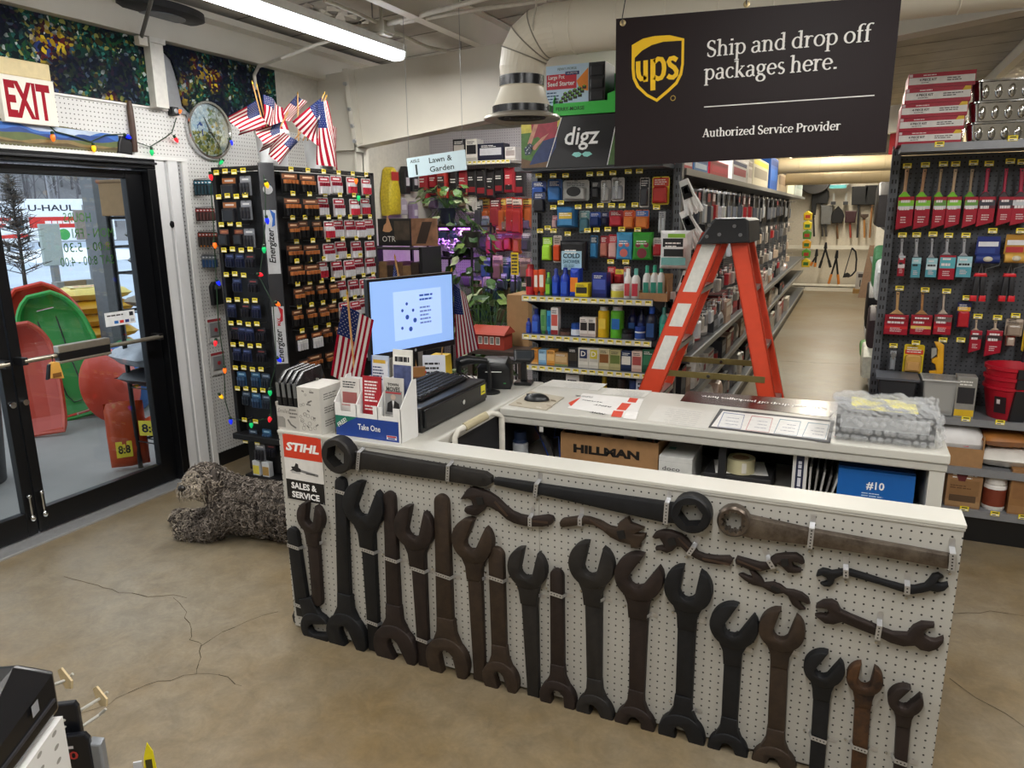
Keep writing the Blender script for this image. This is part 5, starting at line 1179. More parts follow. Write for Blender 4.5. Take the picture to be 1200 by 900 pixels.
# ------------------------------------------------------------------ the dog
dg=empty('dog',(-2.95,2.92,0),'curly grey-brown dog lying on the concrete by the wrench counter, head to the left','dog')
J=[((-2.42,3.02,.145),.135),((-2.68,2.99,.15),.142),((-2.92,2.96,.15),.135),((-3.06,2.92,.19),.115),((-3.155,2.885,.265),.085),((-3.215,2.85,.345),.098),((-3.212,2.77,.318),.068),((-3.208,2.74,.312),.060)]
edges=[(i,i+1)for i in range(7)]
J=[((p[0],p[1],p[2]*(1.06 if i<3 else 1)),r*(1.08 if i<3 else 1))for i,(p,r)in enumerate(J)]
vs=[Vector(p)for p,r in J];rs=[r for p,r in J]
def chain(root,pts):
    i=root
    for p,r in pts:vs.append(Vector(p));rs.append(r);edges.append((i,len(vs)-1));i=len(vs)-1
chain(3,[((-3.07,2.81,.14),.07),((-3.10,2.765,.065),.052),((-3.26,2.74,.05),.043),((-3.34,2.73,.046),.05)])
chain(3,[((-3.12,2.97,.14),.065),((-3.20,2.95,.06),.05),((-3.40,2.88,.05),.042),((-3.50,2.84,.046),.05)])
chain(0,[((-2.40,2.90,.11),.09),((-2.52,2.84,.06),.05)])
chain(0,[((-2.36,3.16,.12),.10),((-2.55,3.2,.06),.055)])
chain(0,[((-2.27,3.02,.14),.045),((-2.12,2.98,.08),.03)])
me=D.meshes.new('body');me.from_pydata(vs,edges,[]);body=D.objects.new('body',me);COL.objects.link(body)
sk=body.modifiers.new('skin','SKIN');sk.use_smooth_shade=True
for i,r in enumerate(rs):me.skin_vertices[0].data[i].radius=(r,r*(1.0 if i not in(6,7)else.9))
me.skin_vertices[0].data[0].use_root=True
body.modifiers.new('sub','SUBSURF').levels=2;body.modifiers['sub'].render_levels=2
ev=body.evaluated_get(bpy.context.evaluated_depsgraph_get());m2=D.meshes.new_from_object(ev)
body.modifiers.clear();body.data=m2;m2.materials.clear();m2.materials.append(M('3a3531',.9,v=.2));m2.polygons.foreach_set('use_smooth',[True]*len(m2.polygons))
for v_ in m2.vertices:v_.co-=Vector((-2.95,2.92,0));v_.co.z=max(v_.co.z,.004)
body.parent=dg;WL['body']=Vector((-2.95,2.92,0))
OD=Vector((-2.95,2.92,0))
# curly coat: short coiled tufts grown from the body surface
FURS=[M(c,.85,v=.15,s=60,spec=.2)for c in('57504a','6f675f','403a35','8d847b','635b54')]
FURL=[M(c,.85,v=.15,s=60,spec=.2)for c in('9c9285','b4a998','8b8277')]
rnd=random.Random(2)
fur=MB(TR(*OD))
def tuft(mb,p,n,L,r,m_,curl=1.0,droop=.0):
    a=n.orthogonal().normalized();b=n.cross(a);ph=rnd.uniform(0,2*PI);k=6;pts_=[]
    side=(a*math.cos(ph)+b*math.sin(ph))
    for i in range(k):
        t=i/(k-1);c=.011*curl*t**.5
        q=p+n*(L*t*(1-.35*t))+side*(L*.45*t*t)+(a*math.cos(ph+t*7)+b*math.sin(ph+t*7))*c+Vector((0,0,-droop*t*t*L))
        q.z=max(q.z,.004-OD.z);pts_.append(q)
    mb.tube(pts_,[r,r*1.15,r*1.1,r*.95,r*.7,r*.25],m_,n=4)
polys=[(p.area,p.center.copy(),p.normal.copy(),list(p.vertices))for p in m2.polygons]
tot=sum(p[0]for p in polys)
NT=11500
hd=Vector((-3.32,2.83,.40))-OD
for ar,c,nrm,vi in polys:
    e=ar/tot*NT;cnt=int(e)+(1 if rnd.random()<e-int(e)else 0)
    P=[m2.vertices[i].co for i in vi]
    for _ in range(cnt):
        w=[rnd.random()for _ in P];s_=sum(w);p=sum((q*(x/s_)for q,x in zip(P,w)),Vector())
        wp=p+OD
        if wp.z<.02:continue
        nn=(nrm+Vector((rnd.uniform(-.5,.5),rnd.uniform(-.5,.5),rnd.uniform(-.5,.5)))).normalized()
        muzzle=wp.y<2.79 and wp.z>.22 and wp.x<-3.12
        paw=(wp.x<-3.34 or(wp.x<-3.24 and wp.y<2.80))and wp.z<.1
        if muzzle:tuft(fur,p,nn,rnd.uniform(.025,.042),.0036,rnd.choice(FURL),.8,.5)
        elif paw:tuft(fur,p,nn,rnd.uniform(.02,.03),.0036,rnd.choice(FURL+FURS),1.0,.3)
        elif wp.z>.22 and wp.x<-3.12:tuft(fur,p,nn,rnd.uniform(.03,.045),.0036,rnd.choice(FURS+FURS+FURL[:1]),1.0,.25)
        else:tuft(fur,p,nn,rnd.uniform(.022,.036),.0040,rnd.choice(FURS),1.25,.3)
for k in range(190): # beard and brow
    a=rnd.uniform(0,2*PI);p=Vector((-3.21+.055*math.cos(a),2.75+.045*math.sin(a),rnd.uniform(.275,.34)))-OD
    tuft(fur,p,Vector((math.cos(a)*1.1,math.sin(a)*1.1,rnd.uniform(-1,.5))).normalized(),rnd.uniform(.03,.05),.0038,rnd.choice(FURL),.6,.6)
f_=fur.build('fur',dg,smooth=True)
f_['kind']='stuff'
for s_,lab in((-1,'near'),(1,'far')): # drooping ears
    c=Vector((-3.185+.078*(-s_ if 0 else(1 if s_<0 else-1)),2.85+.03*s_,.375));mb=MB()
    ep=[c+Vector((0,0,.03)),c+Vector((.012,.01*s_,-.03)),c+Vector((.02,.0,-.085)),c+Vector((.018,.0,-.125))]
    mb.tube(ep,[.012,.034,.042,.018],M('4a433e',.9,v=.2),n=10)
    mb.T=TR(*OD)
    for k in range(150):
        t=rnd.random();i=min(2,int(t*3));q=ep[i].lerp(ep[i+1],t*3-i)-OD;a=rnd.uniform(0,2*PI);nn=Vector((math.cos(a),math.sin(a)+.5*s_,-.3)).normalized()
        tuft(mb,q+nn*.03,nn,rnd.uniform(.025,.045),.0048,rnd.choice(FURS+FURL[:1]),1.2,.5)
    mb.build('ear',dg,smooth=True)
mb=MB();mb.ball((-3.216,2.690,.322),.025,.016,.021,M('17120f',.3),n=14);mb.build('nose',dg,smooth=True)
for dx,dy in((-3.262,2.765),(-3.172,2.765)):
    mb=MB();mb.ball((dx,dy,.372),.010,.010,.010,M('0d0a09',.15),n=10);mb.build('eye',dg,smooth=True)
# ------------------------------------------------------------------ product builders
def _sz(px0,py0,px1,py1,y):
    a=ony(px0,py1,y);b=ony(px1,py1,y);c=ony((px0+px1)/2,py0,y);d=ony((px0+px1)/2,py1,y)
    return a.x,b.x,d.z,c.z
def hang(box,y,back,cols,label,group,cat='package',shape='card',deco=None,bulge=.03,name='hanging_pack',px=None):
    """carded product on a peg, front towards -Y; cols are colour bands from top to bottom"""
    x0,x1,z0,z1=_sz(*box,y);w,h=x1-x0,z1-z0;cx=(x0+x1)/2
    mb=MB(TR(cx,y,z0));r=min(w,h)*.08
    if shape=='card':
        mb.prism([(-w/2+r,0),(w/2-r,0),(w/2,r),(w/2,h-r),(w/2-r,h),(-w/2+r,h),(-w/2,h-r),(-w/2,r)],-.003,0,M(back,.4))
        if bulge:mb.prism([(-w*.4,h*.06),(w*.4,h*.06),(w*.4,h*.6),(w*.3,h*.66),(-w*.3,h*.66),(-w*.4,h*.6)],-bulge,-.003,M(cols[-1],.3),bev=bulge*.3)
        n=len(cols)
        for i,c_ in enumerate(cols[:-1]):mb.rect(-w*.45,w*.45,h*(.96-.3*(i+1)/max(1,n-1)),h*(.96-.3*i/max(1,n-1)),-.0036-.0004*i,M(c_,.4))
        mb.lines(-w*.36,w*.36,h*.70,h*.92,3,-.0046,M('f2efe8' if sum(rgb(cols[0]))<1.2 else '2a2c34',.5),fill=.4)
        mb.rect(-w*.06,w*.06,h*.955,h*.985,-.0046,M('151515'))
    else: # soft pouch
        n=8;P=[]
        for i in range(n+1):
            t=i/n;P.append((-w/2*(1-.06*math.sin(PI*t)),h*t))
        P+=[(-u,z)for u,z in P[::-1]]
        mb.prism(P,-bulge,0,M(back,.35,v=.2),bev=bulge*.45)
        k=len(cols)
        for i,c_ in enumerate(cols):mb.rect(-w*.32,w*.32,h*(.12+.62*i/k),h*(.12+.62*(i+1)/k)-.002,-bulge-.0006,M(c_,.4))
        mb.lines(-w*.28,w*.28,h*.55,h*.72,2,-bulge-.0012,M('f2efe8',.5))
    if deco:deco(mb,w,h,-bulge-.001)
    return tag(mb.build(name),label,cat,group)
def stand(kind,px0,pyt,px1,y,zs,cols,label,group,cat=None,depth=None,deco=None,name=None):
    """product standing on a shelf: zs shelf height, pyt pixel row of its top"""
    a,b=ony(px0,pyt+20,y).x,ony(px1,pyt+20,y).x;zt=ony((px0+px1)/2,pyt,y).z
    w,h,cx=b-a,zt-zs,(a+b)/2;d=depth or min(w,.09);r=w/2;c=[M(q,.35)for q in cols]
    mb=MB(TR(cx,y+d/2,zs));lab=None
    if kind=='box':
        mb.box(-w/2,w/2,-d/2,d/2,0,h,c[0]);f=-d/2-.0005
        if len(c)>1:mb.rect(-w*.42,w*.42,h*.35,h*.75,f,c[1])
        if len(c)>2:mb.rect(-w*.48,w*.48,h*.04,h*.2,f,c[2])
        mb.lines(-w*.36,w*.36,h*.78,h*.92,2,f-.0003,M('30323a' if sum(rgb(cols[0]))>1.0 else 'e8e6e0'))
        nm,ct='product_box','box'
    elif kind=='can':
        mb.lathe([(r*.85,0),(r,.004),(r,h*.82),(r*.8,h*.86),(r*.72,h*.88),(r*.72,h*.985),(r*.6,h)],(0,0,0),c[0],n=16,mats=[c[0],c[0],c[0],c[-1],c[-1],c[-1]])
        mb.rect(-r*.6,r*.6,h*.3,h*.62,-r-.0006,c[1 if len(c)>1 else 0]);nm,ct='spray_can','can'
    elif kind=='bottle':
        mb.lathe([(.85,0),(1,.03),(1,.58),(.9,.68),(.45,.78),(.42,.80),(.44,.81),(.44,.98),(.36,1)],(0,0,0),c[0],n=16,sx=r,sy=min(r,d/2),mats=None)if 0 else None
        P=[(.85,0),(1,.03),(1,.58),(.88,.70),(.46,.79),(.46,.98),(.36,1.0)]
        mb.lathe([(u*r,z*h)for u,z in P],(0,0,0),c[0],n=16,sy=min(1,d/2/r),mats=[c[0],c[0],c[0],c[0],c[-1],c[-1]])
        mb.prism([(-r*.62,h*.12),(r*.62,h*.12),(r*.62,h*.52),(-r*.62,h*.52)],-min(r,d/2)-.0012,-min(r,d/2)*.75,c[1 if len(c)>1 else 0]);nm,ct='bottle','bottle'
    elif kind=='jar':
        mb.lathe([(r*.9,0),(r,h*.06),(r,h*.62),(r*.9,h*.66),(r*.98,h*.68),(r*.98,h*.96),(r*.9,h)],(0,0,0),c[0],n=20,mats=[c[0]]*3+[c[-1]]*3)
        mb.lathe([(r*1.005,h*.12),(r*1.005,h*.56)],(0,0,0),c[1 if len(c)>1 else 0],n=20);nm,ct='jar','jar'
    elif kind=='tube':
        mb.lathe([(r*.55,0),(r*.6,h*.16),(r*.95,h*.2),(r,h*.5),(r,h*.97),(r,h)],(0,0,0),c[0],n=16,sy=.55,mats=[c[-1],c[0],c[0],c[0],c[0]])
        mb.rect(-r*.55,r*.55,h*.35,h*.8,-r*.56,c[1 if len(c)>1 else 0]);nm,ct='squeeze_tube','tube'
    elif kind=='pouch':
        P=[(-w/2,0),(w/2,0),(w*.47,h*.5),(w*.44,h),(-w*.44,h),(-w*.47,h*.5)]
        mb.prism(P,-d/2,d/2,c[0],bev=d*.35);mb.rect(-w*.33,w*.33,h*.2,h*.7,-d/2-.0006,c[1 if len(c)>1 else 0]);nm,ct='pouch','pouch'
    if deco:deco(mb,w,h,-d/2-.001)
    return tag(mb.build(name or nm,smooth=kind not in('box','pouch'),bevel=.0015 if kind=='box' else 0),label,cat or ct,group)
def tags_on(parent,pts,y,w=.042,h=.026):
    for px,py in pts:
        q=ony(px,py,y);mb=MB(TR(q.x,y,q.z));mb.rect(-w/2,w/2,-h/2,h/2,0,TAG);mb.rect(-w*.42,w*.42,-h*.42,-h*.1,-.0006,M('f3efdf',.5,v=.02));mb.rect(-w*.3,w*.34,h*.1,h*.32,-.0006,INK);mb.rect(-w*.3,w*.1,-h*.34,-h*.2,-.0009,INK)
        mb.add([(-.002,.0,-h/2),(.002,0,-h/2),(.002,.14,-h/2+.01),(-.002,.14,-h/2+.01)],[(0,1,2,3)],WIRE);mb.build('price_tag',parent)
def strip_tags(parent,x0,x1,y,z,n,tilt=0):
    mb=MB();mb.box(x0,x1,y,y+.004,z-.017,z+.017,M('cfd0cc',.4))
    mb.build('price_rail',parent)
    for i in range(n):
        a=x0+(x1-x0)*(i+.12+.1*random.random())/n;w=(x1-x0)/n*.66
        mb=MB();mb.rect(a,a+w,z-.013,z+.013,y-.0006,TAG);mb.rect(a+w*.08,a+w*.92,z-.011,z-.002,y-.001,M('f3efdf',.5,v=.02));mb.rect(a+w*.1,a+w*.7,z+.003,z+.009,y-.001,INK);mb.build('price_tag',parent)

# ------------------------------------------------------------------ shelf unit at the aisle end
YS,YP=4.45,4.76 # shelf fronts, pegboard
exl,exr=ony(612,351,YS).x,ony(765,356,YS).x
PGREY=pegboard('grey_pegboard','46484d','17181a',(0,2),rad=.0045,r=.45)
UPR=M('63666b',.4,.3)
ec=empty('end_shelf_unit',((exl+exr)/2,YP,0),'grey pegboard shelf unit of toiletries at the aisle end','shelf unit')
mb=MB();mb.box(exl-.02,exr+.03,YP,YP+.02,.1,2.06,PGREY);mb.build('back_panel',ec,at=(exl,YP,.1))
def upright(parent,x,y,z1,faces='both'):
    mb=MB();mb.box(x-.022,x+.022,y-.045,y+.02,0,z1,UPR)
    for i in range(int(z1/.05)-2):
        z=.1+i*.05
        mb.rect(x-.012,x-.004,z,z+.022,y-.0457,HOLE);mb.rect(x+.004,x+.012,z,z+.022,y-.0457,HOLE)
        for sx in(-1,1):mb.add([(x+sx*.0227,y-.035,z),(x+sx*.0227,y-.025,z),(x+sx*.0227,y-.025,z+.022),(x+sx*.0227,y-.035,z+.022)],[(0,1,2,3)],HOLE)
    mb.build('upright',parent)
upright(ec,exl-.02,YP,2.07);upright(ec,ony(793,300,YP-.03).x,YP-.03,2.08)
zsh=[ony(690,350.5,YS).z,ony(690,397,YS).z,ony(690,434,YS).z,.36,.12]
SHM=M('5a5d61',.4,.4)
mb_ends=[]
for i,z in enumerate(zsh):
    mb=MB();y0=YS if i<3 else YS-.05
    mb.box(exl,exr,y0,YP,z-.024,z,SHM);mb.box(exl,exr,y0-.004,y0+.01,z-.03,z+.012,SHM)
    for x in(exl,exr-.004):mb.T=TR(x,0,0)@RZ(PI/2);mb.prism([(y0+.02,z-.024),(YP,z-.12),(YP,z)],-.004,0,SHM);mb.T=Matrix()
    s_=mb.build('shelf',ec);strip_tags(s_,exl,exr,y0-.008,z-.010,15 if i<3 else 6)
mb=MB();mb.box(exl,exr,YS-.04,YP,0,.1,BLACK);mb.build('plinth',ec)
mb=MB();mb.box(exl-.02,exr+.05,YS-.06,YP,2.02,2.045,SHM);mb.build('top_shelf',ec)
# header banner
bz0,bz1=2.03,2.325;yb_=YS-.075;bl,br=ony(611,170,yb_).x,ony(785,160,yb_).x
bn=MB();bn.box(bl,br,yb_,yb_+.012,bz0,bz1,M('1a1a1e',.4));bn=tag(bn.build('header_banner'),'black garden tool banner with a kneeling gardener photo above the end shelves','sign')
mb=MB();w_=br-bl;y=yb_-.0006
def bq(u,v):return(bl+w_*u,bz0+.008+(bz1-bz0-.012)*v)
def bpoly(pts,c,k):mb.poly([bq(u,v)for u,v in pts],y-.0003*k,M(c,.45,v=.25,s=40))
bpoly([(.0,0),(.18,0),(.285,1),(.0,1)],'4f7a34',0);bpoly([(0,.72),(.12,.74),(.2,.82),(.262,.82),(.285,1),(0,1)],'d8cc58',1);bpoly([(.0,0),(.18,0),(.2,.16),(.1,.12),(0,.2)],'6b5138',2)
bpoly([(.07,1),(.26,1),(.255,.62),(.16,.55),(.12,.64),(.08,.6)],'a33a48',3);bpoly([(.10,.95),(.13,.95),(.075,.5),(.045,.5)],'c8917a',4);bpoly([(.16,.55),(.255,.62),(.25,.4),(.19,.12),(.06,.06),(.09,.25)],'2a3a68',4)
bpoly([(.02,.4),(.06,.52),(.09,.46),(.07,.28),(.03,.26)],'3a4a54',5);bpoly([(.15,.62),(.2,.7),(.1,.36),(.07,.4)],'c8917a',5)
for k in range(9):u,v=.025+.05*random.random(),.28+.2*random.random();bpoly([(u,v),(u+.008,v+.01),(u+.004,v+.03)],'c9d4d8',6)
bpoly([(.18,0),(.186,0),(.291,1),(.285,1)],'e6e9ea',6);bpoly([(.60,0),(.606,0),(.67,1),(.664,1)],'e6e9ea',6);bpoly([(.606,0),(1,0),(1,1),(.67,1)],'4a6a3a',5)
mb.text('digz',*(lambda q:(q[0],y-.002,q[1]))(bq(.43,.56)),.105,M('f4f6f6'),w=.22,bold=.012,shear=.18)
for s_ in(-1,1):u0,v0=bq(.43,.2);mb.poly([(u0,v0+.012),(u0+s_*.02,v0+.024),(u0+s_*.05,v0+.022),(u0+s_*.065,v0+.008),(u0+s_*.035,v0-.006),(u0+s_*.012,v0-.002)],y-.002,M('8fd4cc',.4))
mb.build('banner_print',bn)
# seed-starter tray on top
st_=empty('seed_tray_display',(-1.52,4.45,2.045),'bright green counter tray of seed starter kits on top of the end shelves','display box')
GN=M('3cc24a',.45,v=.05);zt0=2.345
tx0,tx1,tyf,tyb=ony(648,130,4.40).x,ony(735,120,4.40).x,4.40,4.70
mb=MB();mb.box(tx0,tx1,tyf,tyf+.004,2.345,2.405,GN);mb.box(tx0,tx1,tyf,tyb,2.335,2.345,GN);mb.box(tx0,tx1,tyb-.004,tyb,2.345,2.6,GN)
for x in(tx0,tx1-.004):mb.T=TR(x,0,0)@RZ(PI/2);mb.prism([(tyf,2.345),(tyb,2.345),(tyb,2.64),(tyb-.12,2.64),(tyf,2.42)],-.004,0,GN);mb.T=Matrix()
mb.prism([(tx1-.12,2.405),(tx1,2.405),(tx1,2.63),(tx1-.03,2.63),(tx1-.055,2.46),(tx1-.12,2.44)],tyf-.001,tyf+.003,GN)
mb.text('FERRY-MORSE',tx0+.11,tyf-.001,2.372,.022,M('14351c'),w=.18,bold=.01);mb.build('green_tray',st_)
mb=MB();mb.box(tx0+.0,tx1,4.43,4.68,2.045,2.335,M('2b2c30',.5));mb.build('riser_block',st_)
kit=empty('seed_starter_kit',(-1.6,4.45,2.345),'boxed seed starter kit with pictured seedling pots in the green tray','box')
kx0,kx1=ony(640,100,4.43).x,ony(690,95,4.43).x
mb=MB();mb.box(kx0,kx1+.1,4.43,4.62,2.346,2.625,M('1d1e22',.4));mb.build('pot_tray',kit)
mb=MB();y=4.4285;mb.rect(kx0,kx1,2.40,2.625,y,M('bcd6ec',.4,v=.1,s=12));mb.text('FERRY-MORSE',(kx0+kx1)/2,y-.0006,2.603,.014,M('2a4a34'),w=.12)
rw=kx1-kx0;mb.rect(kx0+.004,kx0+rw*.72,2.49,2.575,y-.0006,M('c8283c'));mb.text('Large Pot',kx0+rw*.25,y-.001,2.556,.022,M('f4f4f4'),w=rw*.38,bold=.01);mb.text('Seed Starter',kx0+rw*.36,y-.001,2.522,.026,M('f4f4f4'),w=rw*.64,bold=.02);mb.rect(kx0+rw*.46,kx0+rw*.78,2.566,2.586,y-.001,M('23306c'));mb.text('14 POTS',kx0+rw*.62,y-.0014,2.576,.011,M('f0f0f0'),w=rw*.24)
mb.poly([(kx1-rw*.28,2.53),(kx1-.003,2.60),(kx1-.003,2.47),(kx1-rw*.2,2.48)],y-.0008,M('e88a28'))
for i in range(5):
    for j in range(3):
        cx,cz=kx0+rw*(.36+.11*i+.05*j),2.415+.022*j+.008*i;mb.rect(cx-.013,cx+.013,cz-.009,cz+.009,y-.0008-.0001*j,M('22241f'));mb.prism([(cx+.008*math.cos(q),cz+.009+.006*math.sin(q))for q in[k*1.05 for k in range(6)]],y-.0016,y-.001,M('6fae3a'))
mb.lines(kx0+.006,kx0+rw*.34,2.41,2.48,4,y-.0006,M('34507c'));mb.build('printed_front',kit)
for i in range(3):mb=MB();mb.box(kx1+.012,kx1+.09,4.418,4.43,2.41+.07*i,2.465+.07*i,M('2a2b30',.3));mb.build('pot_cell',kit,bevel=.004)

# hung goods: box in pixels, back, bands
G1='goods hung on the end unit pegboard'
def z6(x0,y0,x1,y1):return(560+x0/4,180+y0/4,560+x1/4,180+y1/4)
Yh=YP-.10
def cold(mb,w,h,y):
    mb.rect(-w*.40,w*.34,h*.02,h*.66,y,M('a9cfe0',.4));mb.text('COLD',-w*.03,y-.001,h*.50,h*.16,M('17384a'),w=w*.62,bold=.03);mb.text('SHOWER',-w*.03,y-.001,h*.30,h*.12,M('2d5a70'),w=w*.62,bold=.02);mb.lines(-w*.3,w*.24,h*.06,h*.2,3,y-.001,M('2d5a70'))
def oval(mb,w,h,y):mb.add([(w*.27*math.cos(t),y,h*.45+h*.24*math.sin(t))for t in[k*PI/10 for k in range(20)]],[tuple(range(20))],M('1c1d1f'))
def dots(c_):
    def f(mb,w,h,y):
        for u,v,r in((-.2,.55,.13),(.2,.55,.13),(0,.25,.24)):mb.add([(u*w+r*w*math.cos(t),y,v*h+r*w*math.sin(t))for t in[k*PI/8 for k in range(16)]],[tuple(range(16))],M(c_,.4))
    return f
def blade(mb,w,h,y):mb.prism([(-w*.06,h*.1),(w*.06,h*.1),(w*.1,h*.85),(-w*.1,h*.85)],y-.004,y,M('c9ccd0',.2,.8))
for b_,bk,cs,lb,kw in(
  ((255,130,320,212),'16387c',['0f2a66','244fa0'],'blue carded pack at the top left of the end unit',{}),
  ((262,180,320,278),'15171c',['2a3a66','1c1e26'],'black carded pack hung in front of the top left blue pack',{}),
  ((328,120,396,226),'1f5a9c',['17407c','2c6cae'],'blue brush pack, second on the top peg row',{}),
  ((400,125,522,222),'c3c4c0',['b9bab6','b0b1ad'],'wide grey pack with a dark oval on the top peg row',dict(deco=oval,bulge=.05)),
  ((533,130,574,212),'22242a',['35373c','1a1b1f'],'dark narrow pack right of the wide grey pack',{}),
  ((577,125,622,230),'d8d6d2',['c9c7c2','a8a6a2'],'white scissors pack in the middle of the top peg row',dict(deco=blade)),
  ((626,112,686,222),'dcdad6',['d0cec9','9a9ca0'],'white pack of scissors right of the first scissors pack',dict(deco=blade)),
  ((758,112,802,252),'d4d2cc',['2a2b2e','3a3c40'],'tall white and black pack near the top right',{}),
  ((815,108,896,240),'d9c832',['c8402c','b8322c'],'yellow and red blister pack at the top right',dict(bulge=.045)),
  ((350,290,376,350),'d8b8b8',['b84a5c','c9a0a0'],'small pink pack left of the blue sponge pouch',{}),
  ((378,250,472,346),'2c6a9c',['3f86b8','d8b83c'],'big blue sponge pouch with a yellow flash',dict(shape='pouch',bulge=.06)),
  ((476,268,526,372),'9ab4b4',['5f8a8c','3f6a78'],'slanted teal pack right of the sponge pouch',{}),
  ((524,274,576,342),'1e3f94',['2c54b0','17306c'],'blue square pack on the second peg row',{}),
  ((580,275,614,336),'1c2450',['2a3468','141a3c'],'navy narrow pack on the second peg row',{}),
  ((615,267,682,342),'a8202e',['8c1824','c23440'],'red pack on the second peg row',{}),
  ((682,266,734,352),'d8642c',['c84a20','e0803c'],'orange pack, left of two orange ones',{}),
  ((737,264,802,352),'d96a2c',['3c6ab0','e0803c'],'orange pack with a blue stripe, right of two',{}),
  ((845,270,878,372),'9a9c9e',['b4b6b8','c9ccd0'],'clear tool pack with a metal blade at the right edge',dict(deco=blade)),
  ((820,394,876,482),'d8d2d0',['e4dedc','b82c34'],'white and red domed pack at the right edge',dict(bulge=.045)),
  ((303,388,352,506),'2a3a24',['9ccc2c','a8e03c'],'lime green pack at the left of the third peg row',dict(bulge=.04)),
  ((355,384,393,510),'d8d0c8',['b8aca0','d84a1c'],'white pack with an orange foot on the third peg row',{}),
  ((392,408,518,545),'1a1b1f',['1a1b1f'],'black bag with a pale blue lettered front panel',dict(shape='pouch',bulge=.05,deco=cold)),
  ((527,384,562,490),'2a6a9c',['1c3c50','3c8ac0'],'narrow blue tool pack beside the black bag',{}),
  ((574,384,612,486),'7c1c28',['9c2430','b87060'],'dark red pack, left of two on the third peg row',{}),
  ((612,378,656,492),'a82434',['c4323c','d8a8a0'],'red pack, right of two on the third peg row',{}),
  ((652,368,728,496),'4a9cc8',['2f7cb0','3c8cc0'],'sky blue pouch with round pictures',dict(shape='pouch',bulge=.035,deco=dots('d06a60'))),
  ((727,368,822,498),'3a9a34',['2c8a2c','4cae3c'],'green pouch with round pictures right of the sky blue one',dict(shape='pouch',bulge=.035,deco=dots('8a3040'))),
  ((608,530,645,612),'c8343c',['d84a4c','9c2430'],'red domed pack hung low, left of two',dict(bulge=.05)),
  ((643,540,684,612),'d83a40',['e8d84c','b8282c'],'red domed pack hung low, right of two',dict(bulge=.05)),
  ((684,530,716,600),'c8b8b0',['b04848','b8bcc0'],'clear and red pack hung low by the white bottles',dict(bulge=.03))):
    kw=dict(kw);q=z6(*b_);hang(q,Yh-(.03 if 'front' in lb else 0),bk,cs,lb,G1,**kw)
tags_on(ec,[z6(x,y,x,y)[:2]for x,y in((285,103),(353,103),(411,102),(524,96),(573,94),(633,90),(705,84),(757,82),(354,252),(389,230),(470,250),(521,246),(574,243),(627,243),(676,245),(736,240),(837,252),(291,362),(354,362),(327,348),(514,360),(556,358),(609,354),(674,354),(749,356),(421,376),(622,506),(693,508))],YS+.03)

# shelf goods
def zz(x):return 560+x/4
def rowy(Y):return 300+Y/4
G2,G3,G4='toiletries on the upper end shelf','toiletries on the middle end shelf','soap boxes on the lower end shelf'
y=YS+.05;z=zsh[0]
for k,x0,yt,x1,cs,lb in(('can',219,40,258,['b8202c','2a1418','8c1820'],'red and black can at the left of the upper end shelf'),
  ('tube',256,66,282,['d8502c','e8e4d8','c03c20'],'orange tube, left of two beside the red can'),('tube',278,64,311,['dc5a30','e8e4d8','c03c20'],'orange tube, right of two beside the red can'),
  ('bottle',312,78,341,['3a7c34','8ccc3c','6ab82c'],'thin lime bottle on the upper end shelf'),('bottle',342,60,378,['1f3ea8','2c54c8','17308c'],'blue bottle, first of the blue ones'),('bottle',380,55,424,['2140b0','3058c8','17308c'],'taller blue bottle with its neighbour to the right orange'),
  ('pouch',424,60,476,['2444b8','e8842c'],'blue pouch with an orange label on the upper end shelf'),('box',455,128,515,['e0c81c','2a2a2c','c8b018'],'small yellow carton in front of the blue pouch'),
  ('box',534,80,602,['22307c','4a5cb0','17205c'],'navy carton at mid upper end shelf'),('jar',614,134,682,['e4e0d4','d8cc4c','eeeae0'],'white tub with a yellow label'),
  ('bottle',680,60,716,['e6e4e0','c84a50','e6e4e0'],'white bottle, left of two beside the white tub'),('bottle',714,60,756,['e9e8e4','c83c4c','5aa89c'],'white bottle, right of two beside the white tub'),
  ('bottle',768,46,806,['e4e6e2','2c8a74','1f9c7c'],'white bottle with a teal cap, left of three in the carton tray'),('bottle',804,44,842,['e4e6e2','2c8a74','1f9c7c'],'white bottle with a teal cap, middle of three in the carton tray'),('bottle',838,42,872,['e4e6e2','2c8a74','1f9c7c'],'white bottle with a teal cap, right of three in the carton tray')):
    stand(k,zz(x0),rowy(yt),zz(x1),y+(-.04 if 'front' in lb else 0),z,cs,lb,G2)
q0,q1=ony(zz(752),345,YS).x,ony(zz(886),345,YS).x
mb=MB();zz1=ony(zz(800),rowy(165),YS).z
mb.box(q0,q1,YS+.015,YS+.018,z,z+.05,KRAFT);mb.box(q0,q1,YS+.15,YS+.153,z,z+.16,KRAFT);mb.box(q0,q0+.003,YS+.018,YS+.15,z,z+.06,KRAFT);mb.box(q1-.003,q1,YS+.018,YS+.15,z,z+.14,KRAFT)
tag(mb.build('carton_tray'),'kraft carton tray holding the teal-capped bottles','tray')
z=zsh[1]
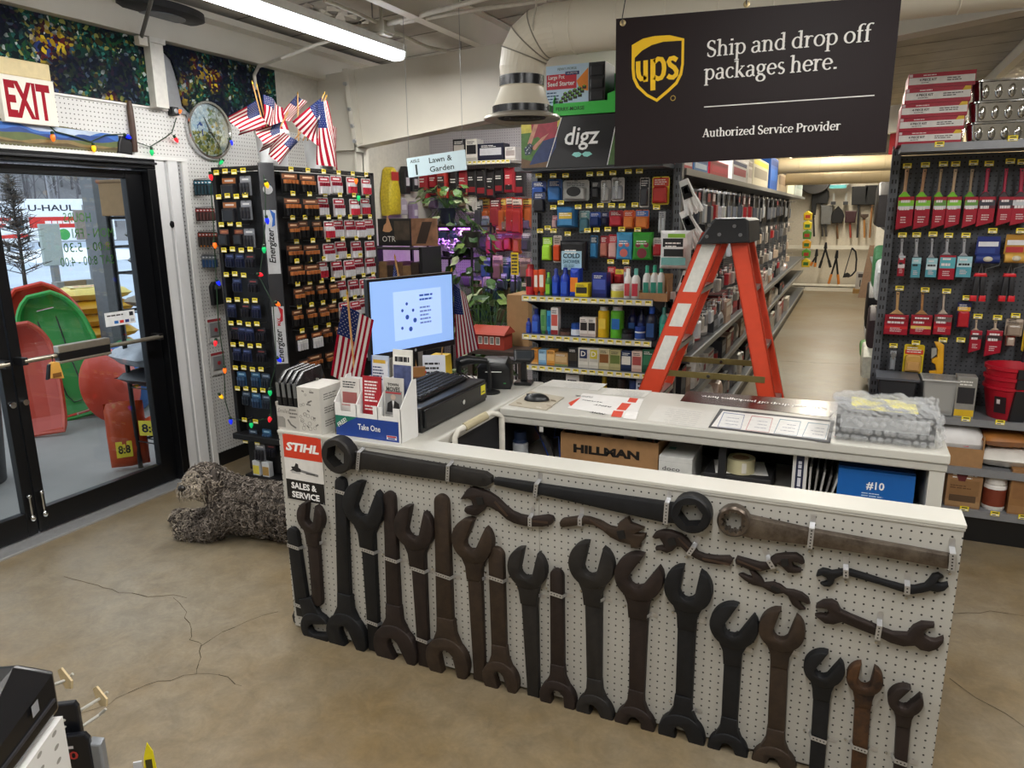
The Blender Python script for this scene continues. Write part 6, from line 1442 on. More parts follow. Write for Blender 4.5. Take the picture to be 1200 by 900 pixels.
for k,x0,yt,x1,cs,lb in(('bottle',222,292,246,['20348c','2c4cb0','1a2a70'],'small blue bottle at the left of the middle end shelf'),('bottle',247,250,286,['24409c','3a64c8','1a2a70'],'taller blue bottle beside the small blue one'),('tube',288,254,316,['7ab074','4c8a50','3c7a40'],'green tube on the middle end shelf'),('tube',318,258,342,['3ca0d0','1c6ca8','1c6ca8'],'sky blue tube on the middle end shelf'),
  ('box',342,242,376,['e6e0dc','c85a50','8c2c30'],'white slim carton with red print'),('jar',376,344,426,['4a3430','6a4c40','2a1c1a'],'flat dark tin on the middle end shelf'),('jar',430,318,476,['2a58b0','dfe6f0','1c4490'],'blue jar with a white label'),('box',477,288,514,['e4dcd4','2a2426','c8b8b0'],'white and black carton, left of two'),('box',515,290,551,['e4dcd4','2a2426','c8b8b0'],'white and black carton, right of two'),
  ('can',556,236,608,['e0b41c','e8c84c','b8b8b4'],'big yellow spray can'),('can',614,236,676,['5aae2c','2c6ab0','b8b8b4'],'big green spray can beside the yellow one'),('jar',664,346,722,['1a1a1c','3a3a3e','101012'],'flat black jar on the middle end shelf'),('bottle',696,248,742,['1a2048','2c5a9c','121638'],'dark navy bottle behind the flat black jar'),('bottle',742,248,782,['1a2048','3a4c8c','121638'],'dark navy bottle, second from the blue-capped one'),
  ('jar',728,334,778,['d8dce4','34549c','24408c'],'white jar with blue print'),('bottle',780,238,836,['1c1e34','2c4c80','2458c0'],'navy bottle with a bright blue cap'),('bottle',846,242,886,['2c8a7c','3ca890','1f6a60'],'teal bottle at the right of the middle end shelf')):
    stand(k,zz(x0),rowy(yt),zz(x1),YS+(.13 if 'behind' in lb or 'second from' in lb else.04),z,cs,lb,G3)
def dd(c_):
    def f(mb,w,h,y):mb.rect(-w*.36,w*.36,h*.5,h*.92,y,M(c_));mb.text('D',0,y-.0005,h*.72,h*.24,M('f0ece0'),bold=.02)
    return f
z=zsh[2]
for x0,yt,x1,cs,lb,de in((250,436,282,['d89440','c87c2c','e0b070'],'orange soap box at the left of the lower end shelf',None),(284,440,321,['8cb8d8','b8d4e4','6a98c0'],'sky blue soap box between two orange ones',None),(322,442,360,['dc9c48','e8b870','c8842c'],'orange soap box right of the sky blue one',None),(358,456,421,['b8905c','d0b080','7a8a5c'],'low tan soap box left of the black one',None),(422,430,469,['1a1a1e','3a342c','2a2a2e'],'black soap box left of the lettered white one',None),
  (470,430,518,['e2ded2','c8c4b8','d0ccc0'],'white soap box with a navy letter panel',dd('1c2c58')),(519,432,565,['e2ded2','c8c4b8','d0ccc0'],'white soap box with a yellow panel',dd('d8c83c')),(566,435,615,['d2c69c','8c5a30','c0b488'],'tan soap box right of the lettered boxes',None),(616,440,668,['b8b07c','6a7a40','a8a070'],'olive tan soap box left of the navy one',None),(669,445,719,['1e2c50','e0dcd0','16223e'],'navy soap box with a cream label',None),(720,446,768,['dcc4b4','a8504c','c8a898'],'pink cream soap box left of the green one',None),(769,438,826,['2a5c44','3c7a58','1e4634'],'green soap box at the right of the lower end shelf',None)):
    stand('box',zz(x0),rowy(yt),zz(x1),YS+.035,z,cs,lb,G4,depth=.07,deco=de)
for k,x0,x1,yt,cs,lb in(('box',412,474,556,['e0dcd8','c83c30','c8c0b8'],'white and red carton on the bottom end shelf'),('bottle',560,606,566,['dcc024','e8d860','c8a81c'],'yellow bottle on the bottom end shelf'),('box',740,800,570,['c8d0e0','2c4898','b0b8c8'],'blue striped carton on the bottom end shelf'),('jar',700,736,588,['d8d8d4','a0a8b0','3a4a7c'],'small white jar on the bottom end shelf'),('jar',640,690,580,['5a3c30','8c6c50','2c2420'],'brown jar on the bottom end shelf')):
    stand(k,zz(x0),rowy(yt),zz(x1),YS+.06,zsh[3],cs,lb,'goods on the bottom end shelf',depth=.09)
# ------------------------------------------------------------------ garden corner under the beam
YG=6.86
gt='goods on the garden corner pegboard'
GC={'glove':(['a82430','1e1c1e','b8343c'],['2a2628','8c2028','1c1c1e'],['c03a34','c8602c','3a2c2a']),
      'tool':(['b8302c','d8c8b8','9c2c28'],['7c1c24','5c2c34','8c3034'],['d8742c','e0c060','a85428'],['5a5a5e','a8a49c','3c3c40']),
      'misc':(['8c98a0','c8c4bc','6a7680'],['54606a','98a4ac','3c444c'],['a08c74','c8b89c','74624c'],['7c6a84','b8a8c0','5c4c64'],['cfcac0','9c968a','b8b2a8']),
      'seed':(['4c6a3c','c8c89c','34502c'],['8c7c5c','c8b890','6a5c44'],['4c7088','a8bcc8','345468'],['3c5a74','98aab8','2c4458'])}
rndg=random.Random(13)
def grow(name,kind,px0,px1,py,n,wpx,hpx,rowname,bulge=.05,yy=YG,cat='package'):
    for i in range(n):
        x=px0+(px1-px0)*(i+.5)/n+rndg.uniform(-2,2);p=py+rndg.uniform(-2,2);w=wpx*rndg.uniform(.8,1.15);h=hpx*rndg.uniform(.85,1.15);c_=rndg.choice(GC[kind])
        hang((x-w/2,p,x+w/2,p+h),yy-.06-.10*rndg.random(),c_[0],c_[1:]+[c_[2]],'%s %s, %s from the left on the %s'%(name[0],name[1],ORD[i],rowname),gt,cat,bulge=bulge,shape='card' if kind!='glove' else 'pouch',deco=lambda mb,w,h,y:mb.cyl((0,0,h*.97),(0,.17,h*.98),.003,WIRE,n=5))
grow(('pair of','gloves'),'glove',494,616,198,11,13,32,'top glove row',.06,cat='gloves')
grow(('long','tool pack'),'tool',556,622,232,7,12,40,'row below the gloves')
grow(('small','tool pack'),'tool',552,622,272,7,12,24,'third garden row')
grow(('pale','hardware pack'),'misc',492,560,226,6,12,22,'row left of the red tools')
grow(('boxed','garden pack'),'seed',556,622,300,6,13,26,'fourth garden row')
grow(('blue','garden pack'),'seed',556,622,330,6,13,24,'fifth garden row')
grow(('tan','seed pack'),'seed',494,556,262,6,12,22,'row beside the trailing plant')
grow(('mixed','garden pack'),'misc',494,612,318,8,14,22,'row above the lowest garden packs')
grow(('low','garden pack'),'seed',520,612,352,6,15,24,'lowest garden row')
grow(('grey','hose part'),'misc',556,622,254,8,9,18,'middle hook row')
for i in range(46): # wire pegs
    x,p=492+rndg.random()*118,192+rndg.random()*150;q=ony(x,p,YG)
    if i%2:continue
    mb=MB();mb.cyl((q.x,YG+.03,q.z),(q.x,YG-.22,q.z+.01),.004,M('d8d2c4',.4,.3),n=6);tag(mb.build('wall_hook'),'pale wire peg in the garden corner pegboard','hook','wire pegs in the garden corner')
# shelf along the top with boxes
gs=MB();a,b=ony(470,190,YG),ony(612,182,YG);zt=ony(560,189,YG-.28).z
gs.box(-4.04,b.x,YG-.28,YG,zt-.02,zt,M('cfcac0'));gs=tag(gs.build('wall_shelf'),'white shelf high on the garden corner pegboard','shelf')
strip_tags(gs,-3.6,b.x,YG-.286,zt-.012,12)
for i,(x0,x1,yt,c_,lb)in enumerate(((531,545,163,['1c1c24','b8b0a8','8c2c30'],'dark box, first on the high garden shelf'),(546,559,163,['d8d4cc','1c1c20','a8a49c'],'white and black box on the high garden shelf'),(560,590,168,['1c1f34','c8c8cc','14162a'],'long navy box on the high garden shelf'),(592,604,172,['e0dcd8','a89c98','c8c0b8'],'white box at the right of the high garden shelf'))):
    stand('box',x0,yt,x1,YG-.2,zt,c_,lb,'boxes on the high garden shelf',depth=.15)
# yellow mesh bag on the left wall
yb0=onx(452,222,XL);mb=MB(TR(XL+.06,yb0.y,0)@RZ(PI/2));z0,z1=onx(452,253,XL).z,onx(452,196,XL).z
mb.prism([(-.10,z0),(.10,z0+.01),(.11,z0+.2),(.05,z0+.42),(.012,z1),(-.012,z1),(-.05,z0+.42),(-.11,z0+.2)],-.05,.05,M('c4ae2c',.5,v=.35,s=50),bev=.03);mb.rect(-.06,.06,z0+.32,z0+.40,-.051,M('a8302c'))
tag(mb.build('mesh_bag',smooth=True),'yellow mesh bag hanging beside the beam column','bag')
for i,(px,py,w,h,c_)in enumerate(((474,195,.10,.26,'1e1e20'),(484,200,.10,.2,'2a2a2e'),(470,232,.14,.16,'a8a0a8'),(484,236,.1,.2,'8c7c94'),(480,258,.16,.1,'b8a0c8'))):
    q=onx(px,py,XL+.05);mb=MB(TR(XL+.05,q.y,q.z-h)@RZ(PI/2));mb.prism([(-w/2,0),(w/2,0),(w/2,h*.8),(w*.2,h),(-w*.2,h),(-w/2,h*.8)],-.03,.03,M(c_,.4),bev=.01);mb.rect(-w*.3,w*.3,h*.3,h*.6,-.031,M('c8c4c8'))
    tag(mb.build('hanging_pack'),'%s hung on the left wall past the beam column, %s of five'%('dark pack' if i<2 else 'pale pack',ORD[i]),'package','packs past the beam column')
# fire pit display stand
ys=5.7;x0,x1,xm2=ony(446,300,ys).x,ony(514,300,ys).x,ony(484,300,ys).x;zb,zm,zt=ony(480,330,ys).z,ony(480,288,ys).z,ony(480,256,ys).z
fp=empty('stove_display',((x0+x1)/2,ys,0),'black stove display rack with a flame panel and a brown photo panel','display rack')
mb=MB();mb.box(x0,xm2,ys-.02,ys,zm,zt,M('141518',.4));mb.text('OTR',(x0+xm2)/2-.06,ys-.02,zm+.06,.05,M('e8e4dc'),w=.14)
cx=(x0+xm2)/2-.07
mb.prism([(cx-.05,zm+.13),(cx-.02,zm+.12),(cx+.02,zm+.12),(cx+.05,zm+.14),(cx+.03,zm+.2),(cx+.005,zm+.27),(cx-.01,zm+.2),(cx-.035,zm+.18)],ys-.024,ys-.0205,M('c8946a'));mb.rect((x0+xm2)/2+.0,xm2-.01,zm+.05,zt-.02,ys-.0206,M('4a3f34',.6,v=.5,s=18));mb.build('flame_panel',fp)
mb=MB();mb.box(xm2+.005,x1,ys-.02,ys,zm+.0,zt,M('8a6248',.6,v=.5,s=16));mb.prism([(xm2+.05,zm+.02),(xm2+.15,zm+.02),(xm2+.22,zt-.03),(xm2+.12,zt-.03)],ys-.022,ys-.02,M('33241c'));mb.build('photo_panel',fp)
mb=MB()
for x in(x0,xm2,x1):mb.box(x-.015,x+.015,ys-.30,ys+.02,0,zm,BLACK)if x!=xm2 else mb.box(x-.01,x+.01,ys-.03,ys,0,zm,BLACK)
for z in(.1,zb-.02,zm-.01):mb.box(x0,x1,ys-.30,ys,z-.012,z,BLACK)
mb.build('rack_frame',fp)
for i in range(6):
    x=x0+.06+(x1-x0-.12)*(i+.5)/6;mb=MB();mb.box(x-.04,x+.04,ys-.24,ys-.06,zb-.02,zb+.16+.03*(i%2),M(('6a4c34','8a6a48','3c2c22')[i%3],.7,v=.25));tag(mb.build('kindling_box',bevel=.004),'brown kindling box under the flame panel, %s from the left'%ORD[i],'box','brown boxes on the stove rack')
# grow-light shelf with seedlings
yg=6.2;x0,x1=ony(516,285,yg).x,ony(562,285,yg).x;zs=ony(540,300,yg).z;zl=ony(540,268,yg).z
gr=empty('grow_light_shelf',((x0+x1)/2,yg,0),'black metal plant shelf glowing violet under a grow light','plant shelf')
mb=MB()
for x in(x0-.02,x1+.02):
    for y in(yg-.2,yg+.2):mb.cyl((x,y,0),(x,y,zl+.05),.012,BLACK,n=8)
for z in(.15,zs-.45,zs,zl+.03):mb.box(x0-.03,x1+.03,yg-.21,yg+.21,z-.02,z,M('1c1c1e',.4))
mb.build('rack_frame',gr)
mb=MB();mb.box(x0+.01,x1-.01,yg-.03,yg+.03,zl-.01,zl+.008,M('c060ff',.4,em=7.0,name='grow_lamp'));mb.build('grow_lamp',gr)
ld=D.lights.new('grow_glow','AREA');ld.shape='RECTANGLE';ld.size=.3;ld.size_y=.1;ld.energy=7;ld.color=(.62,.25,1.0);lo=D.objects.new('grow_glow',ld);COL.objects.link(lo);lo.location=((x0+x1)/2,yg,zl-.02)
for i in range(7):
    x=x0+(x1-x0)*(i+.5)/7;mb=MB(TR(x,yg-.12+.05*(i%2),zs));mb.lathe([(.022,0),(.03,.05),(.0,.05)],(0,0,0),M('2a2a2c'),n=10);tp=tag(mb.build('seedling_pot'),'potted pale flower under the violet grow light, %s from the left'%ORD[i],'potted plant','flowers under the grow light')
    q=MB(TR(x,yg-.12+.05*(i%2),zs+.05))
    for k in range(12):a_=rndg.uniform(0,6.28);r_=rndg.uniform(.005,.035);q.ball((r_*math.cos(a_),r_*math.sin(a_),.02+rndg.random()*.09),.015,.015,.012,M('e8d0f4',.6),n=6,k=4)
    q.build('blossoms',tp)
# pothos and other leafy plants
LEAF=[M(c,.4,v=.2,s=20)for c in('3c5c2c','4c6c34','2c4824','6a8040')];LEAFV=M('a8b48c',.45,v=.35,s=25)
def leafy(name,label,px,py,y,zbase,n,spread,drop,size,potc=None,pale=.15,rise=.15):
    q=ony(px,py,y);r=empty(name,(q.x,y,zbase),label,'plant')
    if potc:
        mb=MB();mb.lathe([(.06,0),(.09,.13),(.095,.14),(.08,.14),(0,.13)],(q.x,y,zbase),M(potc),n=18);mb.build('pot',r,smooth=True)
        top=zbase+.13
    else:top=q.z
    st_,lf=MB(),MB()
    for k in range(n):
        a=rndg.uniform(0,2*PI);R=spread*rndg.uniform(.25,1);e=Vector((q.x+R*math.cos(a),y+R*math.sin(a)*.8,top+rndg.uniform(-drop,rise)));b_=Vector((q.x,y,top))
        m_=(b_+e)/2+Vector((0,0,.06));st_.tube([b_,m_,e],.0025,LEAF[0],n=4)
        d=Vector((math.cos(a),math.sin(a),rndg.uniform(-1.1,.1))).normalized();s_=d.cross(Vector((0,0,1))).normalized();L=size*rndg.uniform(.7,1.3);W=L*.36;nn=s_.cross(d)*.02
        P=[e,e+d*L*.25+s_*W,e+d*L*.6+s_*W*.8-nn,e+d*L,e+d*L*.6-s_*W*.8-nn,e+d*L*.25-s_*W,e+d*L*.5+Vector((0,0,-.01))]
        lf.add(P,[(0,1,6),(1,2,6),(2,3,6),(3,4,6),(4,5,6),(5,0,6)],LEAFV if rndg.random()<pale else rndg.choice(LEAF))
    st_.build('stems',r);lf.build('foliage',r)
leafy('trailing_plant','trailing plant in a dark pot above the grow light',524,246,6.15,ony(524,262,6.15).z,46,.26,.18,.12,'22283c',.2,.22)
leafy('trailing_plant','trailing green plant between the glowing shelf and the end shelves',552,275,6.0,ony(552,290,6.0).z,34,.2,.25,.11,'33302c',.1,.1)
leafy('leafy_plant','leafy plant with pale variegated leaves behind the second flag',578,360,5.5,ony(578,425,5.5).z,60,.36,.3,.15,'2a2a2a',.3,.5)
leafy('leafy_plant','bushy dark green plant right of the monitor',560,345,5.7,ony(560,425,5.7).z,50,.32,.2,.13,'24211f',.08,.75)
leafy('leafy_plant','low leafy plant by the red barn birdhouse',575,405,5.25,ony(575,450,5.25).z,34,.26,.1,.13,'2c2824',.15,.3)
for px,y in((578,5.5),(560,5.7),(575,5.25)):
    q=ony(px,425,y);zt=ony(px,425 if y>5.3 else 450,y).z-.001;mb=MB();mb.box(q.x-.13,q.x+.13,y-.13,y+.13,zt-.03,zt,M('4c4844'));
    for sx in(-.11,.11):
        for sy in(-.11,.11):mb.box(q.x+sx-.015,q.x+sx+.015,y+sy-.015,y+sy+.015,0,zt-.03,M('3c3834'))
    tag(mb.build('plant_stand'),'small dark plant stand in the garden corner','stand','plant stands in the garden corner')
# yellow upright sign, carton, barn birdhouse
ya=5.4;a,b=ony(599,322,ya),ony(607,296,ya)
mb=MB();mb.box(a.x,b.x,ya,ya+.01,a.z,b.z,M('d8b81c'));mb.lines(a.x+.006,b.x-.006,a.z+.01,b.z-.01,6,ya-.0006,INK,fill=.6,rag=False);mb.box((a.x+b.x)/2-.006,(a.x+b.x)/2+.006,ya+.002,ya+.014,0,a.z,BLACK);tag(mb.build('yellow_sign'),'narrow yellow sign on a stake left of the end shelves','sign')
yc=5.2;a,b=ony(594,384,yc),ony(616,344,yc);
bt=empty('low_table',((a.x+b.x)/2,yc+.2,0),'dark low table under the barn birdhouse and carton','table');mb=MB();ztb=ony(595,412,5.0).z
mb.box(a.x-.25,a.x+.24,4.97,5.6,ztb-.03,ztb,M('3a302a'));mb.build('tabletop',bt)
for sx in(-.22,.21):
    for sy in(5.0,5.56):mb=MB();mb.box(a.x+sx-.02,a.x+sx+.02,sy-.02,sy+.02,0,ztb-.03,M('3a302a'));mb.build('leg',bt)
mb=MB();mb.box(a.x-.02,b.x,yc+.05,yc+.35,ztb,b.z-.02,M('9a7850',.7,v=.1));mb.box(a.x-.02,b.x,yc+.19,yc+.21,b.z-.02,b.z-.019,M('b89a6c'));tag(mb.build('cardboard_carton',bevel=.004),'tall kraft carton left of the end shelves','carton')
bh=empty('barn_birdhouse',(a.x-.08,5.08,ztb),'red barn birdhouse with white framed windows','birdhouse');w,zt=.135,ony(590,386,5.02).z-ztb
mb=MB(TR(a.x-.08,5.12,ztb));mb.box(-w,w,-.09,.06,0,zt*.75,M('9c3424',.6));mb.build('walls',bh)
mb=MB(TR(a.x-.08,5.12,ztb));mb.T=mb.T@RZ(PI/2);mb.prism([(-.12,zt*.72),(.085,zt*.72),(.07,zt*.8),(-.015,zt*1.08),(-.105,zt*.8)],-w-.015,w+.015,M('a03c2a',.6));mb.build('roof',bh)
mb=MB(TR(a.x-.08,5.12,ztb))
for u in(-.07,-.02,.03,.08):mb.rect(u-.018,u+.018,.04,.10,-.0906,M('e8e4dc'));mb.rect(u-.012,u+.012,.046,.094,-.0912,M('1c1a1a'));mb.rect(u-.002,u+.002,.046,.094,-.0916,M('e8e4dc'))
mb.build('window_frames',bh)

# ------------------------------------------------------------------ aisle sign, air duct, brown shipping sign
sgn=empty('aisle_sign',(-2.43,4.2,2.0),'pale blue hanging sign for aisle 1, Lawn & Garden','sign')
a,b=ony(477.5,197,4.2),ony(546,187,4.2);TS_=TR((a.x+b.x)/2,4.2,(a.z+b.z)/2)@Matrix.Rotation(-math.atan2(b.z-a.z,b.x-a.x),4,'Y');w_=b.x-a.x
mb=MB(TS_);mb.box(-w_/2,w_/2,0,.006,-.06,.06,M('c4dae2',.4,v=.03));mb.build('board',sgn)
mb=MB(TS_);TXC=M('1d3034',.5);mb.text('AISLE',-w_*.36,-.0004,.036,.019,TXC,w=.07,bold=.015);mb.text('1',-w_*.345,-.0004,-.018,.062,TXC,bold=.03);mb.text('Lawn &',w_*.08,-.0004,.026,.034,TXC,w=.165,bold=.012);mb.text('Garden',w_*.09,-.0004,-.028,.034,TXC,w=.175,bold=.012);mb.build('lettering',sgn)
mb=MB()
for s_ in(-1,1):p=TS_@Vector((s_*w_*.46,.003,.06));mb.tube([p,p+Vector((0,0,.02)),(p.x,4.2,zc(p.x)-.2),(p.x,4.2,zc(p.x))],.0016,WIRE,n=5)
mb.build('hanging_wire',sgn)
DUCT=M('e4ddcb',.42,v=.05,s=5)
dc=empty('air_duct',(-1.66,3.8,2.27),'cream round air duct turning down into a wide round diffuser','air duct')
zx=2.675;dxx=-1.66
mb=MB();mb.cyl((-1.45,3.8,zx),(6.9,3.8,zx),.125,DUCT,n=32)
for i in range(28):
    x=-1.36+i*.24;mb.lathe([(.126,-.004),(.1285,0),(.126,.004)],(x,3.8,zx),DUCT,n=32,axis='X')
mb.build('duct_pipe',dc,smooth=True)
mb=MB();E_=[];R_=.17
for i in range(5):
    t=PI/2*i/4;E_.append((dxx+R_-R_*math.cos(t)if 0 else dxx+R_*(1-math.cos(t)),3.8,zx-R_+R_*math.sin(t)))
mb.tube([(dxx,3.8,zx-R_-.04)]+E_+[(-1.44,3.8,zx)],[.112,.118,.122,.125,.126,.126,.126],DUCT,n=32);mb.build('elbow',dc)
mb=MB()
for i in(1,2,3):
    t=PI/2*i/4;cen=Vector(E_[i]);d=Vector((math.sin(t),0,math.cos(t)));mb.cyl(cen-d*.003,cen+d*.003,.128,M('8d877a',.5),n=32)
mb.build('elbow_seam',dc)
zd=zx-R_-.04
mb=MB();mb.lathe([(.118,0),(.118,-.05),(.112,-.055),(.118,-.07),(.150,-.145),(.158,-.15),(.158,-.19)],(dxx,3.8,zd),DUCT,n=36,mats=[M('24262a',.25),DUCT,DUCT,DUCT,DUCT,M('24262a',.25)]);mb.build('diffuser_neck',dc,smooth=True)
mb=MB();mb.lathe([(.158,-.185),(.20,-.20),(.205,-.212),(.20,-.218),(.135,-.205),(.13,-.19)],(dxx,3.8,zd),M('a39d90',.4,.3),n=40)
for r in(.11,.08,.05,.02):mb.lathe([(r,-.19),(r+.018,-.208),(r+.016,-.210),(r-.002,-.192)],(dxx,3.8,zd),M('3a3936',.5),n=32)
mb.lathe([(.13,-.17),(0,-.171)],(dxx,3.8,zd),M('151515',.8),n=32);mb.build('diffuser_grille',dc,smooth=True)
for x,y in((-1.54,3.66),(1.2,3.66),(4.2,3.66)):
    mb=MB();mb.tube([(x,3.80+.13,zx),(x,3.8+.09,zx-.095),(x,3.8,zx-.131),(x,3.8-.09,zx-.095),(x,3.8-.131,zx),(x,3.8-.09,zx+.10),(x,3.72,zc(x))],.0055,M('c9c3b4',.4),n=5);mb.build('hanger_strap',dc)
for y,z,r,lb in((11.2,2.36,.10,'nearer'),(12.4,2.24,.10,'farther')):
    mb=MB();mb.cyl((-3.9,y,z),(6.9,y,z),r,M('d2bf98',.45,v=.05,s=5),n=28)
    for i in range(40):mb.lathe([(r+.001,-.004),(r+.003,0),(r+.001,.004)],(-3.6+i*.26,y,z),M('c9b68e',.45),n=28,axis='X')
    for i in range(4):mb.tube([(-3+i*2.6,y,z+r),(-3+i*2.6,y,zc(-3+i*2.6))],.004,WIRE,n=5)
    tag(mb.build('air_duct',smooth=True),'tan round air duct crossing the far end of the aisle, the %s of two'%lb,'air duct')

# serif lettering for the shipping sign: strokes of changing width, one glyph per entry
def _arc(cx,cy,rx,ry,a0,a1,n=16,tk=.2,tn=.08):
    out=[]
    for i in range(n+1):
        a=math.radians(a0+(a1-a0)*i/n);out.append((cx+rx*math.cos(a),cy+ry*math.sin(a),tn+(tk-tn)*abs(math.cos(a))**1.3))
    return out
def _st(x,y0,y1,w=.2):return[(x,y0,w),(x,y1,w)]
def _sl(x,y,h=.22,w=.075):yy=y+(.0375 if y<1 else-.0375);return[(x-h,yy,w),(x+h,yy,w)]
def _fl(x,y):return[(x-.24,y-.10,.07),(x,y-.03,.12)]
GL={
 'n':(1.15,[_st(.25,0,1),_fl(.2,1),_sl(.25,0),_arc(.56,.60,.30,.36,160,0),_st(.86,0,.62),_sl(.86,0)]),
 'h':(1.15,[_st(.25,0,1.5),_fl(.2,1.5),_sl(.25,0),_arc(.56,.60,.30,.36,160,0),_st(.86,0,.62),_sl(.86,0)]),
 'i':(.56,[_st(.28,0,1),_fl(.23,1),_sl(.28,0),[(.28,1.26,.24),(.28,1.42,.24)]]),
 'p':(1.14,[_st(.25,-.5,1),_fl(.2,1),_sl(.25,-.5),_arc(.58,.5,.38,.46,170,-170)]),
 'd':(1.14,[_st(.84,0,1.5),_fl(.80,1.5),[(.84,.05,.1),(1.05,.04,.07)],_arc(.52,.5,.38,.46,15,345)]),
 'a':(1.02,[_st(.74,.08,.66),[(.74,.08,.14),(.96,.03,.07)],_arc(.46,.68,.28,.30,0,155),_arc(.40,.27,.26,.26,80,330),[(.42,.53,.09),(.74,.58,.09)],[(.62,.1,.09),(.74,.2,.1)]]),
 'c':(.92,[_arc(.52,.5,.38,.46,48,318),[(.77,.76,.18),(.77,.82,.18)]]),
 'k':(1.12,[_st(.25,0,1.5),_fl(.2,1.5),_sl(.25,0),[(.34,.42,.09),(.84,.93,.09)],_sl(.8,1,.2),[(.44,.55,.2),(.90,.04,.2)],_sl(.92,0,.18)]),
 'g':(1.04,[_arc(.48,.66,.32,.32,0,360),[(.74,.88,.08),(1.0,.94,.1)],[(.26,.42,.1),(.22,.22,.14),(.42,.13,.18),(.72,.08,.18)],_arc(.50,-.20,.38,.28,60,-250)]),
 'e':(1.0,[_arc(.52,.5,.38,.46,5,318),[(.18,.52,.09),(.88,.52,.09)]]),
 's':(.84,[_arc(.42,.73,.24,.25,40,215,tk=.17),[(.22,.60,.15),(.42,.5,.19),(.62,.40,.15)],_arc(.42,.27,.26,.26,35,-145,tk=.17)]),
 'r':(.82,[_st(.25,0,1),_fl(.2,1),_sl(.25,0),_arc(.58,.62,.28,.32,165,60),[(.72,.86,.2),(.72,.9,.2)]]),
 'f':(.66,[_st(.28,0,1.15),_sl(.28,0),_arc(.58,1.15,.30,.33,180,55),[(.06,.955,.09),(.58,.955,.09)]]),
 'o':(1.06,[_arc(.53,.5,.40,.46,0,360)]),
 't':(.68,[_st(.28,.2,1.2,.18),[(.05,.955,.09),(.58,.955,.09)],_arc(.46,.22,.19,.2,180,310)]),
 'u':(1.15,[_st(.25,.35,1),_fl(.2,1),_arc(.55,.38,.30,.36,180,350),_st(.86,0,1),_fl(.81,1),_sl(.96,0,.12)]),
 'z':(.9,[[(.12,.955,.1),(.78,.955,.1)],[(.74,.93,.18),(.16,.07,.18)],[(.12,.045,.1),(.8,.045,.1)],[(.13,.78,.08),(.13,.95,.08)],[(.8,.05,.08),(.8,.24,.08)]]),
 'v':(1.0,[[(.16,.97,.19),(.5,.06,.19)],[(.84,.97,.09),(.5,.06,.09)],_sl(.16,1,.19),_sl(.84,1,.17)]),
 'S':(1.08,[_arc(.53,1.06,.33,.36,30,215,tk=.2),[(.27,.86,.18),(.54,.72,.23),(.80,.58,.18)],_arc(.54,.38,.36,.38,35,-150,tk=.2),[(.84,1.1,.08),(.84,1.4,.08)],[(.2,.1,.08),(.2,.38,.08)]]),
 'A':(1.36,[[(.66,1.4,.1),(.22,.04,.1)],[(.66,1.4,.22),(1.12,.04,.22)],[(.36,.45,.09),(.96,.45,.09)],_sl(.2,0,.2),_sl(1.12,0,.22)]),
 'P':(1.2,[_st(.32,0,1.4,.22),_sl(.32,0,.24),[(.1,1.36,.08),(.6,1.36,.08)],_arc(.58,1.02,.44,.36,90,-90,tk=.22),[(.36,.66,.08),(.6,.66,.08)]]),
 '.':(.46,[[(.23,.03,.24),(.23,.19,.24)]]),' ':(.42,[])}
def ribbon(mb,pts,y,m,T):
    P=[Vector(T(p[0],p[1]))for p in pts];k=(Vector(T(0,1))-Vector(T(0,0))).length;L,R=[],[]
    for i,p in enumerate(P):
        d=(P[min(i+1,len(P)-1)]-P[max(i-1,0)]);d=d.normalized()if d.length>1e-9 else Vector((1,0));nn=Vector((-d.y,d.x))*pts[i][2]*k/2
        L.append(p+nn);R.append(p-nn)
    vs=[(q.x,y,q.y)for q in L+R];n=len(P);mb.add(vs,[(n+i,n+i+1,i+1,i)for i in range(n-1)],m)
def serif(mb,t,x0,x1,zb,xh,y,m,bold=1.0,flip=False):
    """t set between x0 and x1 with its baseline at zb and x-height xh"""
    tot=sum(GL[c][0]for c in t);k=(x1-x0)/tot;x=0;j=0
    for c in t:
        for s_ in GL[c][1]:
            f=(lambda u,v,xx=x:(x0+(xx+u)*k,zb+v*xh))if not flip else(lambda u,v,xx=x:(x1-(xx+u)*k,zb-v*xh))
            ribbon(mb,[(p[0],p[1],p[2]*bold)for p in s_],y-.00004*j,m,f);j+=1
        x+=GL[c][0]
YU=3.05
us=empty('shipping_sign',(-.41,YU,1.95),'large dark brown hanging sign with a yellow shield logo and white serif text','sign')
def m_brown():
    mt,n,l,p=nodes('fluted_brown_plastic',.42);p.inputs['Base Color'].default_value=(*rgb('23191b'),1);p.inputs['Specular IOR Level'].default_value=.22
    t=n.new('ShaderNodeTexCoord');w=n.new('ShaderNodeTexWave');w.inputs['Scale'].default_value=55;w.bands_direction='X';l.new(t.outputs['Object'],w.inputs['Vector'])
    b=n.new('ShaderNodeBump');b.inputs['Strength'].default_value=.06;b.inputs['Distance'].default_value=.004;l.new(w.outputs['Fac'],b.inputs['Height']);l.new(b.outputs[0],p.inputs['Normal']);return mt
tl,tr2,br_,bl_=ony(722,22,YU),ony(1057,-6,YU),ony(1038,178.5,YU),ony(720,195,YU)
mb=MB();mb.prism([(bl_.x,bl_.z),(br_.x,br_.z),(tr2.x,tr2.z),(tl.x,tl.z)],YU,YU+.006,m_brown());mb.build('board',us)
WT=M('f4f2ee',.5,v=.02);YEL=M('ffcb0c',.45,v=.03)
mb=MB()
def u_(px,py):q=ony(px,py,YU);return q.x,q.z
a,b=u_(829,66),u_(1020,47);rt=MB()
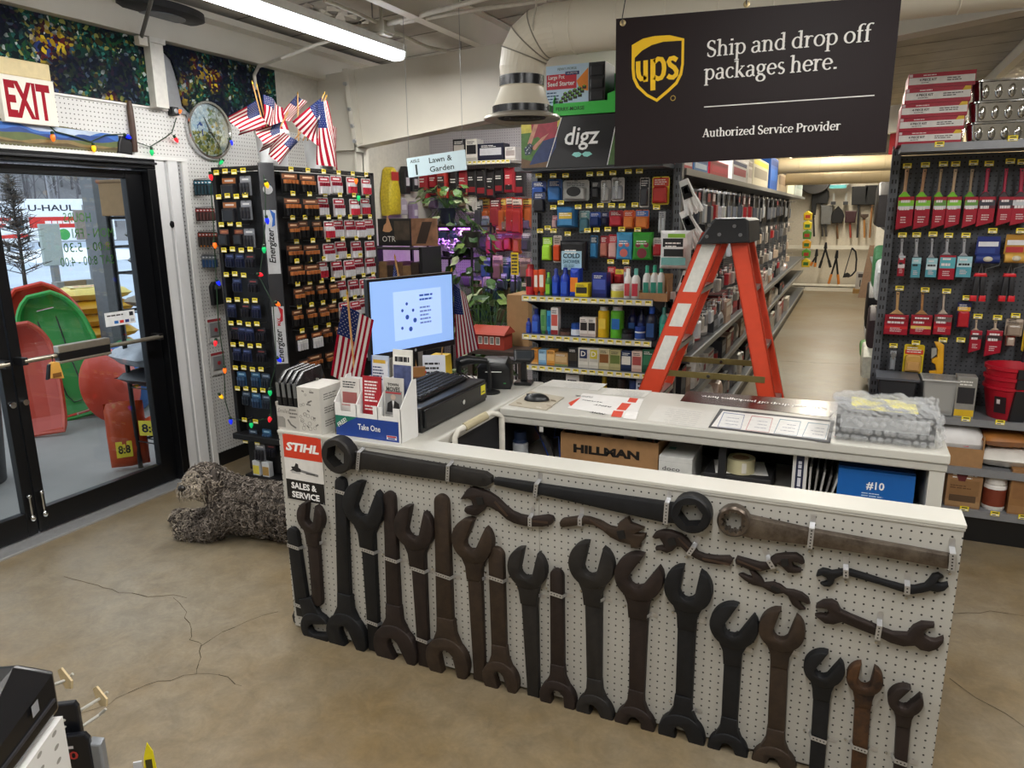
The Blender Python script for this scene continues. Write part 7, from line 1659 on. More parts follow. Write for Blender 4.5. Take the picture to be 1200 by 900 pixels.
def line(t,pa,pb,xhpx,bold=1.0):
    a_=ony(*pa,YU);b_=ony(*pb,YU);xh=a_.z-ony(pa[0],pa[1]+xhpx,YU).z
    serif(mb,t,a_.x,b_.x,(a_.z+b_.z)/2,xh,YU-.0012,WT,bold)
line('Ship and drop off',(827,68),(1021,47.5),13.0,1.05)
line('packages here.',(825,94.5),(981.5,80.5),13.0,1.05)
line('Authorized Service Provider',(823,162),(985,151),6.8,1.25)
a=u_(825,127.5);b=u_(1025,109.5);zl_=(a[1]+b[1])/2;mb.rect(a[0],b[0],zl_-.0018,zl_+.0018,YU-.0012,WT);mb.build('lettering',us)
def q4(X,Y):return u_(560+X/4,Y/4)
mb=MB()
SH=[(722,212),(775,181),(830,169),(900,165),(968,181),(966,300),(958,350),(935,395),(895,432),(840,478),(790,452),(745,410),(726,370),(721,320)]
mb.poly([q4(*p)for p in SH],YU-.0014,YEL)
IN=[(736,272),(770,238),(815,212),(870,196),(956,191),(954,300),(946,344),(926,384),(888,420),(838,463),(796,440),(757,402),(739,365),(735,320)]
mb.poly([q4(*p)for p in IN],YU-.0018,M('23191b',.42,v=0,spec=.22))
def st_k(pts,w):
    P=[q4(*p)for p in pts];kk=abs(q4(0,0)[1]-q4(0,1)[1]);ribbon(mb,[(p[0],p[1],w*kk)for p in P],YU-.0022,YEL,lambda u,v:(u,v))
st_k([(752,288),(752,335),(756,358),(766,371),(778,368),(786,358)],22);st_k([(787,283),(787,384)],22)
st_k([(821,277),(821,424)],24);st_k([(827,292),(845,276),(862,278),(872,296),(874,322),(870,348),(860,365),(846,370),(828,362)],21)
st_k([(934,282),(918,272),(902,276),(895,288),(902,304),(922,318),(932,334),(930,350),(916,363),(900,362),(890,355)],21)
mb.lathe([(.0105,0),(0,.0002)],(q4(915,460)[0],YU-.001,q4(915,460)[1]),M('b89a3c'),n=16,axis='Y');mb.lathe([(.0075,0),(0,.0002)],(q4(915,460)[0],YU-.0014,q4(915,460)[1]),M('23191b',.42,v=0,spec=.22),n=16,axis='Y')
mb.build('shield_logo',us)
for px,py in((730,27),(875,5)):
    q=ony(px,py,YU);mb=MB();mb.lathe([(.012,-.0),(.012,.003),(.006,.004),(.005,.001)],(q.x,YU,q.z),M('c9b68a',.3,.8),n=18,axis='Y');e_=mb.build('eyelet',us,smooth=True)
    mb=MB();mb.tube([(q.x,YU-.012,q.z-.004),(q.x,YU-.01,q.z+.02),(q.x+.004,YU+.02,q.z+.1),(q.x+.006,YU+.04,zc(q.x))],.0022,M('4a4a4a',.4,.6),n=6);mb.build('hanging_wire',us,smooth=True)
# ceiling odds and ends
mb=MB();p=onz(190,14,2.98);mb.lathe([(.0,-.035),(.13,-.035),(.15,-.02),(.15,.02),(0,.03)],(p.x,p.y,2.99),M('15161a',.5),n=32,sx=1.0,sy=2.0);sp_=tag(mb.build('ceiling_speaker',smooth=True),'black oval speaker under the ceiling near the entrance corner','speaker')
mb=MB();mb.lathe([(.10,-.036),(.10,-.040),(.085,-.041)],(p.x,p.y,2.99),M('6c7076',.4,.4),n=28,sy=1.5);mb.lathe([(.06,-.037),(0,-.040)],(p.x,p.y,2.99),M('2a2c32',.5),n=24,sy=1.5);mb.build('grille_ring',sp_,smooth=True)
mb=MB();mb.tube([(p.x,p.y,3.01),(p.x,p.y,zc(p.x))],.01,WIRE,n=6);mb.build('mount',sp_)
CON=M('d0ccc0',.45)
def conduit(pts,lb,r=.013):mb=MB();mb.tube(pts,r,CON,n=8);return tag(mb.build('conduit_pipe',smooth=True),lb,'pipe')
z=2.96;a=onz(447,30,z);conduit([onz(415,32,z),a,onz(560,0,z),onz(700,-40,z)],'white conduit crossing the ceiling to the junction box',.016)
conduit([onz(470,27,z),onz(540,14,z),onz(640,0,z)],'thin white conduit right of the junction box')
conduit([a,onz(500,55,z),onz(530,62,z)],'short conduit along the ceiling beside the lamp')
conduit([onz(380,0,z),onz(415,14,z),onz(440,26,z)],'conduit from the front ceiling to the junction box')
q=onx(300,105,-3.98);conduit([q,onx(298,88,-3.98),onx(303,78,-3.9),onx(330,68,-3.6),onz(372,52,2.9),onz(388,48,2.95),onz(388,48,2.95)+Vector((0,0,.25))],'bent pipe rising from the flags to the ceiling',.012)
mb=MB();mb.box(a.x-.06,a.x+.06,a.y-.06,a.y+.06,z-.05,z+.02,CON);mb.box(a.x-.05,a.x+.05,a.y-.05,a.y+.05,z-.065,z-.05,M('e2ded4',.4));mb.cyl((a.x,a.y,z+.02),(a.x,a.y,zc(a.x)),.01,CON,n=8);tag(mb.build('junction_box',bevel=.004),'white square junction box under the ceiling','junction box')
# ------------------------------------------------------------------ mop refills on the side of the end unit
YM=4.56
def mop(px0,py0,px1,py1,label,y=YM,rot=0.0):
    a=ony(px0,py0,y);b=ony(px1,py1,y);L=(a-b).length;d=(b-a).normalized();mb=MB();W_=M('e9e8e4',.8,v=.06,s=60)
    ax=d;s_=Vector((ax.z,0,-ax.x)).normalized();f=Vector((0,-1,0))
    for k in range(26):
        u=(k%13-6)/6;v=(k//13-.5);p0=a+s_*u*.022+f*v*.014;p1=a+d*L*.45+s_*u*.030+f*v*.026;p2=a+d*L*(.97+.05*math.sin(k*2.3))+s_*u*.052+f*(v*.045+.01*math.sin(k*1.7))
        mb.tube([p0,p1,p1.lerp(p2,.5)+f*.006*math.sin(k),p2],[.006,.007,.007,.006],W_,n=5)
    m=tag(mb.build('mop_refill',smooth=True),label,'mop head','mop refills on the clip strip')
    q=MB();c0=a+d*L*.18;c1=a+d*L*.55;q.add([c0-s_*.022+f*.034,c0+s_*.022+f*.034,c1+s_*.028+f*.036,c1-s_*.028+f*.036],[(0,1,2,3),(3,2,1,0)],M('1a1a1c',.4));q.add([c0.lerp(c1,.15)-s_*.012+f*.0366,c0.lerp(c1,.15)+s_*.012+f*.0366,c0.lerp(c1,.6)+s_*.012+f*.0366,c0.lerp(c1,.6)-s_*.012+f*.0366],[(0,1,2,3),(3,2,1,0)],M('6a6e70',.5));q.build('band_label',m)
mop(801,211,814,250,'white mop refill hanging at the top of the clip strip');mop(801,247,820,288,'white mop refill second on the clip strip');mop(808,284,816,318,'white mop refill behind the big white pack',y=YM+.06);mop(806,318,803,342,'white mop refill below the big white pack')
mop(786,342,786,386,'white cotton mop refill with a black label, lowest of all')
mb=MB();a=ony(796,205,YM+.05);b=ony(798,392,YM+.05);mb.tube([a,b],.003,WIRE,n=6);tag(mb.build('clip_strip'),'wire clip strip holding the white mop refills','strip')
hang((775,270,810,314),YM-.05,'e8e8e4',['dfe8e0','1a1c1e','e6e6e2'],'big white mop pack in front of the clip strip','mop refills on the clip strip','mop head',shape='pouch',bulge=.09,deco=lambda mb,w,h,y:(mb.cyl((w*.15,0,h*.97),(w*.15,.1,h*1.0),.003,WIRE,n=5),mb.rect(-w*.36,w*.3,h*.58,h*.8,y,M('17181a')),mb.rect(-w*.2,w*.36,h*.82,h*.92,y-.0005,M('8cc03c')),mb.rect(-w*.4,w*.4,h*.1,h*.3,y-.0005,M('7fc0bc'))))

# ------------------------------------------------------------------ orange step ladder
OR=M('d8482a',.4,v=.06);ALU=M('b4b2ac',.35,.7);BRS=M('8f8050',.4,.6)
ld_=empty('step_ladder',(-.64,4.0,0),'orange fibreglass step ladder with a black top standing behind the back counter','ladder')
yN,yF2=3.80,4.22;zt=1.66
def rail(xt,xb,yt,yb_,w,face,m):
    mb=MB();sgn=-1 if face<0 else 1
    for k,(u0,u1,d0,d1)in enumerate(((-w/2,w/2,0,.006),(-w/2,-w/2+.006,0,.032),(w/2-.006,w/2,0,.032))):
        vs=[]
        for x,y,z in((xt,yt,zt),(xb,yb_,0)):
            for u,d in((u0,d0),(u1,d0),(u1,d1),(u0,d1)):vs.append((x+u,y-sgn*0+(d if face<0 else-d),z))
        mb.add(vs,[(0,1,2,3),(7,6,5,4),(0,4,5,1),(1,5,6,2),(2,6,7,3),(3,7,4,0)],m)
    return mb
xl_t,xl_b,xr_t,xr_b=-.635,-1.215,-.525,-.13
r1=rail(xl_t,xl_b,yN+.04,yN-.06,.118,-1,OR).build('rail',ld_);rail(xl_t,xl_b,yF2-.04,yF2+.06,.10,1,OR).build('rail',ld_)
rail(xr_t,xr_b,yN+.05,yN-.02,.085,-1,OR).build('rail',ld_);rail(xr_t,xr_b,yF2-.05,yF2+.02,.075,1,OR).build('rail',ld_)
def lerp(a,b,t):return a+(b-a)*t
for i in range(1,6):
    z=zt-.30*i+.02
    if z<.05:break
    t=1-z/zt;x=lerp(xl_t,xl_b,t);y0,y1=lerp(yN+.04,yN-.06,t)+.006,lerp(yF2-.04,yF2+.06,t)-.006
    mb=MB();mb.box(x-.048,x+.052,y0,y1,z-.004,z,ALU);mb.box(x-.048,x-.044,y0,y1,z-.03,z,ALU);mb.box(x+.048,x+.052,y0,y1,z-.03,z,ALU);mb.build('step',ld_)
    x=lerp(xr_t,xr_b,t);y0,y1=lerp(yN+.05,yN-.02,t)+.006,lerp(yF2-.05,yF2+.02,t)-.006
    mb=MB();mb.box(x-.03,x+.03,y0,y1,z-.022,z,ALU);mb.build('rear_brace',ld_)
for y,dz in((yN+.0,0),(yF2-.01,.0)):
    z=.90;t=1-z/zt;xa_,xb_=lerp(xl_t,xl_b,t),lerp(xr_t,xr_b,t)
    mb=MB();mb.box(xa_,(xa_+xb_)/2+.02,y+.01,y+.015,z-.016+.03,z+.016+.03,BRS);mb.box((xa_+xb_)/2-.02,xb_,y+.016,y+.021,z-.016+.03,z+.016+.03,BRS);mb.cyl(((xa_+xb_)/2,y+.004,z+.03),((xa_+xb_)/2,y+.026,z+.03),.009,CHROME,n=8);mb.build('spreader',ld_)
mb=MB();mb.T=TR(0,0,0);xa_,xb_=-.70,-.465
mb.prism([(xa_-.012,zt-.06),(xb_+.01,zt-.05),(xb_-.0,zt+.055),(xb_-.02,zt+.068),(xa_+.075,zt+.068),(xa_+.06,zt+.055)],yN-.01,yF2+.01,M('222326',.45),bev=.01)
for u,v in((-.65,.035),(-.60,-.01),(-.53,.03),(-.50,-.012),(-.66,-.02)):mb.cyl((u,yN-.016,zt+v),(u,yN-.008,zt+v),.009,M('8d8f92',.3,.8),n=10)
mb.build('top_cap',ld_)
dx=(xl_b-xl_t)/zt
for z0,z1 in((1.60,1.36),(1.30,1.18),(1.13,.95)):
    mb=MB();vs=[]
    for z,s_ in((z0,1),(z1,1)):
        t=1-z/zt;x=lerp(xl_t,xl_b,t);y=lerp(yN+.04,yN-.06,t)-.0008;vs+=[(x-.035,y,z),(x+.035,y,z)]
    mb.add(vs,[(0,2,3,1)],M('dedcd4',.6,v=.12,s=40));mb.build('white_label',r1)
for xx,yy in((xl_b,yN-.06),(xl_b,yF2+.06),(xr_b,yN-.02),(xr_b,yF2+.02)):
    mb=MB();mb.box(xx-.055,xx+.055,yy-.03,yy+.03,0,.05,M('2a2a2c',.6));mb.build('rubber_foot',ld_,bevel=.006)

# ------------------------------------------------------------------ long shelf run beside the aisle
XA=-.93;Y0,Y1=4.86,17.2
ar=empty('aisle_shelves',(XA-.5,(Y0+Y1)/2,0),'long run of grey shop shelves along the left of the far aisle','shelf unit')
XBK=XA-.42;TA=lambda d=0.0:TR(XA+d,0,0)@RZ(PI/2) # local x -> +Y, -y -> +X (aisle)
mb=MB();mb.box(XBK-.02,XBK,Y0,Y1,.1,2.02,pegboard('dark_pegboard','3c3d41','151516',(1,2),rad=.0045));mb.build('back_panel',ar,at=(XBK,Y0,.1))
for i in range(11):
    y=Y0+.02+i*1.22;mb=MB();mb.box(XBK,XBK+.06,y-.025,y+.025,0,2.04,UPR)
    for k in range(36):mb.add([(XBK+.0606,y-.012,.1+k*.05),(XBK+.0606,y-.004,.1+k*.05),(XBK+.0606,y-.004,.125+k*.05),(XBK+.0606,y-.012,.125+k*.05)],[(0,1,2,3)],HOLE)
    mb.build('upright',ar)
zl_=[.14,.50,.80,2.02]
for z in zl_:
    xe=XA+.06 if z<.2 else(XA-.07 if z>2 else XA)
    mb=MB();mb.box(XBK,xe,Y0,Y1,z-.025,z,SHM);mb.box(xe-.004,xe+.01,Y0,Y1,z-.03,z+.012,M('8a8a86',.4,.3));mb.build('shelf',ar)
mb=MB();mb.box(XBK,XA+.05,Y0,Y1,0,.115,BLACK);mb.build('plinth',ar)
GA='goods along the aisle shelves'
def side_hang(px,py,w,h,cols,label,d=.02,blist=None,name='hanging_pack',cat='package',x=None):
    q=onx(px,py,x if x is not None else XA-.06);mb=MB(TR(q.x,q.y,q.z-h)@RZ(PI/2))
    mb.prism([(-w/2,0),(w/2,0),(w/2,h),(-w/2,h)],-d*.2,0,M(cols[0],.45));mb.prism([(-w*.42,h*.05),(w*.42,h*.05),(w*.42,h*.62),(-w*.42,h*.62)],-d,-d*.2,M(cols[1],.35),bev=d*.25);mb.rect(-w*.45,w*.45,h*.72,h*.95,-d*.2-.0006,M(cols[2],.4))
    mb.cyl((0,.3,h*.97),(0,-d-.02,h*.99),.003,WIRE,n=5)
    return tag(mb.build(name),label,cat,GA)
ra=random.Random(21)
PALA=[('b8b2a8','8c8680','d8d0c8'),('6c2428','a83034','d8d0cc'),('34353a','7c7e84','50525a'),('c8c2b8','a49c94','8c3034'),('8c8e92','c4c6ca','3c3e44'),('24262a','54565c','a83034'),('a88c78','c8b4a0','d8d4cc'),('c4b8b4','b09894','a83c3c')]
NA=['pale','red','dark','cream','grey','black','tan','pinkish']
for rn,z,h,w in(('top',1.90,.26,.10),('second',1.58,.22,.12),('third',1.30,.18,.13),('fourth',1.07,.18,.13)):
    y=Y0+.12;k=0
    while y<16.8 and k<22:
        ci=ra.randrange(8)if rn!='top' else ra.choice((2,5,4,2,0,1))
        px,py=0,0
        q=Vector((XA-.06,y,z));mb=MB(TR(q.x,q.y,q.z-h)@RZ(PI/2));ww=w*ra.uniform(.7,1.1)*(1+.04*k);hh=h*ra.uniform(.75,1.05);c_=PALA[ci];d=ra.uniform(.015,.05)
        mb.prism([(-ww/2,h-hh),(ww/2,h-hh),(ww/2,h),(-ww/2,h)],-.004,0,M(c_[0],.45));mb.prism([(-ww*.42,h-hh*.95),(ww*.42,h-hh*.95),(ww*.42,h-hh*.4),(-ww*.42,h-hh*.4)],-d,-.004,M(c_[1],.3,.4 if rn=='top' else 0),bev=d*.2);mb.rect(-ww*.45,ww*.45,h-hh*.28,h-hh*.05,-.0046,M(c_[2],.4))
        mb.cyl((0,.32,h*.985),(0,-.09,h),.003,WIRE,n=5);mb.rect(-.018,.018,h-.014,h+.010,-.092,M('d8d4c8'))
        tag(mb.build('hanging_pack'),'%s hardware pack, %s along the %s hook row of the aisle'%(NA[ci],ORD[k],rn),'package',GA)
        y+=.155*1.085**k;k+=1
for rn,z,hm in(('upper',.80,.20),('middle',.50,.26),('lower',.14,.34)):
    y=Y0+.14;k=0
    while y<16.8 and k<22:
        ww,hh,dd_=ra.uniform(.14,.22)*(1+.06*k),hm*ra.uniform(.6,1.0),ra.uniform(.12,.25);xo=(XA+.04 if rn=='lower' else XA-.02)-ra.uniform(0,.05);ci=ra.randrange(8);c_=PALA[ci]
        kind=ra.choice(('box','box','jar','bag'))
        mb=MB(TR(xo,y,z)@RZ(PI/2))
        if kind=='box':mb.box(-ww/2,ww/2,0,dd_,0,hh,M(c_[0],.5));mb.rect(-ww*.4,ww*.4,hh*.3,hh*.7,-.0006,M(c_[1]));mb.rect(-ww*.46,ww*.46,hh*.8,hh*.94,-.0006,M(c_[2]));nm='carton'
        elif kind=='jar':r=ww*.42;mb.lathe([(r*.9,0),(r,.01),(r,hh*.6),(r*.6,hh*.68),(r*.62,hh*.75),(0,hh*.76)],(0,r+.005,0),M(c_[1],.35),n=14);mb.lathe([(r*1.01,hh*.15),(r*1.01,hh*.5)],(0,r+.005,0),M(c_[2]),n=14);nm='canister'
        else:mb.prism([(-ww/2,0),(ww/2,0),(ww*.45,hh*.6),(ww*.2,hh*.8),(-ww*.25,hh*.78),(-ww*.46,hh*.55)],.0,dd_*.7,M(c_[0],.35,v=.25),bev=.03);mb.rect(-ww*.25,ww*.25,hh*.2,hh*.45,-.001,M(c_[2]));nm='poly_bag'
        tag(mb.build('shelf_'+nm,smooth=kind!='box'),'%s %s, %s along the %s shelf of the aisle'%(NA[ci],{'carton':'carton','canister':'canister','poly_bag':'plastic bag'}[nm],ORD[k],rn),{'carton':'box','canister':'canister','poly_bag':'bag'}[nm],GA)
        y+=ww*1.02+.02*1.13**k;k+=1
# boxes on the run's top shelf, from the near end
xT=XA-.075
for px0,px1,pyt,cols,lb in((800,811,188,('b82c38','d8ccc8','8c2028'),'red box nearest on the aisle top shelf'),(812,829,188,('3c78b0','c8d8e4','2c5484'),'blue box second on the aisle top shelf'),(831,853,189,('b01e2c','c83444','8c1822'),'wide red box on the aisle top shelf'),(857,875,188,('d8d4d0','a83040','34406c'),'white and red striped box on the aisle top shelf'),(876,881,188,('e0d8cc','c8b8a8','a89888'),'slim cream box on the aisle top shelf'),(881,900,186,('c8c0a8','8c8474','d8c83c'),'beige box with a yellow top on the aisle top shelf'),(902,911,184,('2458a8','3c70c0','1c4080'),'tall blue box on the aisle top shelf'),(912,922,196,('d8c4a4','b89c7c','4c3c30'),'cream box with a dark mark on the aisle top shelf'),(923,931,184,('e0d8b8','c8bc98','d0c8a8'),'tall cream carton on the aisle top shelf'),(933,941,200,('c8d0c8','a8b8b0','7c988c'),'pale jug at the far end of the aisle top shelf')):
    a=onx(px0,215,xT);b=onx(px1,215,xT);zt_=onx((px0+px1)/2,pyt,xT).z;w=b.y-a.y;h=max(.1,zt_-2.02)
    mb=MB(TR(xT,(a.y+b.y)/2,2.021)@RZ(PI/2));mb.box(-w*.48,w*.48,.0,.26,0,h,M(cols[0],.45));mb.rect(-w*.4,w*.4,h*.3,h*.65,-.0008,M(cols[1]));mb.rect(-w*.44,w*.44,h*.75,h*.92,-.0008,M(cols[2]))
    tag(mb.build('stock_box',bevel=.004),lb,'box','stock on the aisle top shelf')
# yellow and green strip at the far end of the run
for i in range(6):
    q=ony(946.5-i*.5,258+i*11,17.25);mb=MB(TR(q.x,17.25,q.z));mb.prism([(-.08,0),(.08,0),(.09,.14),(0,.2),(-.09,.14)],-.06,0,M(('d8b81c','e0cc2c','4c8c2c','d8a01c','5c9c34','e0c42c')[i],.4),bev=.02);mb.rect(-.05,.05,.04,.11,-.061,M(('a83020','2c6a2c')[i%2]));tag(mb.build('clip_strip_pack'),'yellow and green pack on the strip at the far shelf end, %s from the top'%ORD[i],'package','packs on the far strip')

# ------------------------------------------------------------------ back wall with long tools
YW=18.45;BRD=M('e2ddce',.5,v=.04,s=3)
def rectw(px0,py0,px1,py1,y):a=ony(px0,py1,y);b=ony(px1,py0,y);return a.x,b.x,a.z,b.z
x0,x1,z0,z1=rectw(940,288,1036,217,YW);mb=MB();mb.box(x0-.6,x1+.5,YW,YW+.05,.9,z1,BRD);struct(mb,'trim_7',at=(0,YW,0))
x0,x1,z0,z1=rectw(944,337,1022,287,YW-.5);mb=MB();mb.box(x0-.4,x1+.5,YW-.5,YW-.42,0,z1,BRD);mb.box(x0-.4,x1+.5,YW-.5,YW,z1-.02,z1+.01,BRD);struct(mb,'trim_8',at=(0,YW-.5,0))
TW='long tools on the back wall'
def w7(X,Y):return(900+X/7.5,160+Y/7.5)
def longtool(label,X,yhead,yend,hw,hh,kind,hc,sc_,ee=None):
    a=ony(*w7(X,yhead),YW-.06);b=ony(*w7(X+(ee or 0),yend),YW-.06);mb=MB();mb.tube([(a.x,YW-.02,a.z-hh*.5),(b.x,YW-.02,b.z)],.022,M(sc_,.5),n=8);t_=tag(mb.build('long_handled_tool',smooth=True),label,'tool',TW)
    q=MB(TR(a.x,YW-.02,a.z));w=hw/2
    if kind=='round':P=[(-w*.85,-hh*.5),(w*.85,-hh*.5),(w,-hh*.1),(w*.9,hh*.25),(w*.45,hh*.46),(0,hh*.5),(-w*.45,hh*.46),(-w*.9,hh*.25),(-w,-hh*.1)]
    elif kind=='point':P=[(-w*.8,-hh*.5),(w*.8,-hh*.5),(w,-hh*.05),(w*.7,hh*.25),(0,hh*.55),(-w*.7,hh*.25),(-w,-hh*.05)]
    elif kind=='rake':P=[(-w,-hh*.1),(-w*.2,-hh*.5),(w*.2,-hh*.5),(w,-hh*.1),(w,hh*.4),(-w,hh*.4)]
    else:P=[(-w*.85,-hh*.5),(w*.85,-hh*.5),(w,hh*.5),(-w,hh*.5)]
    q.prism(P,-.05,0,M(hc,.4,.2),bev=.015);q.build('head',t_);q=MB();q.box(a.x-.04,a.x+.04,YW-.06,YW+.02,a.z-hh*.6,a.z-hh*.56,M('2a2a2c'));q.build('hanger',t_);return t_
longtool('round black shovel hung high at the left of the back wall',478,518,880,.28,.36,'round','17181a','3c3a38')
longtool('grey square spade below the round shovel',512,690,880,.25,.42,'square','6c6c6a','4a4644');longtool('pointed black shovel on the lower tool row',612,690,900,.28,.36,'point','141416','6a4c30');longtool('dark red square spade on the lower tool row',725,705,890,.24,.26,'square','3c2024','9c4434')
longtool('black snow shovel with a grey handle, left of two',805,520,890,.34,.40,'square','17181a','2c2c2e',-20);longtool('black snow shovel with a wooden handle, right of two',922,515,890,.34,.42,'square','17181a','9a6c40',-28);longtool('garden rake with a light wooden handle',848,700,890,.16,.12,'rake','4a3a30','b8844c')
longtool('black iron bar at the left edge of the back wall',405,590,880,.12,.5,'square','222224','2c2a2a')
for i,X in enumerate((575,683)):
    q=ony(*w7(X,580),YW);mb=MB();mb.box(q.x-.05,q.x+.05,YW-.14,YW-.002,q.z-.05,q.z+.02,M('2a2a2c'));mb.box(q.x-.02,q.x+.02,YW-.03,YW-.002,q.z+.02,q.z+.2,M('b8b8b4',.4,.5));tag(mb.build('tool_hook'),'empty black tool hook on the back wall, %s of two'%('left' if i==0 else 'right'),'hook','empty hooks on the back wall')
YL=YW-.512
def w8(X,Y):return(900+X/7.5,260+Y/7.5)
def poly8(pts,y):return[(q.x,q.z)for q in(ony(*w8(*p),y)for p in pts)]
for lb,piv,ends,tip,gc in(('short hedge shears with orange grips',(425,300),((372,385),(412,395)),(430,238),'d88434'),('long black loppers with open handles',(505,235),((452,405),(550,400)),(510,180),'1c1c1e'),('orange-gripped loppers, lowest of the cutters',(600,320),((532,545),(622,548)),(610,250),'d88434')):
    mb=MB();p=ony(*w8(*piv),YL);t=ony(*w8(*tip),YL);mb.tube([(p.x,YL,p.z),(t.x,YL,t.z)],[.04,.02],M('3c3c40',.3,.6),n=8);mb.box(p.x-.02,p.x+.02,YL,YL+.05,p.z-.02,p.z+.02,M('2a2a2c'));sh=tag(mb.build('lopping_shears',smooth=True),lb,'tool','cutting tools on the low board')
    for e in ends:
        q=ony(*w8(*e),YL);m_=p.lerp(q,.62);h_=MB();h_.tube([(p.x,YL,p.z),(m_.x,YL-.01,m_.z)],.02,M('1a1a1c'),n=8);h_.tube([(m_.x,YL-.01,m_.z),(q.x,YL-.01,q.z)],.028,M(gc,.5),n=8);h_.build('handle',sh,smooth=True)
mb=MB();P=[(740,232),(770,262),(778,330),(770,430),(735,470),(700,485)]
mb.tube([(q.x,YL,q.z)for q in(ony(*w8(*p),YL)for p in P)],.018,M('222226'),n=8);q=ony(*w8(740,236),YL);mb.box(q.x-.02,q.x+.02,YL,YL+.05,q.z-.02,q.z+.02,M('2a2a2c'));sw2=tag(mb.build('bow_saw',smooth=True),'black bow saw on the low white board','saw','cutting tools on the low board')
mb=MB();a,b=ony(*w8(736,236),YL),ony(*w8(664,480),YL);mb.tube([(a.x,YL,a.z),(b.x,YL,b.z)],.010,M('2c2c30'),n=6);mb.build('blade',sw2)
mb=MB();mb.prism(poly8([(655,490),(668,455),(700,445),(722,460),(715,485)],YL),YL-.05,YL,M('1a1a1c'),bev=.012);mb.build('handle',sw2)
x0,x1,z0,z1=rectw(*w8(760,595),*w8(862,445),YL-.3);mb=MB();mb.box(x0,x1,YL-.34,YL-.02,0,z1,M('9a7844',.7,v=.12));tag(mb.build('cardboard_carton'),'kraft carton standing at the foot of the back wall','carton')
za=z1;x0,x1,z0,z1=rectw(*w8(795,440),*w8(895,255),YL-.2);mb=MB();mb.box(x0,x1,YL-.25,YL-.15,za,z1,M('b8b4b0',.5));mb.rect(x0+.04,x1-.04,za+.25,z1-.05,YL-.251,M('8c7c78',.5,v=.5,s=12));mb.rect(x0+.08,x1-.16,za+.05,za+.2,YL-.2515,M('3c3432'));mb.rect(x0+.04,x1-.04,z1-.12,z1-.04,YL-.2515,M('4a4444'));tag(mb.build('printed_box'),'grey printed box standing on the kraft carton at the back','box')
a,b=ony(*w8(935,205),YL-.4),onz(*w8(832,668),0);mb=MB();b=Vector((b.x,b.y,0));
mb.add([(b.x-.09,b.y,0),(b.x+.09,b.y,0),(a.x+.09,a.y,a.z),(a.x-.09,a.y,a.z),(b.x-.09,b.y+.04,0),(b.x+.09,b.y+.04,0),(a.x+.09,a.y+.04,a.z),(a.x-.09,a.y+.04,a.z)],[(0,1,2,3),(7,6,5,4),(0,4,5,1),(1,5,6,2),(2,6,7,3),(3,7,4,0)],M('6a5038',.7,v=.2));tag(mb.build('wooden_plank'),'brown plank leaning at the right of the back wall','plank')
q=ony(955,211,YW-.3);mb=MB();mb.lathe([(.34,-.04),(.36,0),(.34,.04),(0,.05)],(q.x,YW-.3,q.z+.05),M('3a3836',.5),axis='Y',n=28);mb.lathe([(.12,.06),(0,.07)],(q.x,YW-.36,q.z+.05),M('a8a49c'),axis='Y',n=16);mb.tube([(q.x,YW-.28,q.z+.3),(q.x,YW-.28,zc(q.x))],.01,WIRE,n=6);tag(mb.build('round_fan',smooth=True),'dark round fan above the tools at the back','fan')
x0,x1,z0,z1=rectw(972,216,995,206.5,YW-.3);mb=MB();mb.prism([(x0,z0),(x1-.1,z0),(x1,z0+.08),(x1,z1),(x0,z1)],YW-.3,YW-.15,M('dfe4e4',.4));mb.rect(x0+.02,x1-.05,z1-.08,z1-.01,YW-.3006,M('4c9ca0'));mb.rect(x0,x1-.1,z0,z0+.07,YW-.3006,M('b8323c'));mb.rect(x0+.05,x0+.2,z0+.07,z0+.16,YW-.3007,M('b8323c'));mb.rect(x0+.3,x0+.44,z0+.07,z0+.16,YW-.3007,M('b8323c'))
for u in(x0+.05,x1-.1):mb.tube([(u,YW-.22,z1),(u,YW-.22,zc(u))],.006,WIRE,n=5)
tag(mb.build('hanging_banner'),'white, teal and red banner above the back wall tools','banner')
x0,x1,z0,z1=rectw(1035,255,1047,193,14.0);mb=MB();mb.box(x0,x1+.3,14,14.5,.0,2.5,M('dcd8cc',.5));mb.rect(x0+.06,x1+.05,z0+.02,z0+.6,13.999,M('a8242c'));mb.rect(x0+.06,x1+.05,z0+.62,z0+.78,13.999,M('4c5058'));mb.prism([(x0+.02,z0+.5),(x0+.05,z0+.5),(x0+.06,z0+.85),(x0+.03,z0+.9)],13.995,13.999,M('4c8ca8'));tag(mb.build('display_panel'),'tall white panel with a red block at the far right of the aisle','panel')
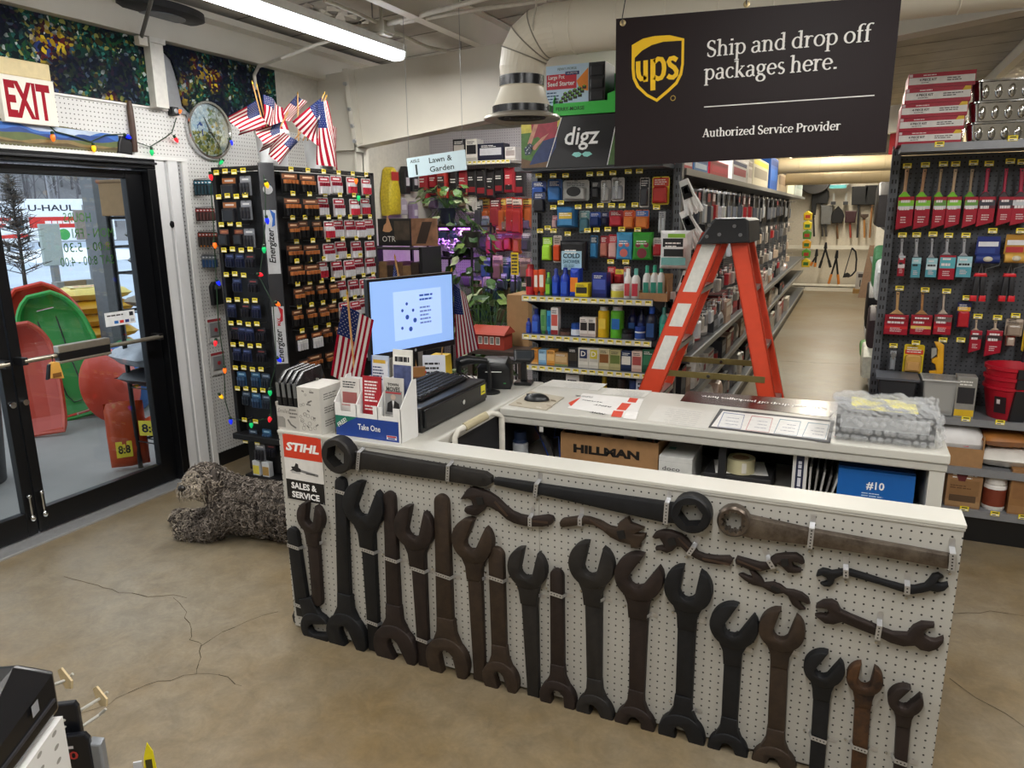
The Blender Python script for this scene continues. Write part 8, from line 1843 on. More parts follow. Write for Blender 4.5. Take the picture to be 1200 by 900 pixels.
# right side of the long aisle beyond the paint shelves
rr_=empty('paint_aisle_shelves',(.75,9,0),'shelf run on the right of the long aisle behind the paint display','shelf unit')
mb=MB();mb.box(.60,.64,5.2,12,.1,1.9,M('4a4b50',.5));mb.build('back_panel',rr_)
for z in(.14,.6,1.1,1.6):mb=MB();mb.box(.25,.62,5.2,12,z-.02,z,SHM);mb.build('shelf',rr_)
mb=MB();mb.box(.3,.62,5.2,12,0,.11,BLACK);mb.build('plinth',rr_)
for i,(px,py,y,w,h,zb,c_,lb)in enumerate(((1025,268,8.3,.9,.42,1.6,'2a2422','black bag on the upper shelf right of the long aisle'),(1018,330,7.2,.5,.34,.6,'3a2c30','dark box right of the long aisle'),(1030,325,6.3,.4,.3,1.1,'d8dcd8','white bag right of the long aisle'),(1033,300,7.3,.4,.36,1.1,'4c8c5c','green and white pack right of the long aisle'),(1030,345,8.4,.7,.45,.6,'141416','black sack low on the right of the long aisle'),(1018,375,8.2,.6,.3,.14,'d8d8c8','crumpled white bag low on the right shelf'),(1010,380,9.4,.7,.12,.14,'4a8c3c','flat green and white pack low on the right shelf'))):
    mb=MB(TR(.24,y,zb)@RZ(-PI/2));mb.prism([(-w/2,0),(w/2,0),(w*.48,h*.7),(w*.2,h),(-w*.3,h*.96),(-w*.5,h*.6)],-.06,.2,M(c_,.5,v=.25),bev=.03);tag(mb.build('stock_bag',smooth=True),lb,'bag','goods right of the long aisle')

# ------------------------------------------------------------------ paint supplies display at the right
YR,YRP=4.45,4.80
gx0=ony(1040,300,YRP-.03).x
pr_=empty('paint_display',(.75,YRP,0),'grey pegboard display of paint brushes and buckets at the right edge','shelf unit')
mb=MB();mb.box(gx0,1.45,YRP,YRP+.02,.1,2.05,PGREY);mb.build('back_panel',pr_,at=(gx0,YRP,.1))
upright(pr_,gx0-.005,YRP,2.10)
zT=ony(1130,167,YR).z;zB=ony(1150,493,YR).z;zM=ony(1150,551,YR-.04).z;zL=ony(1150,600,YR-.06).z
for z,y0,nm in((zT,YR,'top'),(zB,YR,''),(zM,YR-.04,''),(zL,YR-.06,'')):
    mb=MB();mb.box(gx0,1.45,y0,YRP,z-.03,z,M('808286',.4,.3));mb.box(gx0,1.45,y0-.005,y0+.01,z-.035,z+.004,M('8e9094',.4,.3));s_=mb.build('shelf',pr_)
mb=MB();mb.box(gx0,1.45,YR-.05,YRP,0,zL-.03,BLACK);mb.build('plinth',pr_)
tags_on(pr_,[(1101,169),(1187,162)],YR-.008);tags_on(pr_,[(1132,491),(1172,495)],YR-.008);tags_on(pr_,[(1130,596),(1166,602),(1199,606)],YR-.07)
YBR=YRP-.07
def z8(X,Y):return 960+X/5,70+Y/5
def zr(X,Y):return 1000+X/6,240+Y/6
tags_on(pr_,[z8(516,622),z8(622,616),z8(728,610),z8(800,610),z8(905,603),z8(996,608),z8(1120,594),z8(1190,598)],YBR-.045)
tags_on(pr_,[zr(345,212),zr(445,211),zr(560,206),zr(670,215),zr(792,214),zr(980,182),zr(1178,182),zr(325,586),zr(505,598),zr(656,607),zr(800,654),zr(876,784),zr(1014,793),zr(1142,779)],YBR-.03)
tags_on(pr_,[(1000+282/6,380+150/6),(1000+440/6,380+130/6),(1000+630/6,380+110/6),(1000+756/6,380+110/6)],YBR-.03)
GB='paint brushes on the pegboard'
def brush(top,neck,bot,wpx,hc,fc,sleeve,label,y=YBR,hw=.5,tail=True):
    """hanging brush: wooden handle, ferrule collar, printed sleeve; pixel rows top / neck / bot"""
    t,n_,b=ony(*top,y),ony(*neck,y),ony(*bot,y);w=abs(ony(top[0]+wpx,bot[1],y).x-ony(top[0],bot[1],y).x);h=t.z-b.z;zn=n_.z-t.z;zb=b.z-t.z;dx_=n_.x-t.x;dxb=b.x-t.x
    r=empty('paint_brush',(t.x,y,t.z),label,'paint brush',GB);k=w*.16*hw*2
    mb=MB(TR(t.x,y,t.z));mb.prism([(-k*.75,0),(k*.75,0),(dx_*.5+k*.62,zn*.45),(dx_*.9+k*.6,zn*.8),(dx_+w*.30,zn),(dx_-w*.30,zn),(dx_*.9-k*.6,zn*.8),(dx_*.5-k*.62,zn*.45)],-.012,0,M(hc,.45,v=.15),bev=.004);mb.lathe([(k*.32,0),(0,.0002)],(0,-.0125,-.012),M('1b1614'),axis='Y',n=10);mb.build('handle',r)
    if fc:mb=MB(TR(t.x,y,t.z));mb.prism([(dx_*.9-k*.5,zn*.84),(dx_*.9+k*.5,zn*.84),(dx_+w*.36,zn*1.0),(dx_+w*.34,zn*1.08),(dx_-w*.34,zn*1.08),(dx_-w*.36,zn*1.0)],-.016,-.0,M(fc,.45),bev=.004);mb.build('collar',r)
    mb=MB(TR(t.x,y,t.z));s0=zn*1.02;H_=s0-zb;L,R=dxb-w/2,dxb+w/2
    mb.prism([(L,zb-(.012 if tail else 0)),(R,zb+(.012 if tail else 0)),(R,s0),(L,s0)],-.024,-.002,M(sleeve[0],.35),bev=.003)
    z=s0
    for c_,fr in sleeve[1:]:
        if c_:mb.rect(L+w*.02,R-w*.02,z-H_*fr,z,-.0246,M(c_,.4))
        z-=H_*fr
    mb.lines(L+w*.18,R-w*.15,s0-H_*.2,s0-H_*.10,1,-.0252,M('f0e8e8'),fill=.8);mb.lines(L+w*.12,R-w*.12,s0-H_*.45,s0-H_*.3,1,-.0252,M('22282a' if sleeve[1][0]else 'e8e0e0'),fill=.7);mb.lines(L+w*.25,R-w*.25,s0-H_*.86,s0-H_*.62,3,-.0252,M('e0c8c8'));mb.build('printed_sleeve',r)
RD_,GRN_,MAG='a3142c','86c93c','a82040'
for i,(X,Xb,w,hc,fc)in enumerate(((516,498,19,'b8906c','7cc828'),(620,597,18,'b08460','7cc828'),(716,696,15,'a88c68','6cb424'),(800,778,17,'c8aa88','7cc828'),(898,878,16,'9c8468','5ca024'))):
    brush(z8(X,640),z8(Xb,800),(z8(Xb-6,0)[0],267-i*.6),w,hc,fc,[RD_,(None,.12),(GRN_ if i in(0,1,3)else '6a9a44',.18),('c8ccd0',.1)],'wooden-handled brush with a green collar, %s from the left in the top row'%ORD[i])
for i,(X,Xb,w)in enumerate(((990,970,20),(1098,1078,17),(1190,1176,24))):
    brush(z8(X,636),z8(Xb,800),(z8(Xb-6,0)[0],263-i*.6),w,MAG,'3a2a30',[RD_,(None,.12),('3a3a44' if i<2 else 'c8ccd0',.2),('5c2030',.1)],'crimson-handled brush, %s of three at the right of the top row'%ORD[i])
for i,(X,w,y0,yb_,sl_)in enumerate(((338,8,355,500,[RD_,('c8d4d8',.1),(None,.3),('e0d8d8',.2)]),(440,11,368,510,['5aa4b4',('a8d4dc',.3),(None,.3)]),(548,13,372,508,['5aa4b4',('a8d4dc',.3),('d8e8ec',.3)]),(655,19,352,524,[RD_,(None,.08),('5ab0bc',.45)]),(775,18,360,508,['5aa4b4',('a8d4dc',.3),('c8e0e4',.2)]))):
    brush(zr(X+6,238),zr(X-2,y0),zr(X-10,yb_),w,'a8a8ac','b8bcc0' if i==0 else None,sl_,'grey-handled narrow brush, %s from the left in the second row'%ORD[i],hw=.45 if w>12 else.8,tail=False)
for i,(X,w,hc,y0,yb_)in enumerate(((312,28,'c49c68',768,866+10),(486,25,'b08050',770,985),(636,21,'c0b0a0',768,960))):
    brush(zr(X+2,610),zr(X-8,y0),(zr(X-20,0)[0],390.5-i*0+1),w,hc,None,[RD_,(None,.1),('8c1020' if i<2 else '6c5c58',.25),(None,.2),('c8282c' if i!=1 else 'e0c060',.15)],'wide brush in a red sleeve, %s from the left in the third row'%ORD[i],hw=.3,tail=False)
for i,(X,y0,xb)in enumerate(((865,810,845),(1000,822,970))):
    brush(zr(X,808),zr(X-6,880),(1000+xb/6,380+185/6+i*4),14+i*5,'c8b49c',None,[RD_,(None,.2),('3a2c30',.2)],'stubby oval brush in a red sleeve, %s of two low at the right'%('left' if i==0 else 'right'),hw=.4)
def roller(px0,py0,px1,py1,c0,c1,label):
    x0,x1,z0,z1=_sz(px0,py0,px1,py1,YBR);h,w=z1-z0,x1-x0;mb=MB(TR((x0+x1)/2,YBR,z0));mb.prism([(-w/2,h*.3),(w/2,h*.3),(w*.46,h),(-w*.46,h)],-.004,0,M(c0,.4));mb.cyl((-w*.48,-.03,h*.16),(w*.48,-.03,h*.16),h*.17,M(c1,.6),n=14);mb.rect(-w*.4,w*.4,h*.62,h*.8,-.0046,M('e8e8ec'));mb.rect(-w*.42,w*.3,h*.36,h*.56,-.0046,M('b83034' if c0=='b8862c' else '2c4490'));mb.ball((0,-.052,h*.16),w*.2,.01,h*.1,M('d8d0b8'),n=12);mb.tube([(w*.5,-.03,h*.16),(w*.54,-.03,h*.05),(w*.5,-.03,-.01),(0,-.03,-.03),(0,-.03,-.10)],.003,WIRE,n=6)
    tag(mb.build('paint_roller',smooth=True),label,'paint roller','mini rollers on the pegboard')
roller(*zr(845,222),*zr(1020,408),'1c2c78','20357c','navy mini roller pack at the right of the second row');roller(*zr(1045,208),*zr(1215,405),'b8862c','d8a84c','golden mini roller pack at the right edge')
for i,(X,Y)in enumerate(((895,480),(1100,482))):
    a=ony(*zr(X,Y),YBR-.03);b=ony(*zr(X-5,Y+195),YBR-.03);h=a.z-b.z;mb=MB(TR(a.x,YBR-.03,b.z))
    for s_ in(-1,1):mb.prism([(s_*.020-.013,0),(s_*.020+.013,0),(s_*.012+.012,h*.95),(s_*.012-.012,h*.95)],-.014,.01,M('1c1c20',.5),bev=.004);mb.prism([(s_*.021-.016,-.002),(s_*.021+.016,-.002),(s_*.021+.015,h*.2),(s_*.021-.015,h*.2)],-.017,.012,M('d8202c',.4),bev=.004)
    mb.prism([(-.03,h*.88),(.03,h*.88),(.026,h*1.0),(-.026,h*1.0)],-.018,.012,M('d8202c',.4),bev=.004);mb.tube([(-.01,0,h),(0,0,h+.05),(.01,0,h)],.003,WIRE,n=6)
    tag(mb.build('roller_frame',smooth=True),'red and black handled roller frame pair, %s of two'%('left' if i==0 else 'right'),'paint roller','roller frames on the pegboard')
def zb_(x0,y0,x1,y1):return(1000+x0/6,380+y0/6,1000+x1/6,380+y1/6)
hang(zr(712,682)+zr(812,868),YBR,'22264c',['2a3060','e0b43c','b8202c'],'navy and red putty knife pack in the third row',GB,'package')
hang(zr(1058,800)+zr(1182,925),YBR,'a89888',['c8b8a8','8c7c6c','9c8c7c'],'tan pack of wooden sticks at the right edge',GB,'package');hang(zb_(1062,58,1130,152),YBR,'8c3c34',['c8b4a4','a84034','b8a898'],'small red and tan pack below the stick pack',GB,'package')
hang(zb_(340,140,482,342),YBR,'d8c01c',['d8b018','c83c28','c89c50'],'yellow scraper blade pack hanging low',GB,'package',deco=lambda mb,w,h,y:mb.prism([(-w*.3,h*.12),(w*.3,h*.12),(w*.3,h*.42),(-w*.3,h*.42)],y-.006,y,M('c89858',.6),bev=.003))
a=ony(1000+590/6,380+125/6,YBR);mb=MB();P=[(565,118),(600,118),(635,140),(632,230),(628,330),(605,365),(535,360),(530,325),(580,318),(572,275),(548,262),(550,240),(585,225),(590,170)]
mb.prism([(q.x,q.z)for q in(ony(1000+x/6,380+y/6,YBR)for x,y in P)],YBR-.035,YBR-.01,M('e0a41c',.4),bev=.005);mb.prism([(q.x,q.z)for q in(ony(1000+x/6,380+y/6,YBR)for x,y in[(548,165),(582,160),(582,205),(545,235)])],YBR-.03,YBR-.012,M('c0c0bc',.3,.6));tag(mb.build('tape_gun',smooth=True),'yellow hand caulking tool hanging beside the scraper pack','tool')
hang(zb_(246,180,292,322),YBR,'5c5e62',['b8bcc0','54565c','8c9094'],'grey steel scraper hanging at the lower left of the display',GB,'tool',deco=lambda mb,w,h,y:mb.prism([(-w*.4,h*.78),(0,h*.55),(w*.4,h*.78),(w*.3,h*.9),(-w*.3,h*.9)],y-.004,y,M('d0d4d8',.2,.9)))
hang((1196,380,1216,412),YBR,'e0c02c',['d8b41c','c8a020','e8cc3c'],'round yellow pack cut by the right edge',GB,'package')
# boxes and trays on top
GT='red and white tray kits on top of the paint display'
ops=[(1056.5,1131.5),(1056.5,1133),(1057,1135),(1060,1137),(1062,1140)]
zz_=zT+.001;yt_=[167,151,135,118.5,100.5,83]
for i in range(5):
    x0=ony(ops[i][0],120,YR+.015).x;x1=ony(ops[i][1],120,YR+.015).x;h=ony(1097,yt_[i+1]-1,YR).z-ony(1097,yt_[i]-1,YR).z-.001
    mb=MB();mb.box(x0,x1,YR+.01,YR+.29,zz_,zz_+h,M('aa1c34',.4));y=YR+.0094
    mb.rect(x0+.003,x1-.003,zz_+h*.24,zz_+h*.72,y,M('e8e4e0'));w=x1-x0;mb.text('4 PIECE KIT',x0+w*.3,y-.0004,zz_+h*.54,h*.16,M('3a3034'),w=w*.26,bold=.03);mb.lines(x0+w*.58,x1-w*.12,zz_+h*.36,zz_+h*.64,2,y-.0004,M('3a3034'));mb.lines(x0+w*.22,x0+w*.46,zz_+h*.78,zz_+h*.92,1,y-.0004,M('f0e0e0'));mb.lines(x0+w*.2,x0+w*.36,zz_+h*.3,zz_+h*.4,1,y-.0004,M('3a3034'));mb.rect(x0+.003,x0+w*.06,zz_+h*.76,zz_+h*.96,y-.0004,M('e0c8cc'))
    if i<4:mb.poly([(x1-w*.14,zz_+h*.7),(x1-.004,zz_+h*.72),(x1-.004,zz_+h*.96),(x1-w*.1,zz_+h*.98)],y-.0006,M('e0b82c'))
    tag(mb.build('tray_kit_box',bevel=.002),'red and white boxed paint tray kit, %s'%['bottom of the stack of five','second from the bottom of its stack','middle one of the stack of five','second from the top of its stack','topmost of the stack of five'][i],'box',GT);zz_+=h+.0012
TRAYM=M('c9c8c4',.16,1.0,v=.05)
zz_=zT+.001;x0=ony(1139,120,YR).x
for i in range(3):
    a_,h=x0-.002+.004*i,.096;mb=MB();n=20;out=[]
    for s_,zz,k in((.93,0,0),(.985,h*.8,0),(.99,h*.86,0),(1.02,h*.9,1),(1.02,h*.98,1),(.98,h*.98,0),(.95,h*.5,0),(.91,.012,0)):
        ring_=[];W2,D2,cx,cy,r=.17*s_,.14*s_,a_+.17,YR+.16,.035
        for q,(sx,sy)in enumerate(((1,1),(-1,1),(-1,-1),(1,-1))):
            for t in range(5):an=PI/2*(q+t/4);ring_.append((cx+sx*(W2-r)+r*math.cos(an),cy+sy*(D2-r)+r*math.sin(an),zz_+zz))
        out.append(ring_)
    n=20;vs=[p for r_ in out for p in r_];fs=[(j*n+k,j*n+(k+1)%n,(j+1)*n+(k+1)%n,(j+1)*n+k)for j in range(7)for k in range(n)];fs+=[tuple(range(n-1,-1,-1)),tuple(range(7*n,8*n))]
    mb.add(vs,fs,TRAYM)
    for k in range(5):u=a_+.05+k*.055;mb.ball((u,YR+.16-.14*.955,zz_+h*.42),.017,.008,h*.36,TRAYM,n=8,k=6)
    tag(mb.build('metal_tray',smooth=True),'shiny metal paint tray, %s'%['bottom of its stack','middle one of its stack','topmost of its stack, cut by the frame'][i],'tray','metal paint trays on top of the display');zz_+=.0985
# bottom shelf goods
z=zB;
a,b=ony(1028,455,YR+.12),ony(1073,455,YR+.12);mb=MB();w=b.x-a.x;zt_=ony(1050,442,YR+.12).z
mb.prism([(a.x+.02,z+.001),(b.x-.02,z+.001),(b.x,zt_),(a.x,zt_)],YR+.06,YR+.26,M('2a2b2f',.4),bev=.006);mb.box(a.x-.012,b.x+.012,YR+.05,YR+.27,zt_-.006,zt_+.006,M('55585e',.4));tag(mb.build('black_tub'),'black rectangular paint tub at the left of the bucket shelf','tub')
CLR=M('b4b4b0',.15,alpha=.55,v=0)
a,b=ony(1079,470,YR+.06),ony(1120,470,YR+.06);zt_=ony(1100,444,YR+.06).z;mb=MB();mb.prism([(a.x+.012,z+.001),(b.x-.012,z+.001),(b.x,zt_),(a.x,zt_)],YR+.03,YR+.2,CLR,bev=.008);mb.prism([(a.x+.02,z+.02),(b.x-.02,z+.02),(b.x-.01,zt_-.03),(a.x+.01,zt_-.03)],YR+.05,YR+.18,M('a8a6a0',.5,v=.2),bev=.006);mb.box(a.x-.006,b.x+.006,YR+.025,YR+.205,zt_-.008,zt_,M('c4c4c0',.2));tag(mb.build('clear_container'),'clear plastic container of grey liners on the bucket shelf','container')
stand('box',1120,442,1144,YR+.03,z,['8c8a84','2c2c30','d8b02c'],'clear pack with a yellow and black card beside the red buckets','goods on the bucket shelf',depth=.1)
zz_=z;RB_=M('b01428',.35,v=.05)
c=ony(1178,470,YR+.12);r=.125
for i in range(3):
    h0=.175 if i==0 else.05;mb=MB();cx,cy=c.x+.02,YR+.14
    if i==0:pf=[(r*.72,0),(r*.76,.006),(r*.98,.16),(r*1.05,.165),(r*1.05,.18),(r*.97,.18),(r*.7,.02),(0,.02)]
    else:pf=[(r*.97,.0),(r*1.0,.03),(r*1.06,.034),(r*1.06,.052),(r*.98,.052),(r*.75,-.09)]
    zo=zz_ if i==0 else z+.181+.053*(i-1)
    mb.lathe(pf,(cx,cy,zo),RB_,n=36);bk_=tag(mb.build('red_bucket',smooth=True),'red paint bucket, %s'%['bottom of the nested three','middle of the nested three','topmost of the nested three'][i],'bucket','nested red buckets')
    q=MB(TR(cx,cy,zo)@RZ(.25));hh=.17 if i==0 else.05;rr0=r*.76 if i==0 else r*.98
    q.add([(-.035,-rr0-.014,0),(.035,-rr0-.014,0),(.035,-r*1.06-.006,hh),(-.035,-r*1.06-.006,hh),(-.035,-rr0+.01,0),(.035,-rr0+.01,0),(.035,-r*1.0,hh),(-.035,-r*1.0,hh)],[(0,1,2,3),(0,4,5,1),(1,5,6,2),(2,6,7,3),(3,7,4,0)],M('232326',.5));q.build('black_strap',bk_)
    if i==0:q=MB(TR(cx,cy,zo)@RZ(-.5));q.add([(-.028,-r*.84-.004,.04),(.028,-r*.84-.004,.04),(.028,-r*.96-.004,.13),(-.028,-r*.96-.004,.13)],[(0,1,2,3)],M('2a1c20',.4));q.add([(-.016,-r*.9-.007,.09),(.0,-r*.9-.007,.09),(.0,-r*.94-.007,.115),(-.016,-r*.94-.007,.115)],[(0,1,2,3)],M('d8c8c8'));q.build('sticker',bk_)
q=ony(1195,432,YRP-.12);mb=MB();mb.cyl((q.x,YRP-.06,z),(q.x+.02,YRP-.1,z+.36),.012,M('22242c',.4),n=10);tag(mb.build('black_rod',smooth=True),'black pole standing behind the red buckets','pole')
# lower shelves
z=zM
a,b=ony(1106,530,YR+.02),ony(1152,530,YR+.02);mb=MB();hc_=.17;mb.box(a.x-.05,b.x,YR-.01,YR-.005,z,z+hc_*.6,KRAFT);mb.box(a.x-.05,b.x,YR+.25,YR+.255,z,z+hc_,KRAFT);mb.box(b.x-.005,b.x,YR-.005,YR+.25,z,z+hc_,KRAFT);mb.box(a.x-.05,a.x-.045,YR-.005,YR+.25,z,z+hc_*.7,KRAFT);tag(mb.build('open_carton'),'open kraft carton holding white rag bags','carton')
bag('rag_bag',TR((a.x+b.x)/2-.03,YR+.12,z+.02)@RZ(.1),.25,.23,.20,'dcdad8',None,'clear bag of white rags in the open kraft carton','bag',None,.12);mb=MB(TR((a.x+b.x)/2-.03,YR+.03,z+.13)@Matrix.Rotation(-.7,4,'X'));mb.rect(-.06,.07,0,.06,0,M('8c9cb8'));mb.rect(-.09,.05,-.03,-.012,0,M('c83a4c'));tag(mb.build('rag_label'),'blue and red label on the bag of white rags','label')
bag('rag_bag',TR(ony(1178,535,YR).x+.02,YR+.13,z+.001),.3,.26,.10,'d4d0c8',None,'white bag lying under the orange bag','bag',None,.2);bag('orange_bag',TR(ony(1178,525,YR).x+.02,YR+.15,z+.105)@RZ(.2),.3,.24,.09,'a86c34',None,'orange brown bag lying on a white bag','bag',None,.3)
z=zL
stand('box',1109,552,1151,YR-.03,z,['9a7450','8c6844','a8845c'],'kraft shipping carton on the lowest paint shelf','goods on the lowest paint shelf',depth=.25,deco=lambda mb,w,h,y:(mb.lines(-w*.4,w*.2,h*.5,h*.62,2,y,M('5a3c24')),mb.rect(-w*.4,w*.36,h*.16,h*.34,y,M('5a4430')),mb.poly([(-w*.3,h),(w*.1,h),(w*.0,h*.72),(-w*.18,h*.72)],y-.001,M('5c2024'))))
stand('jar',1154,555,1183,YR-.03,z,['e4e0da','7c3a28','e4e0da'],'white wipes canister with a brown label','goods on the lowest paint shelf',depth=.12);stand('box',1184,552,1225,YR-.03,z,['946c44','8c6440','a07850'],'kraft carton cut by the right edge on the lowest shelf','goods on the lowest paint shelf',depth=.25)
# ------------------------------------------------------------------ on and under the shipping counter
ZW=.9008
def flat(pts,m,mb=None,z=ZW,name=None):
    P=[onz(px,py,z)for px,py in pts];mb=mb or MB();mb.add([tuple(p)for p in P],[tuple(range(len(P)))],m);return mb,P
def sheet(name,pts,col,label,cat='paper',deco=None,z=ZW,th=.0008,rough=.6):
    P=[onz(px,py,z)for px,py in pts]
    ar_=sum(P[i-1].x*P[i].y-P[i].x*P[i-1].y for i in range(len(P)))
    if ar_<0:P=P[::-1]
    n=len(P);mb=MB();mb.add([(p.x,p.y,z)for p in P]+[(p.x,p.y,z+th)for p in P],[tuple(range(n-1,-1,-1)),tuple(range(n,2*n))]+[(i,(i+1)%n,n+(i+1)%n,n+i)for i in range(n)],M(col,rough,v=.05))
    o=tag(mb.build(name),label,cat)
    if deco:q=MB();deco(q,z+th+.0003);q.build('print',o)
    return o
def tq(mb,corners,z,m):
    P=[onz(px,py,z)for px,py in corners]
    if sum(P[i-1].x*P[i].y-P[i].x*P[i-1].y for i in range(len(P)))<0:P=P[::-1]
    mb.add([(p.x,p.y,z)for p in P],[tuple(range(len(P)))],m)
def upside(mb,text,px,py,z,h,m,w=None,rz=PI,bold=0):
    p=onz(px,py,z);old=mb.T;mb.T=TR(p.x,p.y,z)@RZ(rz)@Matrix.Rotation(-PI/2,4,'X');mb.text(text,0,0,0,h,m,w=w,bold=bold,th=.0002);mb.T=old
def scr(mb,px0,py0,px1,py1,z,n,m,rz=0.0,L=.16):
    for i in range(n):
        t=(i+.5)/n;p=onz(px0+(px1-px0)*t,py0+(py1-py0)*t,z);old=mb.T;mb.T=TR(p.x,p.y,z)@RZ(rz)@Matrix.Rotation(-PI/2,4,'X');mb.lines(-L/2,L/2,-.004,.004,1,0,m,fill=.7);mb.T=old
sheet('mouse_pad',[(596,475),(640,481),(661,466),(622,459)],'b4ab98','beige picture mouse pad on the counter corner','mouse pad',lambda mb,z:[tq(mb,[(x,y),(x+6,y+1),(x+7,y+3),(x+1,y+2)],z,M(c_))for x,y,c_ in((605,471,'8c7f68'),(640,474,'9c8f7c'),(628,476,'c8c0b0'),(645,468,'7f7360'))],th=.003)
ms=empty('computer_mouse',onz(629,468,.905),'black computer mouse on the beige pad','mouse')
p=onz(629,469,.905);mb=MB(TR(p.x,p.y,.9045)@RZ(.25));n=14;k=6
for j in range(1):mb.lathe([(.001,.033),(.018,.032),(.032,.026),(.042,.014),(.045,.003),(.04,0)],(0,0,0),PL,n=24,sx=1.35,sy=.75)
mb.build('shell',ms,smooth=True);mb=MB(TR(p.x,p.y,.9045)@RZ(.25));mb.box(-.048,-.03,-.003,.003,.022,.031,M('3a3b3e'));mb.build('wheel',ms)
def note(mb,z):
    O=M('d8462c',.5)
    tq(mb,[(666,472),(681,465),(676,470),(669,476)],z,O);tq(mb,[(716,488),(728,489),(731,482),(719,481)],z,O);tq(mb,[(722,480),(733,481),(740,473),(729,472)],z,O);tq(mb,[(735,471),(745,472),(748,467),(738,466)],z,O)
    upside(mb,'NOW',700,484,z,.022,INK,w=.07,rz=2.9,bold=.03);upside(mb,'RENT',706,475.5,z,.018,INK,w=.085,rz=2.95,bold=.03);upside(mb,'RETURN',694,470,z,.014,INK,w=.10,rz=3.0,bold=.02);scr(mb,690,466,688,464,z,2,INK,L=.12)
    tq(mb,[(730,490),(745,492),(748,483),(735,482)],z+.0001,M('f0eeea'))
sheet('rental_notice',[(665,478),(744,491),(754,468),(683,461)],'e4e2de','white notice with orange blocks and upside-down print','paper',note)
for pts,lb,a,b in(([(632,452),(700,458),(712,450),(648,445)],'faint printed sheet taped at the back left of the counter',(672,455),(678,449)),([(704,462),(755,466),(764,458),(714,455)],'faint printed sheet at the back middle of the counter',(732,464),(738,458)),([(758,493),(829,503),(838,483),(772,474)],'faint printed sheet left of the framed notice',(792,497),(802,480))):
    sheet('printed_sheet',pts,'d2d0c9',lb,'paper',lambda mb,z,a=a,b=b:scr(mb,a[0],a[1],b[0],b[1],z,8,M('b4b3b0'),rz=3.05))
def framed(mb,z):
    tq(mb,[(831,500),(971,517),(976,493),(845,480)],z,M('3c3e42'));tq(mb,[(833.5,499.4),(968.5,515.5),(973.5,494.5),(847,481.5)],z+.0002,M('e8e6e2'))
    for i,c_ in enumerate(('6a7ca0','c08484','7c98a8','7c98a8')):
        x=840+i*33;tq(mb,[(x+.5,500+i*3.9),(x+28,503.2+i*3.9),(x+33,486+i*3.9),(x+8,483+i*3.9)],z+.0004,M(c_));tq(mb,[(x+1.5,499.6+i*3.9),(x+27.6,502.6+i*3.9),(x+32,486.6+i*3.9),(x+8.6,484+i*3.9)],z+.0006,M('e4e4e2'))
        scr(mb,x+16,499+i*3.9,x+19,488+i*3.9,z+.0008,3,M('5a6484'),rz=3.05,L=.055)
sheet('framed_notice',[(830,501),(973,519),(978,493),(844,479)],'3c3e42','framed four-panel shipping notice lying on the counter','notice',framed)
sp2=sheet('brown_poster',[(797,470),(972,489),(990,472),(806,458)],'36191c','dark brown poster lying upside down at the counter back','poster',None,rough=.25)
mb=MB();a0,a1=onz(815,465,ZW+.0012),onz(978,481,ZW+.0012);d_=(a1-a0);an=math.atan2(d_.y,d_.x)
mb.T=TR(a0.x,a0.y,ZW+.0012)@RZ(an)@Matrix.Rotation(-PI/2,4,'X');serif(mb,'Ship and drop off packages here.',.02,d_.length-.03,.028,.026,-.0002,WT,1.1,flip=True);mb.build('lettering',sp2)
# bubble-wrapped parcel
bp=empty('bubble_parcel',(.16,3.06,ZW),'bubble-wrapped parcel with a yellow slip on top of the back counter','parcel')
bx0,bx1,by0,by1,bh=-.025,.355,2.965,3.30,.115
mb=MB();mb.box(bx0+.025,bx1-.02,by0+.02,by1-.02,ZW+.012,ZW+bh-.014,M('1c1c1e',.5));mb.box(bx0+.04,bx1-.04,by0+.018,by0+.03,ZW+.05,ZW+.10,M('b4b6b8',.6));mb.build('boxed_item',bp)
mb=MB();mb.box(bx0+.075,bx1-.075,by0+.09,by1-.05,ZW+bh-.007,ZW+bh-.004,M('f0e45c',.6));mb.build('yellow_slip',bp)
def m_bubble():
    mt,n,l,p=nodes('bubble_wrap',.12);p.inputs['Base Color'].default_value=(.82,.84,.85,1);p.inputs['Alpha'].default_value=.16;p.inputs['Specular IOR Level'].default_value=.9
    t=n.new('ShaderNodeTexCoord');v=n.new('ShaderNodeTexVoronoi');v.inputs['Scale'].default_value=38;l.new(t.outputs['Object'],v.inputs['Vector']);b=n.new('ShaderNodeBump');b.inputs['Strength'].default_value=.5;b.inputs['Distance'].default_value=.01;b.invert=True;l.new(v.outputs['Distance'],b.inputs['Height']);l.new(b.outputs[0],p.inputs['Normal']);return mt
BW=m_bubble();rb=random.Random(6)
mb=MB();nx,ny,nz=30,26,9
def bpt(u,v,w):
    x,y,z=bx0+(bx1-bx0)*u,by0+(by1-by0)*v,ZW+.003+bh*w
    k=.5*(.010*math.sin(x*41+y*17)+.007*math.sin(y*53+z*60)+.006*math.sin(x*90-z*80));e=1-.05*(abs(2*w-1))**2
    return((x-.165)*e+.165+k*.8,(y-3.13)*e+3.13+k*.8,max(ZW,z+(k if w>.5 else 0)))
def grid(f,a,b):
    vs=[f(i/a,j/b)for j in range(b+1)for i in range(a+1)];mb.add(vs,[(j*(a+1)+i,j*(a+1)+i+1,(j+1)*(a+1)+i+1,(j+1)*(a+1)+i)for j in range(b)for i in range(a)],BW)
grid(lambda u,v:bpt(u,v,1),nx,ny);grid(lambda u,w:bpt(u,0,w),nx,nz);grid(lambda u,w:bpt(1-u,1,w),nx,nz);grid(lambda v,w:bpt(1,v,w),ny,nz);grid(lambda v,w:bpt(0,1-v,w),ny,nz)
r=.0085
